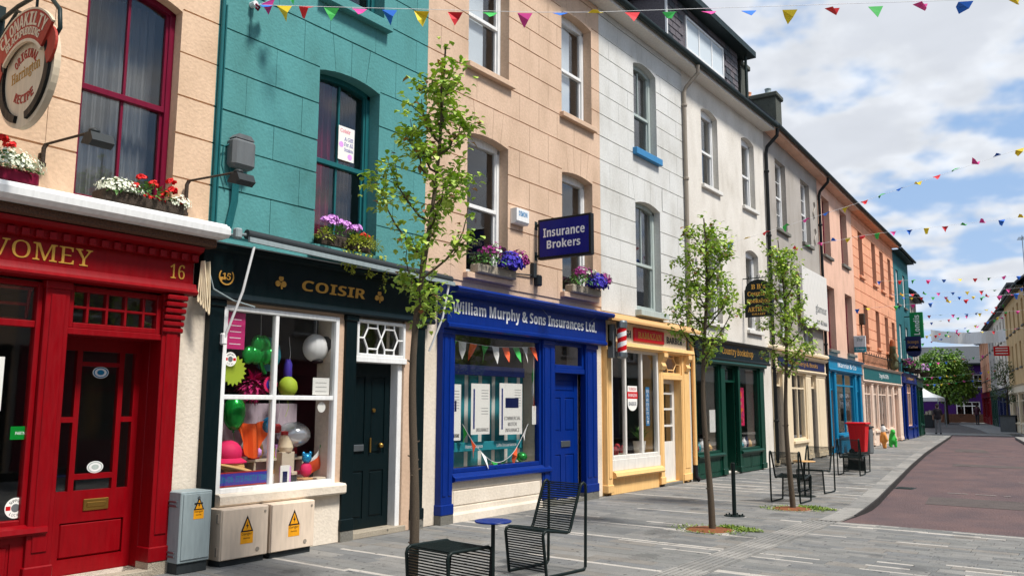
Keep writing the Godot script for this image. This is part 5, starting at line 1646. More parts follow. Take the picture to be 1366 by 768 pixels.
func far_tree(called: String, label: String, base: Vector3, h: float, r: float, y0: float, n: int, size: float, seed_: int, c0: Color, c1: Color) -> void:
	rng.seed = seed_
	thing(called, label, "tree", base)
	var s := S()
	tube(s, [base, base + Vector3(0.1, y0 * 0.6, 0), base + Vector3(0, y0 + h * 0.15, 0.1), base + Vector3(0.1, h * 0.7, 0)], r * 0.07, 8, r * 0.015)
	var lobes := []
	for k in 26:
		var a := k * 2.4; var u := (k + 0.5) / 26.0
		var y := lerpf(y0, h * 0.9, u)
		var rr := r * sqrt(maxf(0.05, 1.0 - pow((u - 0.35) / 0.72, 2.0))) * rng.randf_range(0.45, 0.85)
		var c := base + Vector3(cos(a) * rr, y, sin(a) * rr)
		lobes.append([c, r * rng.randf_range(0.22, 0.4)])
		tube(s, [base + Vector3(0, y * 0.75, 0), c], r * 0.02, 5, r * 0.006)
	part("trunk", s, M.bark)
	s = S()
	for i in n:
		var lb: Array = lobes[rng.randi() % lobes.size()]
		var d := Vector3(rng.randfn(), rng.randfn(), rng.randfn()).normalized()
		var p: Vector3 = lb[0] + d * lb[1] * pow(rng.randf(), 0.45) * Vector3(1, 0.8, 1)
		var v := rng.randf()
		leaf(s, p, (d + Vector3(rng.randf_range(-1, 1), rng.randf_range(-1, 0.6), rng.randf_range(-1, 1)) * 0.8).normalized(), size * rng.randf_range(0.7, 1.3), size * 0.7, c0.lerp(c1, v * v))
	part("crown", s, M.far_leaf)

# ---------------------------------------------------------------- street furniture
var rod_mesh: Mesh

func rods(parent: Node, prof: Array, step: float, half: float) -> void:
	for i in prof.size() - 1:
		var a: Vector2 = prof[i]; var b: Vector2 = prof[i + 1]
		var n := maxi(1, int((b - a).length() / step))
		for k in n:
			var p := a.lerp(b, (k + 0.5) / n)
			share("rod", rod_mesh, M.wire_black, parent, Transform3D(Basis.from_scale(Vector3(1, 1, half)), Vector3(p.x, p.y, 0)))

# ribbon of rods between two side hoops; prof runs over the rods, hoop closes over the floor
func wire_seat(called: String, label: String, cat: String, at: Vector3, turn: float, prof: Array, hoop: Array, half: float, group: String) -> void:
	var t := thing(called, label, cat, at, group, turn, true)
	if rod_mesh == null:
		var s0 := S()
		tube(s0, [Vector3(0, 0, -1), Vector3(0, 0, 1)], 0.0066, 6)
		rod_mesh = s0.commit()
	for z in [-half, half]:
		var s := S()
		var p := []
		for q in hoop: p.append(Vector3(q[0], q[1], z))
		p.append(p[0])
		tube(s, p, 0.015, 8)
		part("side_frame", s, M.wire_black)
	var pv := []
	for q in prof: pv.append(Vector2(q[0], q[1]))
	rods(t, pv, 0.0225, half)

func wire_chair(label: String, at: Vector3, turn: float) -> void:
	wire_seat("wire_chair", label, "chair", at, turn, [[0.05, 0.05], [0.005, 0.4], [0.04, 0.43], [0.36, 0.39], [0.4, 0.42], [0.56, 0.8], [0.6, 0.835]],
		[[0.055, 0.014], [0.03, 0.2], [0.004, 0.39], [0.018, 0.42], [0.05, 0.432], [0.2, 0.412], [0.35, 0.388], [0.385, 0.393], [0.408, 0.43], [0.48, 0.61], [0.558, 0.8], [0.578, 0.828], [0.61, 0.838], [0.638, 0.82], [0.645, 0.78], [0.638, 0.4], [0.632, 0.04], [0.61, 0.014], [0.3, 0.013]], 0.24, "black wire chairs on the footway")

func furniture() -> void:
	wire_chair("large black wire chair in front of the royal blue shop door", Vector3(6.7, 0, 2.9), -0.13)
	wire_chair("black wire chair with its back to us, behind the farthest young tree", Vector3(14.85, 0, 2.92), PI)
	wire_chair("black wire chair facing us beside the yellow topped table", Vector3(16.05, 0, 2.78), -0.05)
	wire_chair("farthest black wire chair, in front of the azure shop and red bin", Vector3(21.25, 0, 2.27), PI + 0.05)
	wire_seat("wire_stool", "low black wire stool beside the blue topped table", "stool", Vector3(5.28, 0, 2.94), -0.12, [[0.02, 0.05], [0.0, 0.4], [0.04, 0.43], [0.46, 0.43], [0.5, 0.4], [0.48, 0.05]],
		[[0.03, 0.014], [0.0, 0.38], [0.012, 0.415], [0.045, 0.432], [0.25, 0.432], [0.455, 0.432], [0.488, 0.415], [0.5, 0.38], [0.47, 0.014]], 0.25, "wire stools")
	wire_seat("wire_stool", "far black wire stool in front of the azure shop", "stool", Vector3(21.7, 0, 2.15), 0.0, [[0.02, 0.05], [0.0, 0.4], [0.04, 0.43], [0.46, 0.43], [0.5, 0.4], [0.48, 0.05]],
		[[0.03, 0.014], [0.0, 0.38], [0.012, 0.415], [0.045, 0.432], [0.25, 0.432], [0.455, 0.432], [0.488, 0.415], [0.5, 0.38], [0.47, 0.014]], 0.25, "wire stools")
	for q in [[5.72, 3.28, 0.645, "sign_blue", "small round table with blue top on a thin black pole", 0.155, "blue_paint"], [15.5, 2.85, 0.62, "", "small round table with yellow wooden top between two far wire chairs", 0.2, "wood_light"]]:
		thing("side_table", q[4], "table", Vector3(q[0], 0, q[1]))
		var s := S()
		lathe(s, [[0.0, q[2] - 0.014], [q[5] * 0.96, q[2] - 0.014], [q[5], q[2] - 0.009], [q[5], q[2] - 0.003], [q[5] * 0.985, q[2]], [0.0, q[2]]], Vector3(q[0], 0, q[1]), 36)
		part("table_top", s, M[q[6]])
		s = S()
		lathe(s, [[0.017, 0.012], [0.017, q[2] - 0.014]], Vector3(q[0], 0, q[1]), 14)
		part("pole", s, M.wire_black)
		s = S()
		lathe(s, [[0.19, 0.0], [0.19, 0.008], [0.18, 0.012], [0.017, 0.014]], Vector3(q[0], 0, q[1]), 28)
		part("base_plate", s, M.wire_black)
	thing("table_post", "bare dark post bolted to the paving beyond the middle tree", "post", Vector3(12.13, 0, 2.85))
	var s := S()
	lathe(s, [[0.03, 0.01], [0.03, 0.755], [0.026, 0.765], [0.0, 0.765]], Vector3(12.13, 0, 2.85), 14)
	part("pole", s, M.wire_black)
	s = S()
	lathe(s, [[0.15, 0.0], [0.15, 0.01], [0.03, 0.014]], Vector3(12.13, 0, 2.85), 20)
	for i in 6:
		var a := TAU * i / 6.0
		lathe(s, [[0.011, 0.01], [0.011, 0.035], [0.0, 0.035]], Vector3(12.13 + cos(a) * 0.115, 0, 2.85 + sin(a) * 0.115), 6)
	part("base_plate", s, M.wire_black)
	# cabinets against the gift shop wall
	thing("meter_cabinet", "tall grey metal meter cabinet between crimson and dark green shops", "cabinet", Vector3(4.92, 0, 0.17))
	s = S()
	cb(s, 4.76, 0.1, 0.005, 5.1, 0.76, 0.29, 0.008)
	part("body", s, M.zinc)
	box_part("door", M.zinc, 4.785, 0.13, 0.29, 5.085, 0.74, 0.302, 0.004)
	box_part("plinth", M.plastic_dark, 4.77, 0.0, 0.01, 5.09, 0.1, 0.27)
	for y in [0.15, 0.19, 0.62, 0.66]: box_part("louvre", M.steel, 4.748, y, 0.08, 4.76, y + 0.018, 0.24, 0.003)
	box_part("handle", M.black_paint, 4.9, 0.64, 0.302, 4.99, 0.652, 0.309, 0.002)
	s = S()
	disc(s, Vector3(4.945, 0.7, 0.302), 0.014, 10, 0.008)
	part("lock", s, M.steel)
	warning(4.895, 0.5, 0.302, 0.85)
	for q in [[5.22, 5.78, "left-hand cream electrical box under the gift shop window"], [5.82, 6.4, "right-hand cream electrical box under the gift shop window"]]:
		thing("electrical_box", q[2], "cabinet", Vector3(q[0], 0.05, 0.05), "cream electrical boxes")
		s = S()
		cb(s, q[0], 0.06, 0.05, q[1], 0.555, 0.285, 0.006)
		part("body", s, M.cabinet_cream)
		box_part("door", M.cabinet_cream, q[0] + 0.005, 0.065, 0.285, q[1] - 0.005, 0.55, 0.305, 0.006)
		for y in [0.1, 0.42]: box_part("hinge", M.pipe_grey, q[0] - 0.014, y, 0.22, q[0], y + 0.09, 0.25, 0.004)
		for p in [[q[1] - 0.05, 0.5, 0.013], [q[1] - 0.13, 0.13, 0.022]]:
			s = S()
			disc(s, Vector3(p[0], p[1], 0.305), p[2], 14, 0.006)
			part("lock", s, M.pipe_grey)
		box_part("foot", M.plastic_dark, q[0] + 0.02, 0.0, 0.07, q[1] - 0.02, 0.06, 0.27)
		warning(q[0] + 0.22, 0.2, 0.305, 1.15)

# yellow electricity warning sticker: triangle with a bolt over a text panel
func warning(x: float, y: float, z: float, k: float) -> void:
	var ym := mat("sticker_amber", hexc("f2a51c"), 0.5)
	var s := S()
	bx(s, x, y, z, x + 0.13 * k, y + 0.1 * k, z + 0.002)
	var w := part("warning_sticker", s, ym)
	s = S()
	prism(s, [Vector3(x, y + 0.1 * k, z), Vector3(x + 0.13 * k, y + 0.1 * k, z), Vector3(x + 0.065 * k, y + 0.24 * k, z)], Vector3(0, 0, 0.003))
	part("border", s, M.letter_black, w)
	s = S()
	prism(s, [Vector3(x + 0.02 * k, y + 0.112 * k, z + 0.003), Vector3(x + 0.11 * k, y + 0.112 * k, z + 0.003), Vector3(x + 0.065 * k, y + 0.212 * k, z + 0.003)], Vector3(0, 0, 0.001))
	part("field", s, ym, w)
	s = S()
	prism(s, [Vector3(x + 0.07 * k, y + 0.19 * k, z + 0.004), Vector3(x + 0.05 * k, y + 0.145 * k, z + 0.004), Vector3(x + 0.064 * k, y + 0.15 * k, z + 0.004), Vector3(x + 0.058 * k, y + 0.118 * k, z + 0.004), Vector3(x + 0.08 * k, y + 0.16 * k, z + 0.004), Vector3(x + 0.066 * k, y + 0.157 * k, z + 0.004)], Vector3(0, 0, 0.001))
	part("bolt", s, M.letter_black, w)
	words("Danger", M.letter_black, "Droid Sans", x + 0.012 * k, x + 0.118 * k, y + 0.066 * k, y + 0.094 * k, z + 0.002, w, 0.001)
	words("Electricity", M.letter_black, "Droid Sans", x + 0.03 * k, x + 0.1 * k, y + 0.036 * k, y + 0.052 * k, z + 0.002, w, 0.001)

# ---------------------------------------------------------------- signs, lamps, flowers
# a sign board that stands out from the wall: own x runs out over the street, own z faces up the street towards the camera
func hung(called: String, label: String, at: Vector3) -> Node3D:
	return thing(called, label, "sign", at, "", -PI / 2, true)

func arc_words(text: String, m: Material, kind: String, c: Vector2, r: float, a0: float, a1: float, h: float, wdt: float, z: float, parent: Node, bold := true) -> void:
	for i in text.length():
		if text[i] == " ": continue
		var a := lerpf(a0, a1, (i + 0.5) / text.length())
		var o := words(text[i], m, kind, -wdt * 0.5, wdt * 0.5, -h * 0.5, h * 0.5, z, parent, 0.004, bold)
		var sc := o.scale; var off := o.position
		var b := Basis(Vector3(0, 0, 1), a - PI / 2 if r > 0.0 else a + PI / 2)
		o.transform = Transform3D(b * Basis.from_scale(sc), Vector3(c.x + cos(a) * absf(r), c.y + sin(a) * absf(r), 0) + b * off)

func ring_poly(s: SurfaceTool, c: Vector2, r0: Vector2, r1: Vector2, a0: float, a1: float, n: int, z: float, depth: float) -> void:
	var p := []
	for i in n + 1:
		var a := lerpf(a0, a1, float(i) / n)
		p.append(Vector3(c.x + cos(a) * r1.x, c.y + sin(a) * r1.y, z))
	for i in n + 1:
		var a := lerpf(a1, a0, float(i) / n)
		p.append(Vector3(c.x + cos(a) * r0.x, c.y + sin(a) * r0.y, z))
	prism(s, p, Vector3(0, 0, depth))

func signs() -> void:
	var s: SurfaceTool
	# oval food sign on its iron scroll
	var t := hung("hanging_sign", "oval cream and red pudding-maker's sign on an iron scroll bracket", Vector3(2.95, 4.24, 0.62))
	s = S()
	disc(s, Vector3(0, 0, -0.03), 0.47, 48, 0.05, 0.46)
	part("board", s, mat("sign_cream", hexc("d8c8ae"), 0.5))
	s = S()
	ring_poly(s, Vector2.ZERO, Vector2(0.36, 0.36), Vector2(0.43, 0.42), -1.35, 4.49, 48, 0.02, 0.025)
	part("dark_ring", s, M.black_paint)
	s = S()
	ring_poly(s, Vector2(0, -0.16), Vector2(0.44, 0.42), Vector2(0.66, 0.66), 0.75, 2.39, 24, 0.045, 0.02)
	ring_poly(s, Vector2(0.34, 0.13), Vector2(0.06, 0.06), Vector2(0.19, 0.17), -1.2, 1.2, 12, 0.03, 0.02)
	ring_poly(s, Vector2(-0.34, 0.13), Vector2(0.06, 0.06), Vector2(0.19, 0.17), 1.94, 4.34, 12, 0.03, 0.02)
	part("ribbon", s, mat("sign_red", hexc("a83c30"), 0.5))
	s = S()
	ring_poly(s, Vector2(0, -0.16), Vector2(0.415, 0.395), Vector2(0.44, 0.42), 0.72, 2.42, 24, 0.046, 0.024)
	ring_poly(s, Vector2(0, -0.16), Vector2(0.66, 0.66), Vector2(0.675, 0.675), 0.74, 2.4, 24, 0.046, 0.024)
	part("ribbon_edge", s, M.sign_cream)
	arc_words("CLONAKILTY", M.sign_cream, "Droid Sans", Vector2(0, -0.16), 0.585, 2.3, 0.84, 0.11, 0.07, 0.065, t)
	arc_words("BLACKPUDDING", M.sign_cream, "Droid Sans", Vector2(0, -0.16), 0.485, 2.2, 0.94, 0.065, 0.045, 0.065, t)
	arc_words("ORIGINAL", M.sign_red, "Droid Sans", Vector2(0, -0.1), 0.26, 2.4, 0.74, 0.075, 0.042, 0.02, t)
	arc_words("RECIPE", M.sign_red, "Droid Sans", Vector2(0, 0.08), -0.3, 4.15, 5.27, 0.075, 0.046, 0.02, t)
	words("Harrington", M.gold_dull, "Droid Serif", -0.24, 0.24, -0.06, 0.06, 0.02, t, 0.004).rotation.z = 0.12
	s = S()
	tube(s, [Vector3(-0.62, 0.62, 0), Vector3(-0.3, 0.66, 0), Vector3(0.0, 0.66, 0), Vector3(0.25, 0.6, 0), Vector3(0.45, 0.42, 0), Vector3(0.48, 0.26, 0), Vector3(0.4, 0.2, 0), Vector3(0.36, 0.27, 0)], 0.018, 8)
	tube(s, [Vector3(-0.62, 0.35, 0), Vector3(-0.5, 0.5, 0), Vector3(-0.3, 0.62, 0), Vector3(-0.18, 0.56, 0), Vector3(-0.24, 0.48, 0), Vector3(-0.3, 0.53, 0)], 0.015, 8)
	tube(s, [Vector3(0.05, 0.66, 0), Vector3(0.05, 0.46, 0)], 0.012, 6)
	ball(s, Vector3(-0.05, 0.72, 0), Vector3(0.06, 0.05, 0.03), 10)
	ball(s, Vector3(0.37, 0.24, 0), Vector3(0.045, 0.045, 0.025), 10)
	bx(s, -0.62, 0.2, -0.03, -0.6, 0.75, 0.03)
	part("scroll_bracket", s, M.gutter_dark)

	t = hung("hanging_sign", "dark blue projecting sign reading insurance brokers", Vector3(11.15, 3.92, 0.05))
	s = S()
	cb(s, 0.02, 0.0, -0.05, 1.02, 0.66, 0.05, 0.006)
	part("case", s, M.black_paint)
	box_part("face", mat("sign_face", hexc("10157a"), 0.3), 0.06, 0.04, 0.05, 0.98, 0.62, 0.054, 0.001)
	words("Insurance", M.letter_white, "Droid Sans", 0.13, 0.91, 0.355, 0.5, 0.054, t, 0.003, true)
	words("Brokers", M.letter_white, "Droid Sans", 0.2, 0.83, 0.165, 0.305, 0.054, t, 0.003, true)
	s = S()
	for y in [0.05, 0.56]:
		bx(s, -0.06, y, -0.02, 0.1, y + 0.04, 0.02)
		bx(s, -0.06, y - 0.05, -0.04, -0.045, y + 0.09, 0.04)
	part("bracket", s, M.gutter_dark)

	t = hung("hanging_sign", "arch-topped dark green sign with gold script among the leaves", Vector3(20.4, 3.78, 0.03))
	s = S()
	var p := [Vector3(0.02, 0, -0.02), Vector3(0.72, 0, -0.02), Vector3(0.72, 0.68, -0.02)]
	for i in 11: p.append(Vector3(0.37 + 0.33 * cos(PI * i / 10.0), 0.7 + 0.24 * sin(PI * i / 10.0), -0.02))
	p.append(Vector3(0.02, 0.68, -0.02))
	prism(s, p, Vector3(0, 0, 0.045))
	part("board", s, M.green_black)
	for q in [["B B's", 0.2, 0.56, 0.7, 0.82], ["Country", 0.1, 0.64, 0.5, 0.64], ["Bookshop", 0.08, 0.66, 0.32, 0.46], ["ARTISAN", 0.1, 0.64, 0.14, 0.25], ["GALLERY", 0.2, 0.54, 0.05, 0.1]]:
		words(q[0], M.gold, "Droid Serif", q[1], q[2], q[3], q[4], 0.025, t, 0.004, true)
	s = S()
	tube(s, [Vector3(-0.02, 0.98, 0), Vector3(0.75, 0.98, 0)], 0.014, 6)
	for k in 3:
		var q := []
		for i in 15: q.append(Vector3(0.15 + k * 0.22 + cos(i * 0.5) * 0.004 * i, 1.02 + sin(i * 0.5) * 0.004 * i, 0))
		tube(s, q, 0.008, 5)
	part("scroll_bracket", s, M.gutter_dark)

	t = hung("hanging_sign", "small white and teal projecting sign above the azure shop", Vector3(33.3, 3.6, -0.55))
	box_part("case", M.upvc, 0.0, 0.2, -0.04, 0.42, 0.62, 0.04)
	box_part("lower_case", M.aqua, 0.0, 0.0, -0.04, 0.42, 0.2, 0.04)
	words("The", M.teal_paint, "Droid Serif", 0.1, 0.32, 0.42, 0.54, 0.04, t)
	words("Shop", M.letter_white, "Droid Sans", 0.06, 0.36, 0.04, 0.16, 0.04, t)

	t = hung("hanging_sign", "bright green vertical sign projecting from the dark sea-blue house", Vector3(46.2, 5.0, -1.2))
	box_part("case", mat("sign_green", hexc("10884a"), 0.35), 0.25, 0.0, -0.08, 0.85, 1.3, 0.08)
	var l := words("Londis", M.letter_white, "Droid Sans", -0.5, 0.5, -0.14, 0.14, 0.0, t, 0.005, true)
	var sc := l.scale; var off := l.position
	var rb := Basis(Vector3(0, 0, 1), PI / 2)
	l.transform = Transform3D(rb * Basis.from_scale(sc), Vector3(0.55, 0.66, 0.08) + rb * off)
	s = S()
	tube(s, [Vector3(-0.02, 1.1, 0), Vector3(0.3, 1.1, 0)], 0.03, 6)
	part("bracket", s, M.gutter_dark)
	t = hung("hanging_sign", "dark blue pub sign below the bright green vertical sign", Vector3(45.6, 4.05, -1.15))
	box_part("case", M.navy_paint, 0.05, 0.25, -0.06, 0.75, 1.0, 0.06)
	s = S()
	disc(s, Vector3(0.4, 0.25, -0.06), 0.33, 20, 0.12, 0.28)
	part("lower_case", s, M.navy_paint)
	words("Scoops", M.gold_dull, "Droid Serif", 0.15, 0.65, 0.6, 0.8, 0.06, t)
	words("Coffee", M.salmon_render, "Droid Sans", 0.2, 0.6, 0.4, 0.52, 0.06, t)
	s = S()
	tube(s, [Vector3(-0.02, 0.85, 0), Vector3(0.1, 0.85, 0)], 0.03, 6)
	part("bracket", s, M.gutter_dark)
	t = thing("wall_sign", "small red sign with white lettering on the far right houses", "sign", Vector3(62.5, 4.85, 1.0), "", -PI * 0.42, true)
	box_part("panel", M.plastic_red, -0.1, 0.0, -0.03, 0.8, 0.62, 0.03)
	for y in [0.12, 0.3, 0.46]: box_part("text_line", M.letter_white, 0.0, y, 0.03, 0.7, y + 0.06, 0.034, 0.001)

	# stickers on the crimson shop
	t = sheet("window_sticker", "green partner sticker in the crimson shop window", "sticker", M.foil_green, 3.31, 1.29, 3.51, 1.4, 0.009)
	words("PARTNER", M.letter_white, "Droid Sans", 3.35, 3.46, 1.33, 1.355, 0.01, t, 0.001)
	t = thing("window_sticker", "round support local sticker low in the crimson shop window", "sticker", Vector3(3.4, 0.63, 0.01))
	local_sticker(3.4, 0.725, 0.009, 0.085, t)
	t = sheet("poster", "pale paper notice at the left edge of the crimson shop window", "poster", M.paper, 2.98, 1.53, 3.22, 1.98, 0.005)
	for k in 6: box_part("text_line", M.plastic_grey, 3.02, 1.6 + k * 0.05, 0.006, 3.18, 1.605 + k * 0.05, 0.007, 0.0003)
	for q in [[4.19, 1.885, "pale blue oval sticker high on the crimson door", "foil_blue"], [4.2, 1.005, "white oval sticker low on the crimson door", "upvc"]]:
		t = thing("window_sticker", q[2], "sticker", Vector3(q[0], q[1] - 0.05, -0.258))
		s = S()
		disc(s, Vector3(q[0], q[1], -0.26), 0.078, 24, 0.002, 0.055)
		part("print", s, M.upvc)
		s = S()
		ring_poly(s, Vector2(q[0], q[1]), Vector2(0.058, 0.04), Vector2(0.07, 0.049), 0, TAU, 24, -0.258, 0.001)
		part("rim", s, M[q[3]] if q[3] != "upvc" else M.sage_paint)
		s = S()
		disc(s, Vector3(q[0], q[1], -0.258), 0.035, 14, 0.001, 0.025)
		part("emblem", s, M[q[3]] if q[3] != "upvc" else M.sage_paint)
	# alarm box, cable box, floodlights
	t = thing("alarm_box", "white alarm box with blue lettering beside the dark blue projecting sign", "alarm", Vector3(10.6, 4.4, 0.0))
	s = S()
	prism(s, [Vector3(10.44, 4.42, 0.0), Vector3(10.44, 4.42, 0.09), Vector3(10.44, 4.46, 0.12), Vector3(10.44, 4.66, 0.12), Vector3(10.44, 4.66, 0.0)], Vector3(0.34, 0, 0))
	part("case", s, M.upvc)
	words("DIMON", M.sky_paint, "Droid Sans", 10.5, 10.73, 4.54, 4.62, 0.12, t, 0.003, true)
	t = thing("cable_box", "grey plastic cable box with teal cables on the teal wall", "cable box", Vector3(5.42, 3.5, 0.0))
	s = S()
	cb(s, 5.24, 4.1, 0.0, 5.53, 4.42, 0.16, 0.035)
	prism(s, [Vector3(5.26, 4.42, 0.02), Vector3(5.51, 4.42, 0.02), Vector3(5.46, 4.47, 0.02), Vector3(5.31, 4.47, 0.02)], Vector3(0, 0, 0.12))
	part("case", s, M.plastic_grey)
	s = S()
	for k in 7: tube(s, [Vector3(5.28 + k * 0.02, 4.1, 0.05), Vector3(5.32 + k * 0.012, 3.95, 0.05), Vector3(5.33 + k * 0.012, 3.75, 0.03), Vector3(5.27 + k * 0.012, 3.45, 0.03)], 0.008, 5)
	tube(s, [Vector3(5.25, 4.35, 0.06), Vector3(5.18, 4.3, 0.05), Vector3(5.18, 4.1, 0.04), Vector3(5.26, 3.9, 0.04)], 0.008, 5)
	part("cables", s, M.teal_paint)
	for q in [[3.37, 3.66, 3.86, Vector3(3.55, 3.93, 0.55), "floodlight on a rusty arm in front of the maroon sash window"], [4.78, 3.48, 3.84, Vector3(5.05, 3.92, 0.52), "floodlight on a rusty arm below the grey cable box"]]:
		thing("floodlight", q[4], "lamp", Vector3(q[0], q[1], 0.0), "floodlights over the shopfronts")
		s = S()
		tube(s, [Vector3(q[0], q[1], 0.05), Vector3(q[0], q[2] - 0.04, 0.05), Vector3(q[0] + 0.01, q[2], 0.07)], 0.02, 8)
		lathe(s, [[0.03, q[1]], [0.03, q[1] + 0.03]], Vector3(q[0], 0, 0.05), 8)
		bx(s, q[0] - 0.02, q[1] + 0.08, 0.0, q[0] + 0.02, q[1] + 0.12, 0.04)
		var e: Vector3 = q[3]
		tube(s, [Vector3(q[0] + 0.01, q[2], 0.07), e], 0.012, 8)
		part("arm", s, M.rust_iron)
		s = S()
		ball(s, e, Vector3(0.05, 0.03, 0.05), 10)
		prism(s, [e + Vector3(-0.06, -0.02, -0.04), e + Vector3(-0.06, -0.02, 0.06), e + Vector3(-0.06, -0.1, 0.1), e + Vector3(-0.06, -0.14, 0.04), e + Vector3(-0.06, -0.1, -0.1)], Vector3(0.2, 0, 0))
		part("head", s, M.plastic_dark)

func local_sticker(x: float, y: float, z: float, r: float, t: Node) -> void:
	var s := S()
	disc(s, Vector3(x, y, z), r, 28, 0.002)
	part("print", s, M.paper, t)
	s = S()
	disc(s, Vector3(x, y, z + 0.002), r * 0.4, 18, 0.001)
	part("emblem", s, M.plastic_grey, t)
	s = S()
	bx(s, x - r * 0.9, y - r * 0.2, z + 0.002, x - r * 0.45, y + r * 0.2, z + 0.003)
	bx(s, x + r * 0.45, y - r * 0.2, z + 0.002, x + r * 0.9, y + r * 0.2, z + 0.003)
	part("red_tab", s, M.plastic_red, t)
	var o := org
	for q in [["SUPPORT", r * 0.7, 2.5, 0.64], ["LOCAL", -r * 0.7, 3.9, 5.5]]:
		for i in q[0].length():
			var a := lerpf(q[2], q[3], (i + 0.5) / q[0].length())
			var b := Basis(Vector3(0, 0, 1), a - PI / 2 if q[1] > 0.0 else a + PI / 2)
			org = Vector3.ZERO
			var l := words(q[0][i], M.letter_black, "Droid Sans", -r * 0.08, r * 0.08, -r * 0.13, r * 0.13, 0.0, t, 0.001)
			org = o
			var off := l.position
			l.transform = Transform3D(b * Basis.from_scale(l.scale), Vector3(x, y, z + 0.002) - o + Vector3(cos(a), sin(a), 0) * absf(q[1]) + b * off)

# tuft of petals: small discs and leaves scattered over a mound
func mound(called: String, m: Material, c: Vector3, r: Vector3, n: int, size: float, petals := true) -> void:
	var s := S()
	for i in n:
		var d := Vector3(rng.randfn(), absf(rng.randfn()) * 0.9, rng.randfn()).normalized()
		var p := c + d * r * rng.randf_range(0.55, 1.0)
		if petals:
			var u := d.cross(Vector3(rng.randf(), rng.randf(), 0.3)).normalized(); var v := u.cross(d).normalized()
			var q := []
			var sz := size * rng.randf_range(0.55, 1.45)
			for k in 5: q.append(p + (u * cos(TAU * k / 5.0) + v * sin(TAU * k / 5.0)) * sz * rng.randf_range(0.7, 1.15) + d * sz * 0.3)
			for k in 5: tri(s, p, q[k], q[(k + 1) % 5])
		else:
			leaf(s, p, (d + Vector3(rng.randf_range(-0.5, 0.5), rng.randf_range(-0.7, 0.4), rng.randf_range(-0.3, 0.5))).normalized(), size * rng.randf_range(1.4, 3.2), size * rng.randf_range(0.7, 1.3), Color.WHITE)
	part(called, s, m)

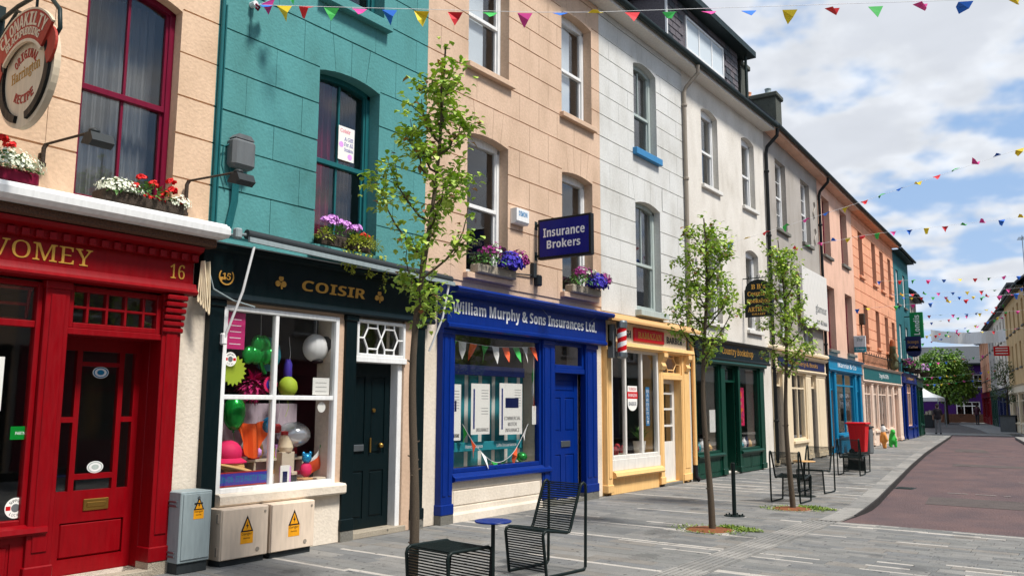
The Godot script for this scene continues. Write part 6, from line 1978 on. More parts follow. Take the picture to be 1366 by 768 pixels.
func flower_boxes() -> void:
	rng.seed = 77
	var s: SurfaceTool
	thing("flower_box", "box of red geraniums and white alyssum below the maroon sash window", "flowers", Vector3(4.2, 3.41, 0.2), "window boxes")
	box_part("trough", M.rust_iron, 3.8, 3.41, 0.08, 4.62, 3.53, 0.3, 0.02)
	mound("leaves", M.leaf_dark, Vector3(4.22, 3.52, 0.22), Vector3(0.42, 0.14, 0.14), 160, 0.03, false)
	mound("white_blossom", M.petal_white, Vector3(3.98, 3.52, 0.26), Vector3(0.25, 0.14, 0.14), 420, 0.014)
	mound("white_blossom", M.petal_white, Vector3(4.58, 3.5, 0.26), Vector3(0.12, 0.12, 0.12), 160, 0.014)
	for q in [[4.18, 3.7], [4.3, 3.66], [4.42, 3.58], [4.25, 3.52], [4.5, 3.64], [4.38, 3.5], [4.6, 3.55], [4.12, 3.6], [4.48, 3.72]]: mound("red_blossom", M.petal_red, Vector3(q[0], q[1], 0.26), Vector3(0.05, 0.04, 0.05), 26, 0.02)
	thing("flower_box", "box of red geraniums and white alyssum under the oval hanging sign", "flowers", Vector3(2.9, 3.41, 0.2), "window boxes")
	box_part("trough", M.maroon_paint, 2.5, 3.41, 0.08, 3.26, 3.53, 0.28, 0.02)
	mound("leaves", M.leaf_dark, Vector3(2.9, 3.52, 0.22), Vector3(0.42, 0.15, 0.14), 160, 0.03, false)
	mound("white_blossom", M.petal_white, Vector3(3.02, 3.54, 0.25), Vector3(0.3, 0.17, 0.15), 650, 0.014)
	for q in [[2.86, 3.78], [2.96, 3.76], [2.8, 3.7], [3.02, 3.72], [2.72, 3.8]]: mound("red_blossom", M.petal_red, Vector3(q[0], q[1], 0.24), Vector3(0.05, 0.04, 0.05), 26, 0.02)
	thing("flower_box", "box of pink blossoms and trailing golden leaves in the teal window", "flowers", Vector3(6.95, 3.45, 0.0), "window boxes")
	box_part("trough", M.rust_iron, 6.55, 3.45, -0.08, 7.35, 3.6, 0.1, 0.02)
	mound("leaves", M.leaf_dark, Vector3(6.9, 3.6, 0.06), Vector3(0.4, 0.12, 0.12), 120, 0.03, false)
	mound("golden_leaves", M.leaf_gold, Vector3(7.2, 3.5, 0.12), Vector3(0.32, 0.17, 0.12), 420, 0.022, false)
	mound("golden_leaves", M.leaf_gold, Vector3(6.58, 3.52, 0.1), Vector3(0.12, 0.14, 0.1), 120, 0.02, false)
	for q in [[6.62, 3.76], [6.72, 3.8], [6.84, 3.77], [6.95, 3.76], [7.06, 3.72], [6.98, 3.7], [6.7, 3.74], [7.12, 3.75]]: mound("pink_blossom", M.petal_pink, Vector3(q[0], q[1], 0.06), Vector3(0.07, 0.05, 0.06), 34, 0.024)
	for q in [[7.18, 3.66], [7.26, 3.64]]: mound("red_blossom", M.petal_red, Vector3(q[0], q[1], 0.1), Vector3(0.05, 0.04, 0.05), 24, 0.02)
	s = S()
	for k in 6:
		var x: float = [6.8, 6.9, 7.0, 7.42, 7.45, 7.2][k]
		for i in 40: leaf(s, Vector3(x + rng.randf_range(-0.05, 0.05), 3.44 - rng.randf() * [0.22, 0.3, 0.2, 0.26, 0.42, 0.3][k], 0.22 + rng.randf_range(-0.03, 0.03)), Vector3(rng.randf_range(-1, 1), rng.randf_range(-1, 0.3), rng.randf_range(-0.4, 1)).normalized(), 0.05, 0.03, Color.WHITE)
	part("trailing_leaves", s, M.leaf_gold)
	for q in [[9.95, "box of violet and plum petunias in the window left of the projecting sign"], [12.55, "box of violet and plum petunias in the window behind the projecting sign"]]:
		thing("flower_box", q[1], "flowers", Vector3(q[0], 3.5, 0.0), "window boxes")
		box_part("trough", M.step_stone, q[0] - 0.5, 3.5, -0.02, q[0] + 0.45, 3.64, 0.16, 0.02)
		mound("leaves", M.leaf_dark, Vector3(q[0], 3.66, 0.12), Vector3(0.55, 0.26, 0.2), 320, 0.034, false)
		mound("blue_blossom", M.petal_blue, Vector3(q[0] + 0.2, 3.66, 0.22), Vector3(0.28, 0.26, 0.17), 520, 0.024)
		mound("plum_blossom", M.petal_plum, Vector3(q[0] + 0.48, 3.76, 0.18), Vector3(0.2, 0.22, 0.15), 220, 0.025)
		mound("plum_blossom", M.petal_plum, Vector3(q[0] - 0.15, 3.8, 0.16), Vector3(0.34, 0.2, 0.14), 110, 0.025)
		for k in 7: mound("white_blossom", M.petal_white, Vector3(q[0] + rng.randf_range(-0.3, 0.4), rng.randf_range(3.72, 3.92), 0.26), Vector3(0.03, 0.03, 0.03), 12, 0.026)

# ---------------------------------------------------------------- party goods in the gift shop window
func goods() -> void:
	rng.seed = 5
	var s: SurfaceTool
	var t: Node3D
	# round balloons: x, y, z, radii, material, label
	for q in [[6.37, 1.79, -0.2, 0.11, 0.12, "lime", "lime green balloon in the middle of the gift shop window"], [6.17, 2.16, -0.35, 0.16, 0.2, "aqua", "dark aqua balloon behind the foil shamrock"], [5.66, 1.5, -0.2, 0.12, 0.19, "foil_green", "deep green balloon at the lower left of the gift shop window"], [6.12, 1.36, -0.2, 0.075, 0.09, "foil_blue", "small blue foil balloon over the party toys"], [6.6, 1.24, -0.35, 0.2, 0.15, "foil_silver", "silver foil balloon behind the tricolour flag"]]:
		t = thing("balloon", q[6], "balloon", Vector3(q[0], q[1] - q[4], q[2]))
		s = S()
		ball(s, Vector3(q[0], q[1], q[2]), Vector3(q[3], q[4], q[3]), 18, Basis.IDENTITY, 0.03)
		part("skin", s, M[q[5]])
		s = S()
		lathe(s, [[0.014, q[1] - q[4] - 0.02], [0.005, q[1] - q[4] + 0.01]], Vector3(q[0], 0, q[2]), 8)
		tube(s, [Vector3(q[0], q[1] - q[4], q[2]), Vector3(q[0] + 0.02, q[1] - q[4] - 0.12, q[2]), Vector3(q[0] - 0.02, q[1] - q[4] - 0.22, q[2])], 0.003, 4)
		part("knot", s, M[q[5]])
	t = thing("balloon", "white and black football balloon hanging at the upper right", "balloon", Vector3(6.76, 2.1, -0.2))
	s = S()
	ball(s, Vector3(6.76, 2.26, -0.2), Vector3(0.16, 0.17, 0.14), 20)
	part("skin", s, M.upvc)
	s = S()
	ball(s, Vector3(6.88, 2.31, -0.17), Vector3(0.07, 0.1, 0.12), 12)
	ball(s, Vector3(6.76, 2.1, -0.16), Vector3(0.07, 0.03, 0.08), 10)
	part("black_patch", s, M.black_paint)
	s = S()
	tube(s, [Vector3(6.76, 2.43, -0.2), Vector3(6.76, 2.62, -0.2)], 0.003, 4)
	part("string", s, M.letter_white)
	t = thing("balloon", "shiny green foil shamrock balloon hanging in the gift shop window", "balloon", Vector3(5.95, 1.9, -0.2))
	s = S()
	for q in [[0.0, 0.11], [-0.11, -0.02], [0.11, -0.02]]:
		for e in [-0.045, 0.045]: ball(s, Vector3(5.95 + q[0] + e, 2.13 + q[1] + absf(e) * 0.4, -0.18), Vector3(0.085, 0.105, 0.06), 14, Basis(Vector3(0, 0, 1), e * 6.0), 0.04)
	tube(s, [Vector3(5.95, 2.08, -0.18), Vector3(5.99, 1.98, -0.18), Vector3(6.02, 1.93, -0.18)], 0.025, 8)
	part("skin", s, M.foil_green)
	s = S()
	tube(s, [Vector3(5.95, 2.3, -0.18), Vector3(5.94, 2.62, -0.18)], 0.003, 4)
	part("string", s, M.letter_white)
	t = thing("tissue_pompom", "large magenta tissue pompom in the gift shop window", "decoration", Vector3(5.92, 1.66, -0.25))
	s = S()
	for i in 260:
		var d := Vector3(rng.randfn(), rng.randfn() * 0.6, rng.randfn()).normalized()
		leaf(s, Vector3(5.92, 1.8, -0.25) + d * 0.04, d, rng.randf_range(0.1, 0.2), 0.05, Color.WHITE)
	part("tissue", s, M.magenta)
	t = thing("rosette", "spiky lime green rosette behind the round sticker", "decoration", Vector3(5.58, 1.82, -0.15))
	s = S()
	var p := []
	for i in 36: p.append(Vector3(5.58 + cos(TAU * i / 36.0) * (0.17 if i % 2 else 0.135), 1.95 + sin(TAU * i / 36.0) * (0.17 if i % 2 else 0.135), -0.15))
	prism(s, p, Vector3(0, 0, 0.01))
	part("paper_star", s, M.lime)
	t = thing("badge", "round pink badge with a blue centre on the glass", "badge", Vector3(6.02, 1.76, 0.01))
	s = S()
	p = []
	for i in 40: p.append(Vector3(6.0 + cos(TAU * i / 40.0) * (0.095 if i % 2 else 0.085), 1.81 + sin(TAU * i / 40.0) * (0.095 if i % 2 else 0.085), -0.05))
	prism(s, p, Vector3(0, 0, 0.01))
	part("rim", s, M.hot_pink)
	s = S()
	disc(s, Vector3(6.0, 1.81, -0.04), 0.06, 20, 0.004)
	part("face", s, M.violet)
	words("U", M.letter_white, "Droid Sans", 5.975, 6.025, 1.78, 1.845, -0.036, t, 0.002, true)
	t = thing("window_sticker", "round support local sticker at the left of the gift shop window", "sticker", Vector3(5.41, 1.97, 0.02))
	local_sticker(5.42, 2.06, 0.02, 0.075, t)
	t = sheet("poster", "tall magenta price poster at the upper left of the gift shop window", "poster", M.magenta, 5.36, 2.17, 5.6, 2.56, 0.0)
	for k in 5: box_part("text_line", M.letter_white, 5.41, 2.22 + k * 0.065, 0.001, 5.55, 2.228 + k * 0.065, 0.002, 0.0003)
	t = sheet("notice", "white notice with handwriting at the right of the gift shop window", "notice", M.paper, 6.56, 1.7, 6.81, 1.9, 0.005)
	for k in 3: box_part("text_line", M.plastic_grey, 6.6, 1.74 + k * 0.05, 0.006, 6.77, 1.745 + k * 0.05, 0.007, 0.0003)
	t = thing("window_sticker", "half-round white sticker under the window's middle bar", "sticker", Vector3(6.7, 1.5, 0.01))
	s = S()
	disc(s, Vector3(6.7, 1.56, 0.008), 0.06, 18, 0.002)
	part("print", s, M.paper)
	# lower shelf
	t = thing("orange_cloth", "bright orange pennant cloth hung in the gift shop window", "cloth", Vector3(5.86, 1.05, -0.2))
	s = S()
	for i in 12:
		for j in 6:
			var f := func(a: float, c: float) -> Vector3:
				return Vector3(5.66 + 0.44 * a + 0.04 * c, 1.43 - 0.05 * sin(a * 3.0) - c * 0.33 * (0.25 + sin(a * PI) * 0.9), -0.2 + 0.04 * sin(a * 14.0))
			quad(s, f.call(i / 12.0, (j + 1) / 6.0), f.call((i + 1) / 12.0, (j + 1) / 6.0), f.call((i + 1) / 12.0, j / 6.0), f.call(i / 12.0, j / 6.0))
	part("cloth", s, M.orange_cloth)
	t = thing("party_hat", "crimson bowler party hat on the gift shop shelf", "hat", Vector3(5.62, 0.66, -0.25))
	s = S()
	ball(s, Vector3(5.64, 1.07, -0.25), Vector3(0.15, 0.14, 0.15), 18)
	lathe(s, [[0.14, 1.02], [0.2, 0.98], [0.2, 0.97], [0.13, 0.99]], Vector3(5.64, 0, -0.25), 20)
	part("felt", s, M.hot_pink)
	s = S()
	lathe(s, [[0.03, 0.65], [0.02, 0.98]], Vector3(5.64, 0, -0.25), 8)
	part("stand", s, M.cardboard)
	t = thing("straw_hat", "wide straw hat leaning on the gift shop shelf", "hat", Vector3(5.64, 0.66, -0.14))
	s = S()
	ball(s, Vector3(5.68, 0.9, -0.14), Vector3(0.26, 0.035, 0.13), 18, Basis(Vector3(0, 0, 1), -0.25))
	ball(s, Vector3(5.66, 0.93, -0.16), Vector3(0.12, 0.1, 0.1), 14, Basis(Vector3(0, 0, 1), -0.25))
	part("straw", s, M.straw)
	t = thing("party_banner", "purple party time banner along the bottom of the gift shop window", "banner", Vector3(5.85, 0.74, 0.0))
	box_part("strip", M.violet, 5.36, 0.755, -0.005, 6.0, 0.875, 0.005, 0.002)
	box_part("edge", M.deep_red, 5.36, 0.74, -0.004, 6.0, 0.755, 0.005, 0.002)
	box_part("edge", M.deep_red, 5.36, 0.875, -0.004, 6.0, 0.89, 0.005, 0.002)
	words("Uh-Oh  IT'S PARTY TIME", M.foil_blue, "Droid Sans", 5.38, 5.98, 0.785, 0.85, 0.005, t, 0.002, true)
	t = thing("flag", "green white and orange flag in the lower right of the gift shop window", "flag", Vector3(6.95, 0.7, -0.2))
	var cols := ["flag_green", "flag_white", "flag_orange"]
	for k in 3:
		s = S()
		for i in 4:
			for j in 8:
				var f := func(a: float, c: float) -> Vector3:
					return Vector3(6.93 - 0.22 * a * sin(c * 1.5) + 0.03 * sin(c * 6.0), 1.36 - 0.5 * c - 0.12 * a, -0.2 + 0.03 * sin(a * 5.0 + c * 8.0))
				var c0 := (k + j / 8.0) / 3.0; var c1 := (k + (j + 1) / 8.0) / 3.0
				quad(s, f.call((i + 1) / 4.0, c1), f.call(i / 4.0, c1), f.call(i / 4.0, c0), f.call((i + 1) / 4.0, c0))
		part("stripe", s, M[cols[k]])
	s = S()
	tube(s, [Vector3(6.94, 0.65, -0.22), Vector3(6.94, 1.4, -0.22)], 0.008, 6)
	part("pole", s, M.wood_light)
	# boxes, jars and cards, one thing each
	var small := [
		["gift_box", 5.86, 0.2, 0.11, "wood_light", "open wooden frame box behind the party banner", "box"], ["gift_box", 6.02, 0.16, 0.09, "cardboard", "small brown gift box beside the wooden frame box", "box"],
		["toy_box", 6.13, 0.12, 0.08, "deep_red", "small dark red toy box by the window's middle bar", "box"], ["gift_card", 6.28, 0.22, 0.13, "paper", "white card with a dark photo on the gift shop shelf", "card"],
		["gift_card", 6.36, 0.2, 0.16, "petal_pink", "pink card with red flowers on the gift shop shelf", "card"], ["toy_box", 6.52, 0.17, 0.08, "plastic_dark", "small black and white toy box right of the pink card", "box"],
		["gift_crate", 6.6, 0.1, 0.14, "cardboard", "pale crate at the front of the gift shop shelf", "crate"], ["gift_crate", 6.77, 0.1, 0.13, "straw", "yellowish crate beside the pale crate", "crate"]]
	for k in small.size():
		var q: Array = small[k]
		var z := -0.3 + 0.03 * (k % 4) + (0.12 if q[0] == "gift_card" or q[0] == "gift_crate" else 0.0)
		t = thing(q[0], q[5], q[6], Vector3(q[1], 0.65, z))
		if q[0] == "gift_card":
			box_part("card", M[q[4]], q[1] - q[3] * 0.5, 0.65, z, q[1] + q[3] * 0.5, 0.65 + q[2] * 1.2, z + 0.01, 0.002)
			box_part("print", M.navy_paint if k == 3 else M.petal_red, q[1] - q[3] * 0.25, 0.7, z + 0.01, q[1] + q[3] * 0.25, 0.65 + q[2] * 0.9, z + 0.012, 0.0005)
		else:
			box_part("case", M[q[4]], q[1] - q[3] * 0.5, 0.65, z - 0.05, q[1] + q[3] * 0.5, 0.65 + q[2], z + 0.06, 0.006)
			box_part("lid", M.cardboard if k % 2 else M.wood_light, q[1] - q[3] * 0.53, 0.65 + q[2] * 0.8, z - 0.055, q[1] + q[3] * 0.53, 0.655 + q[2], z + 0.065, 0.006)
	var fav := [M.hot_pink, M.foil_silver, M.aqua, M.straw, M.violet, M.upvc, M.deep_red, M.wood_light, M.lime, M.petal_pink]
	var hue := ["hot pink", "silver", "aqua", "straw coloured", "violet", "white", "dark red", "wooden", "lime", "pale pink"]
	var place_ := ["first", "second", "third", "fourth", "fifth", "sixth", "seventh", "eighth", "ninth", "tenth", "eleventh"]
	for k in 22:
		var fx := 5.42 + (k % 11) * 0.125 + rng.randf_range(-0.03, 0.03); var fy := 0.65 if k < 11 else 0.98; var fz := rng.randf_range(-0.42, -0.36)
		t = thing("party_favour", "%s party favour, %s from the left on the gift shop's %s shelf" % [hue[k % 10], place_[k % 11], "lower" if k < 11 else "upper"], "party favour", Vector3(fx, fy, fz), "party favours on the gift shop shelf")
		s = S()
		var fh := rng.randf_range(0.1, 0.26); var fr := rng.randf_range(0.035, 0.06)
		if k % 3 == 0: lathe(s, [[0.0, fy], [fr, fy], [fr * 0.9, fy + fh * 0.6], [fr * 0.3, fy + fh * 0.8], [fr * 0.4, fy + fh], [0.0, fy + fh]], Vector3(fx, 0, fz), 10)
		elif k % 3 == 1: cb(s, fx - fr, fy, fz - 0.03, fx + fr, fy + fh, fz + 0.03, 0.006)
		else: ball(s, Vector3(fx, fy + fh * 0.5, fz), Vector3(fr, fh * 0.5, fr), 10, Basis.IDENTITY, 0.15)
		part("body", s, fav[k % 10])
		if k % 3 == 1:
			box_part("label", M.paper, fx - fr * 0.8, fy + fh * 0.25, fz + 0.03, fx + fr * 0.8, fy + fh * 0.75, fz + 0.032, 0.0005)
			box_part("print", fav[(k + 3) % 10], fx - fr * 0.5, fy + fh * 0.4, fz + 0.032, fx + fr * 0.5, fy + fh * 0.62, fz + 0.033, 0.0003)
		elif k % 3 == 0:
			s = S()
			lathe(s, [[fr * 0.99, fy + fh * 0.15], [fr * 0.97, fy + fh * 0.5]], Vector3(fx, 0, fz), 10)
			part("label", s, fav[(k + 5) % 10])
	thing("display_tier", "upper tier carrying party favours in the gift shop window", "shelf", Vector3(5.4, 0.93, -0.4))
	box_part("board", M.cardboard, 5.36, 0.95, -0.46, 6.78, 0.98, -0.33, 0.003)
	for x in [5.37, 6.05, 6.74]: box_part("upright", M.cardboard, x, 0.65, -0.46, x + 0.03, 0.95, -0.34, 0.003)
	t = thing("jar", "cream patterned jar with lid in the gift shop window", "jar", Vector3(6.45, 1.05, -0.3))
	s = S()
	lathe(s, [[0.0, 1.05], [0.075, 1.05], [0.09, 1.1], [0.07, 1.2], [0.055, 1.24]], Vector3(6.45, 0, -0.3), 16)
	part("body", s, M.cream_paint)
	s = S()
	lathe(s, [[0.06, 1.24], [0.06, 1.28], [0.0, 1.29]], Vector3(6.45, 0, -0.3), 16)
	part("lid", s, M.deep_red)
	box_part("riser", M.cardboard, 6.36, 0.65, -0.38, 6.54, 1.05, -0.24, 0.004)
	t = thing("soft_toy", "small blue and red soft toy on the gift shop shelf", "toy", Vector3(6.68, 0.75, -0.2))
	s = S()
	ball(s, Vector3(6.68, 0.84, -0.2), Vector3(0.075, 0.09, 0.06), 12)
	part("body", s, M.hot_pink)
	s = S()
	ball(s, Vector3(6.68, 0.97, -0.19), Vector3(0.06, 0.06, 0.055), 12)
	for e in [-0.05, 0.05]: ball(s, Vector3(6.68 + e, 1.02, -0.19), Vector3(0.022, 0.03, 0.02), 8)
	part("head", s, M.foil_blue)
	for q in [[6.28, 1.32, "deep_red", "red bauble hanging by the window's middle bar"], [6.02, 1.06, "petal_pink", "pink and white bow among the party toys"], [6.4, 1.97, "violet", "purple streamer tassel hanging above the lime balloon"]]:
		t = thing("decoration", q[3], "decoration", Vector3(q[0], q[1], -0.25))
		s = S()
		ball(s, Vector3(q[0], q[1], -0.25), Vector3(0.05, 0.05 if q[2] != "violet" else 0.14, 0.05), 12, Basis.IDENTITY, 0.25)
		part("body", s, M[q[2]])
		s = S()
		tube(s, [Vector3(q[0], q[1], -0.25), Vector3(q[0] + 0.03, q[1] + 0.2, -0.25), Vector3(q[0], q[1] + 0.4, -0.25)], 0.003, 4)
		part("string", s, M.letter_white)
	t = thing("window_backdrop", "lilac-grey backdrop panel behind the gift shop display", "panel", Vector3(6.1, 0.65, -0.49))
	box_part("panel", mat("lilac_panel", hexc("b9a9b4"), 0.8), 5.35, 0.65, -0.5, 6.75, 1.6, -0.48, 0.003)
	t = sheet("poster", "white poster with pink flowers in the teal window", "poster", M.paper, 7.0, 4.66, 7.27, 5.1, -0.19)
	words("Coisir", M.hot_pink, "Droid Serif", 7.03, 7.2, 5.02, 5.07, -0.189, t, 0.002)
	for k in 3: words(["A Gift", "For All", "Occasions"][k], M.violet, "Droid Serif", 7.1, 7.25, 4.92 - k * 0.07, 4.97 - k * 0.07, -0.189, t, 0.002)
	for q in [[7.05, 4.86], [7.2, 4.72]]:
		s = S()
		disc(s, Vector3(q[0], q[1], -0.189), 0.04, 8, 0.001)
		part("flower_print", s, M.petal_pink)

# ---------------------------------------------------------------- figures: a smooth skin over tapered bones
func skin(s: SurfaceTool, bones: Array, cell: float, k: float) -> void:
	var lo := Vector3.ONE * 1e9; var hi := -lo
	for b in bones:
		var r := Vector3.ONE * (maxf(b[2], b[3]) + cell * 2.5)
		lo = lo.min(b[0] - r).min(b[1] - r); hi = hi.max(b[0] + r).max(b[1] + r)
	var n := Vector3i(((hi - lo) / cell).ceil()) + Vector3i.ONE
	var f := PackedFloat32Array(); var id := PackedInt32Array()
	f.resize(n.x * n.y * n.z); id.resize(f.size())
	f.fill(1.0)
	for bi in bones.size():
		var b: Array = bones[bi]
		var R := Vector3.ONE * (maxf(b[2], b[3]) + cell * 2.5 + k)
		var a0 := Vector3i(((b[0].min(b[1]) - R - lo) / cell).floor()).clamp(Vector3i.ZERO, n - Vector3i.ONE); var a1 := Vector3i(((b[0].max(b[1]) + R - lo) / cell).ceil()).clamp(Vector3i.ZERO, n - Vector3i.ONE)
		var ab: Vector3 = b[1] - b[0]; var l2 := maxf(ab.length_squared(), 1e-8)
		for z in range(a0.z, a1.z + 1):
			for y in range(a0.y, a1.y + 1):
				for x in range(a0.x, a1.x + 1):
					var p := lo + Vector3(x, y, z) * cell
					var t := clampf((p - b[0]).dot(ab) / l2, 0.0, 1.0)
					var d: float = (p - b[0] - ab * t).length() - lerpf(b[2], b[3], t)
					var i := (z * n.y + y) * n.x + x
					var o := f[i]
					if d < o: id[i] = bi
					var h := maxf(k - absf(o - d), 0.0) / k
					f[i] = minf(o, d) - h * h * k * 0.25
	var vert := {}
	var corner := [0, 1, n.x, n.x + 1, n.x * n.y, n.x * n.y + 1, n.x * n.y + n.x, n.x * n.y + n.x + 1]
	for z in n.z - 1:
		for y in n.y - 1:
			for x in n.x - 1:
				var i := (z * n.y + y) * n.x + x
				var m := 0
				for c in 8:
					if f[i + corner[c]] < 0.0: m += 1
				if m == 0 or m == 8: continue
				var sum := Vector3.ZERO; var cnt := 0
				for e in [[0, 1], [2, 3], [4, 5], [6, 7], [0, 2], [1, 3], [4, 6], [5, 7], [0, 4], [1, 5], [2, 6], [3, 7]]:
					var u: float = f[i + corner[e[0]]]; var v: float = f[i + corner[e[1]]]
					if (u < 0.0) != (v < 0.0):
						var t := u / (u - v)
						var pa := Vector3(e[0] & 1, (e[0] >> 1) & 1, e[0] >> 2); var pb := Vector3(e[1] & 1, (e[1] >> 1) & 1, e[1] >> 2)
						sum += pa.lerp(pb, t); cnt += 1
				vert[i] = lo + (Vector3(x, y, z) + sum / cnt) * cell
	for z in range(1, n.z - 1):
		for y in range(1, n.y - 1):
			for x in range(1, n.x - 1):
				var i := (z * n.y + y) * n.x + x
				for ax in 3:
					var st: int = [1, n.x, n.x * n.y][ax]
					var ins := f[i] < 0.0
					if ins == (f[i + st] < 0.0): continue
					var s1: int = [n.x, n.x * n.y, 1][ax]; var s2: int = [n.x * n.y, 1, n.x][ax]
					var q := [i - s1 - s2, i - s2, i, i - s1]
					if not (vert.has(q[0]) and vert.has(q[1]) and vert.has(q[2]) and vert.has(q[3])): continue
					if not ins: q.reverse()
					var c: Color = bones[id[i if ins else i + st]][4]
					for w in [[0, 1, 2], [0, 2, 3]]:
						for v in w:
							s.set_color(c)
							s.set_smooth_group(0)
							s.add_vertex(vert[q[v]])
	s.index()
	s.generate_normals()

func person(label: String, at: Vector3, turn: float, top: Color, legs: Color, hair: Color, stride: float) -> void:
	thing("person", label, "person", at, "", turn, true)
	var sk := Color(0.42, 0.24, 0.17); var shoe := Color(0.03, 0.03, 0.03)
	var b := []
	for e in [-1.0, 1.0]:
		var st: float = e * stride
		b.append([Vector3(e * 0.085, 0.9, 0), Vector3(e * 0.09, 0.5, st * 0.5 + 0.02), 0.088, 0.062, legs])
		b.append([Vector3(e * 0.09, 0.5, st * 0.5 + 0.02), Vector3(e * 0.095, 0.1, st), 0.06, 0.045, legs])
		b.append([Vector3(e * 0.095, 0.045, st - 0.03), Vector3(e * 0.11, 0.04, st + 0.15), 0.045, 0.035, shoe])
		b.append([Vector3(e * 0.17, 1.4, 0), Vector3(e * 0.25, 1.13, -st * 0.4), 0.06, 0.048, top])
		b.append([Vector3(e * 0.25, 1.13, -st * 0.4), Vector3(e * 0.24, 0.92, -st * 0.5 + 0.06), 0.044, 0.034, sk])
		b.append([Vector3(e * 0.24, 0.9, -st * 0.5 + 0.07), Vector3(e * 0.23, 0.8, -st * 0.5 + 0.1), 0.034, 0.022, sk])
		b.append([Vector3(e * 0.215, 0.88, -st * 0.5 + 0.1), Vector3(e * 0.2, 0.84, -st * 0.5 + 0.13), 0.014, 0.012, sk])
	b.append([Vector3(-0.06, 0.95, 0), Vector3(0.06, 0.95, 0), 0.13, 0.13, top])
	b.append([Vector3(0, 1.0, 0), Vector3(0, 1.3, 0.01), 0.14, 0.16, top])
	b.append([Vector3(-0.12, 1.38, 0), Vector3(0.12, 1.38, 0), 0.085, 0.085, top])
	b.append([Vector3(0, 1.4, 0), Vector3(0, 1.52, 0.015), 0.058, 0.055, sk])
	b.append([Vector3(0, 1.57, 0.03), Vector3(0, 1.64, 0.015), 0.082, 0.092, sk])
	b.append([Vector3(0, 1.57, 0.115), Vector3(0, 1.6, 0.1), 0.016, 0.012, sk])
	var s := S()
	skin(s, b, 0.022, 0.04)
	part("body", s, M.figure)
	s = S()
	skin(s, [[Vector3(0, 1.66, -0.005), Vector3(0, 1.62, -0.04), 0.1, 0.085, hair], [Vector3(0, 1.58, -0.06), Vector3(0, 1.62, -0.05), 0.055, 0.07, hair]], 0.015, 0.03)
	part("hair", s, M.figure)

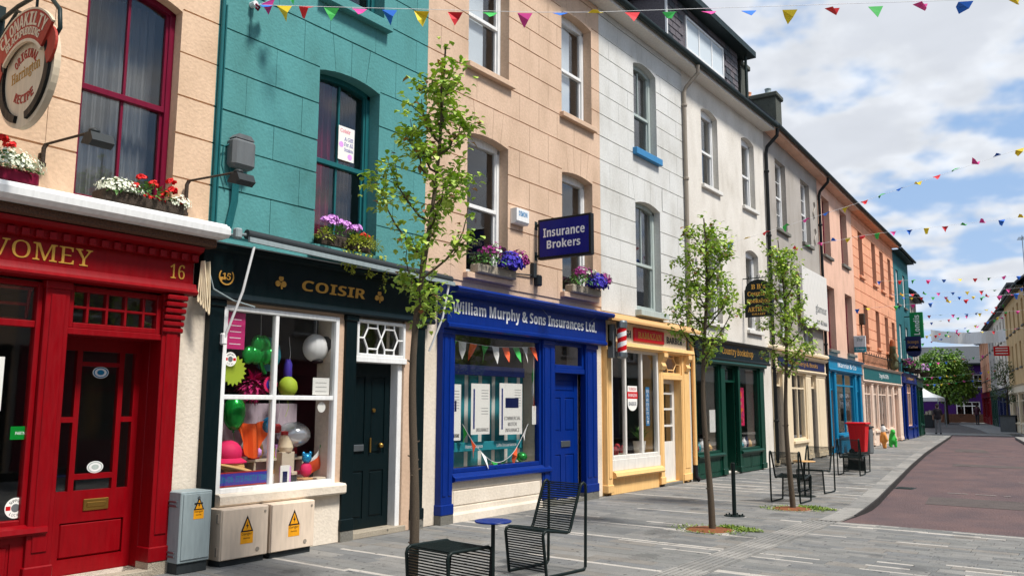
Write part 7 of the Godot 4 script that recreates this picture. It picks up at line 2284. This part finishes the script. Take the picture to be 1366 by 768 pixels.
func far_things() -> void:
	org = Vector3.ZERO
	rng.seed = 9
	var s: SurfaceTool
	person("person in dark top and grey trousers walking away near the white canopy", Vector3(54.6, 0, -1.35), PI * 0.62, Color(0.03, 0.022, 0.03), Color(0.2, 0.2, 0.21), Color(0.03, 0.02, 0.015), 0.12)
	person("small distant person in dark clothes walking before the purple house", Vector3(83.0, 0.02, -2.9), PI * 0.5, Color(0.05, 0.01, 0.02), Color(0.02, 0.02, 0.025), Color(0.02, 0.015, 0.01), 0.2)
	# market canopy
	var g0 := Vector3(71.0, 0, -5.2)
	thing("market_canopy", "white pop-up market canopy before the big tree", "canopy", g0)
	s = S()
	var pk := g0 + Vector3(0, 3.15, 0)
	var cs := []
	for q in [[-1.5, 1.5], [1.5, 1.5], [1.5, -1.5], [-1.5, -1.5]]: cs.append(g0 + Vector3(q[0], 2.25, q[1]))
	for i in 4:
		var a: Vector3 = cs[i]; var c: Vector3 = cs[(i + 1) % 4]
		var am := a.lerp(pk, 0.5) - Vector3(0, 0.1, 0); var cm := c.lerp(pk, 0.5) - Vector3(0, 0.1, 0)
		quad(s, a, c, cm, am)
		tri(s, am, cm, pk)
		quad(s, a - Vector3(0, 0.28, 0), c - Vector3(0, 0.28, 0), c, a)
	part("canopy_cloth", s, M.upvc)
	for q in cs:
		s = S()
		tube(s, [Vector3(q.x, 0, q.z) * Vector3(1, 0, 1), q - Vector3(0, 0.05, 0)], 0.03, 6)
		part("leg", s, M.zinc)
	thing("market_stall", "dark cloth-covered stall table under the white canopy", "stall", g0 + Vector3(0, 0, 0.2))
	s = S()
	cb(s, g0.x - 0.4, 0.0, g0.z - 1.1, g0.x + 0.5, 0.95, g0.z + 0.9, 0.03)
	part("table_cloth", s, M.plastic_dark)
	s = S()
	for k in 8: cb(s, g0.x - 0.3, 0.95, g0.z - 1.0 + k * 0.23, g0.x + 0.3, 1.0 + rng.randf() * 0.4, g0.z - 0.82 + k * 0.23, 0.02)
	part("stacked_wares", s, M.cardboard)
	far_tree("broad_tree", "big leafy tree standing before the purple house", Vector3(87.5, 0, -6.0), 6.9, 2.9, 2.5, 9000, 0.27, 21, Color(0.08, 0.17, 0.02), Color(0.26, 0.42, 0.05))
	far_tree("planter_tree", "slender olive tree growing in the grey planter", Vector3(61.6, 0.6, 1.5), 4.2, 1.0, 1.4, 1300, 0.11, 33, Color(0.05, 0.09, 0.03), Color(0.16, 0.2, 0.06))
	thing("planter", "square grey planter on the far right pavement", "planter", Vector3(61.6, 0, 1.5))
	s = S()
	prism(s, [Vector3(61.2, 0.03, 1.1), Vector3(62.0, 0.03, 1.1), Vector3(62.0, 0.03, 1.95), Vector3(61.2, 0.03, 1.95)], Vector3(0, 1.0, 0))
	part("body", s, M.plastic_grey)
	s = S()
	for e in [[61.15, 1.05, 62.05, 1.12], [61.15, 1.93, 62.05, 2.0], [61.15, 1.12, 61.22, 1.93], [61.98, 1.12, 62.05, 1.93]]: bx(s, e[0], 1.0, e[1], e[2], 1.07, e[3])
	part("rim", s, M.plastic_dark)
	# banner over the street
	thing("street_banner", "long pale grey banner sagging across the far end of the street", "banner", Vector3(66, 5.7, -2))
	s = S()
	for i in 24:
		var u := i / 24.0; var v := (i + 1) / 24.0
		var f := func(t: float, top: float) -> Vector3: return Vector3(66.0 + 0.15 * sin(t * 20.0) - 1.2 * t, 5.85 + top * 0.82 + 0.35 * pow(2.0 * t - 1.0, 2.0), -3.3 + 6.0 * t)
		quad(s, f.call(v, 0.0), f.call(u, 0.0), f.call(u, 1.0), f.call(v, 1.0))
	part("cloth", s, M.upvc)
	s = S()
	tube(s, [Vector3(64.8, 6.9, 2.6), Vector3(64.8, 7.2, 3.0)], 0.01, 4)
	tube(s, [Vector3(66, 7.0, -3.3), Vector3(66.5, 7.6, -9.5)], 0.01, 4)
	part("rope", s, M.letter_white)
	# wheelie bin
	thing("wheelie_bin", "bright red wheelie bin before the azure shopfront", "bin", Vector3(29.85, 0, 0.3)).scale = Vector3(0.9, 1.0, 0.9)
	s = S()
	var lo := [Vector3(29.63, 0.1, 0.06), Vector3(30.07, 0.1, 0.06), Vector3(30.07, 0.1, 0.52), Vector3(29.63, 0.1, 0.52)]
	var up := [Vector3(29.56, 0.98, -0.02), Vector3(30.14, 0.98, -0.02), Vector3(30.14, 0.98, 0.6), Vector3(29.56, 0.98, 0.6)]
	for i in 4: quad(s, lo[(i + 1) % 4], lo[i], up[i], up[(i + 1) % 4])
	quad(s, lo[0], lo[1], lo[2], lo[3])
	part("body", s, M.plastic_red)
	s = S()
	cb(s, 29.52, 0.98, -0.06, 30.18, 1.06, 0.66, 0.03)
	tube(s, [Vector3(29.6, 1.03, -0.1), Vector3(30.1, 1.03, -0.1)], 0.02, 8)
	part("lid", s, M.plastic_red)
	for x in [29.62, 30.08]:
		s = S()
		var pp := []
		for i in 16: pp.append(Vector3(x - 0.02, 0.1 + 0.1 * sin(TAU * i / 16.0), 0.08 + 0.1 * cos(TAU * i / 16.0)))
		prism(s, pp, Vector3(0.045, 0, 0))
		part("wheel", s, M.black_paint)
	thing("litter_bin", "grey litter box behind the red wheelie bin", "bin", Vector3(30.7, 0, 0.3))
	box_part("body", M.plastic_grey, 30.5, 0.0, 0.1, 30.95, 0.85, 0.5, 0.03)
	box_part("lid", M.plastic_dark, 30.47, 0.85, 0.07, 30.98, 0.92, 0.53, 0.02)
	# toys outside the toy shop
	var gn := Color(0.03, 0.4, 0.05); var og := Color(0.65, 0.25, 0.05); var wh := Color(0.75, 0.72, 0.68); var bk := Color(0.02, 0.02, 0.02)
	thing("toy_dinosaur", "bright green inflatable dinosaur outside the pale pink toy shop", "toy", Vector3(36.0, 0, 0.05), "", 0.6, true).scale = Vector3.ONE * 0.9
	s = S()
	skin(s, [[Vector3(0, 0.3, 0), Vector3(0.02, 0.48, 0), 0.17, 0.12, gn], [Vector3(0.02, 0.48, 0), Vector3(-0.05, 0.68, 0), 0.1, 0.09, gn], [Vector3(-0.05, 0.68, 0), Vector3(-0.18, 0.64, 0), 0.08, 0.06, gn], [Vector3(0.1, 0.22, 0), Vector3(0.35, 0.06, 0), 0.12, 0.04, gn], [Vector3(-0.03, 0.2, 0.1), Vector3(-0.06, 0.04, 0.1), 0.07, 0.06, gn], [Vector3(-0.03, 0.2, -0.1), Vector3(-0.06, 0.04, -0.1), 0.07, 0.06, gn], [Vector3(-0.08, 0.42, 0.08), Vector3(-0.16, 0.36, 0.1), 0.04, 0.03, gn]], 0.025, 0.05)
	part("body", s, M.figure)
	thing("toy_figure", "orange toy figure with black and white head outside the toy shop", "toy", Vector3(34.7, 0, 0.0), "", 0.4, true).scale = Vector3.ONE * 0.9
	s = S()
	skin(s, [[Vector3(0, 0.35, 0), Vector3(0, 0.6, 0), 0.16, 0.12, og], [Vector3(0, 0.78, 0), Vector3(0, 0.86, 0), 0.11, 0.1, wh], [Vector3(0, 0.95, 0), Vector3(0.02, 0.97, 0), 0.07, 0.06, bk], [Vector3(0.1, 0.55, 0.05), Vector3(0.32, 0.45, 0.1), 0.06, 0.05, og], [Vector3(-0.1, 0.55, 0.05), Vector3(-0.2, 0.35, 0.1), 0.06, 0.05, og], [Vector3(-0.08, 0.3, 0), Vector3(-0.1, 0.05, 0.03), 0.08, 0.06, og], [Vector3(0.08, 0.3, 0), Vector3(0.1, 0.05, 0.03), 0.08, 0.06, og], [Vector3(0, 0.8, 0.1), Vector3(0, 0.78, 0.16), 0.045, 0.03, bk]], 0.025, 0.04)
	part("body", s, M.figure)
	var dk := Color(0.06, 0.07, 0.03)
	thing("toy_statue", "dark crouching toy creature perched on the toy shop fascia", "toy", Vector3(40.6, 3.22, -0.7), "", 0.2, true)
	s = S()
	skin(s, [[Vector3(0, 0.15, 0), Vector3(0.1, 0.6, 0), 0.2, 0.18, dk], [Vector3(0.1, 0.6, 0), Vector3(-0.1, 0.95, 0), 0.14, 0.13, dk], [Vector3(-0.1, 1.1, 0), Vector3(-0.12, 1.25, 0), 0.13, 0.1, Color(0.3, 0.09, 0.03)], [Vector3(0.15, 0.4, 0), Vector3(0.4, 0.05, 0), 0.1, 0.07, dk], [Vector3(-0.05, 0.6, 0.1), Vector3(-0.3, 0.4, 0.15), 0.07, 0.06, dk]], 0.035, 0.08)
	part("body", s, M.figure)
	for q in [[44.8, 3.25, -0.85, "petal_plum", "plum flowers in a basket on the navy shop fascia"], [47.2, 3.25, -1.0, "leaf_dark", "green planter basket on the navy shop fascia"], [50.6, 3.2, -1.2, "petal_pink", "pink flower basket over the deep green shopfront"]]:
		thing("flower_basket", q[4], "flowers", Vector3(q[0], q[1], q[2]))
		s = S()
		lathe(s, [[0.0, q[1]], [0.2, q[1] + 0.02], [0.28, q[1] + 0.22], [0.26, q[1] + 0.22]], Vector3(q[0], 0, q[2]), 14)
		part("basket", s, M.rust_iron)
		mound("leaves", M.leaf_dark, Vector3(q[0], q[1] + 0.25, q[2]), Vector3(0.4, 0.4, 0.3), 160, 0.06, false)
		mound("blossom", M[q[3]], Vector3(q[0], q[1] + 0.3, q[2]), Vector3(0.4, 0.4, 0.3), 120, 0.05)

func buntings() -> void:
	rng.seed = 1234
	var c5 := ["flag_blue", "flag_yellow", "flag_red", "flag_green", "flag_pink"]
	var gp := "bunting strings over the street"
	thing("wall_hook", "white and crimson ring hook on the teal wall holding bunting", "hook", Vector3(5.48, 6.0, 0.0))
	var s := S()
	tube(s, [Vector3(5.48, 6.03, 0.0), Vector3(5.48, 6.03, 0.08)], 0.035, 10)
	part("mount", s, M.upvc)
	s = S()
	tube(s, [Vector3(5.48, 6.02, 0.08), Vector3(5.5, 5.98, 0.12), Vector3(5.48, 5.94, 0.12), Vector3(5.45, 5.96, 0.12)], 0.014, 6)
	part("ring", s, M.maroon_paint)
	pennants("bunting", "nearest string of coloured pennants, running from the teal house across the sky", [Vector3(5.48, 6.0, 0.12), Vector3(7.5, 5.92, 2.9), Vector3(10.4, 6.12, 6.87), Vector3(14.2, 6.9, 12.1)], 32, c5, 0.17, 0.16, "bunting", 0.6, gp)
	pennants("bunting", "short string of pennants rising out of view from the teal wall hook", [Vector3(5.48, 6.0, 0.12), Vector3(7.6, 7.6, 3.0), Vector3(10.5, 8.6, 8.0), Vector3(13.0, 9.6, 12.0)], 26, ["flag_pink", "flag_green", "flag_red", "flag_blue"], 0.17, 0.16, "bunting", 0.6, gp)
	pennants("bunting", "second string of pennants, climbing from the off-white house", [Vector3(17.6, 5.0, 0.05), Vector3(18.8, 5.92, 3.05), Vector3(20.04, 6.94, 6.15), Vector3(21.8, 8.0, 10.2)], 26, ["flag_red", "flag_green", "flag_blue", "flag_yellow", "flag_red", "flag_green", "flag_pink", "flag_blue", "flag_yellow"], 0.17, 0.16, "bunting", 1.0, gp)
	pennants("bunting", "third string of pennants, starting on the grey house", [Vector3(22.8, 5.8, 0.02), Vector3(24.4, 6.33, 2.2), Vector3(25.72, 6.6, 5.5), Vector3(27.3, 7.3, 9.0)], 24, c5, 0.17, 0.16, "bunting", 0.8, gp)
	var far := [[33.0, 5.2, 35.0, 6.4, "pennant string low over the street from the salmon house"], [38.0, 6.9, 42.0, 7.4, "pennant string from the middle of the orange house"], [41.5, 6.7, 43.0, 7.2, "pennant string from the far end of the orange house"], [44.5, 6.9, 45.5, 7.0, "pennant string from the near side of the sea-blue house"], [47.0, 6.2, 49.0, 6.9, "pennant string from the far side of the sea-blue house"], [50.5, 5.4, 52.0, 6.6, "pennant string from the row's end house"]]
	for k in far.size():
		var q: Array = far[k]
		var za := at_x(FRONT, q[0]) + 0.1; var zb := 11.6 if q[0] < 48.0 else 11.0
		var a := Vector3(q[0], q[1], za); var b := Vector3(q[2], q[3], zb)
		pennants("bunting", q[4], [a, a.lerp(b, 0.33) - Vector3(0, 0.2, 0), a.lerp(b, 0.67) - Vector3(0, 0.2, 0), b], maxi(10, int(a.distance_to(b) / 0.5)), c5, 0.18, 0.18, "bunting", 0.9, gp)
	var far2 := [[57.0, 5.2, -4.0, 58.0, 7.2, 2.3, "pennant string beyond the row's end, just past the crossing"], [62.0, 6.2, -6.0, 63.0, 7.4, 1.6, "pennant string high between canopy and far right houses"], [66.0, 4.6, -8.0, 68.0, 5.4, 0.7, "pennant string in front of the big tree's top"], [70.0, 3.9, -9.0, 72.0, 4.3, 0.0, "pennant string in front of the big tree's middle"], [74.0, 3.4, -10.0, 76.0, 3.9, -0.6, "lowest far pennant string before the big tree"], [60.0, 6.9, -5.0, 60.5, 8.0, 2.0, "highest far pennant string near the crossing"]]
	for k in far2.size():
		var q: Array = far2[k]
		var a := Vector3(q[0], q[1], q[2]); var b := Vector3(q[3], q[4], q[5])
		pennants("bunting", q[6], [a, a.lerp(b, 0.33) - Vector3(0, 0.3, 0), a.lerp(b, 0.67) - Vector3(0, 0.3, 0), b], int(a.distance_to(b) / 0.5), c5, 0.2, 0.2, "bunting", 0.9, gp)

# ---------------------------------------------------------------- sky
func sky_panorama() -> ImageTexture:
	var w := 3072; var h := 1536
	var n := FastNoiseLite.new()
	n.seed = 14
	n.noise_type = FastNoiseLite.TYPE_SIMPLEX_SMOOTH
	n.frequency = 1.0
	n.fractal_octaves = 7
	n.fractal_gain = 0.56
	var big := FastNoiseLite.new()
	big.seed = 4
	big.frequency = 1.0
	big.fractal_octaves = 2
	var data := PackedFloat32Array()
	data.resize(w * h * 3)
	for j in h:
		var th := PI * (j + 0.5) / h
		var y := cos(th)
		for i in w:
			var k := (j * w + i) * 3
			if y < -0.03:
				data[k] = 0.28; data[k + 1] = 0.28; data[k + 2] = 0.28
				continue
			var ph := TAU * ((i + 0.5) / w - 0.5)
			var d := Vector3(sin(ph) * sin(th), y, -cos(ph) * sin(th))
			var q := 1.0 / (maxf(y, 0.0) + 0.16)
			var p := Vector2(d.x, d.z) * q
			var c := n.get_noise_2d(p.x * 2.1 + 3.1, p.y * 2.1) * 0.95 + big.get_noise_2d(p.x * 0.6, p.y * 0.6 + 7.0) * 0.5
			var cover := smoothstep(-0.26, 0.2, c + 0.0)
			var thick := smoothstep(0.0, 0.5, c)
			var up := clampf(y, 0.0, 1.0)
			var blue := Vector3(0.26, 0.40, 0.62).lerp(Vector3(0.17, 0.29, 0.51), pow(up, 0.6))
			blue = blue.lerp(Vector3(0.46, 0.57, 0.70), exp(-up * 7.0) * 0.8)
			var white := (Vector3(0.66, 0.68, 0.71) * (0.93 + 0.26 * n.get_noise_2d(p.x * 4.6 + 9.0, p.y * 4.6))).lerp(Vector3(0.50, 0.52, 0.56), thick * 0.8)
			var v := blue.lerp(white, cover * 0.94)
			data[k] = v.x; data[k + 1] = v.y; data[k + 2] = v.z
	return ImageTexture.create_from_image(Image.create_from_data(w, h, false, Image.FORMAT_RGBF, data.to_byte_array()))

func _ready() -> void:
	rng.seed = 2024
	# camera
	var cam := Camera3D.new()
	cam.name = "camera"
	cam.fov = 37.84
	cam.far = 600.0
	cam.near = 0.05
	add_child(cam)
	var fw := Vector3(cos(deg_to_rad(36.0)), 0, -sin(deg_to_rad(36.0)))
	var pitch := deg_to_rad(7.9)
	cam.look_at_from_position(Vector3(0, 1.6, 7.62), Vector3(0, 1.6, 7.62) + fw * cos(pitch) + Vector3.UP * sin(pitch))
	cam.rotate_object_local(Vector3(0, 0, 1), deg_to_rad(0.24))
	cam.current = true
	# sky and exposure
	var env := Environment.new()
	env.background_mode = Environment.BG_SKY
	env.sky = Sky.new()
	var pm := PanoramaSkyMaterial.new()
	pm.panorama = sky_panorama()
	env.sky.sky_material = pm
	env.background_energy_multiplier = 1.0
	env.tonemap_mode = Environment.TONE_MAPPER_LINEAR
	env.tonemap_exposure = 1.42
	env.sdfgi_enabled = true
	env.ssao_enabled = true
	env.ssil_enabled = true
	var we := WorldEnvironment.new()
	we.name = "environment"
	we.environment = env
	add_child(we)
	# sun: high, straight across the street
	var sun := DirectionalLight3D.new()
	sun.name = "sun"
	sun.light_energy = 1.18
	sun.light_angular_distance = 11.0
	sun.light_color = Color(1.0, 0.98, 0.95)
	sun.shadow_enabled = true
	add_child(sun)
	var el := deg_to_rad(57.0)
	var to := Vector3(0.06, tan(el), 1.0).normalized()
	sun.look_at_from_position(to * 50.0, Vector3.ZERO)
	materials()
	ground()
	house_red()
	house_teal()
	house_peach()
	house_white()
	house_offwhite()
	houses_far()
	shelves()
	furniture()
	street_tree("slender young tree nearest us, between stool and gift shop", Vector3(5.44, 0, 2.6), 5.0, 2.2, 0.44, Vector3(0.16, 0, 0.22), 2200, 101, 1.1, 2.1)
	street_tree("young tree in a soil ring before the amber barber shop", Vector3(10.57, 0, 3.12), 4.25, 2.08, 0.42, Vector3(0.02, 0, 0.02), 2100, 202, 1.5, 1.9)
	street_tree("young tree farthest along, among the wire chairs", Vector3(13.47, 0, 3.26), 4.4, 2.0, 0.42, Vector3(-0.02, 0, -0.02), 2100, 303, 1.5, 1.8)
	signs()
	flower_boxes()
	goods()
	far_things()
	buntings()
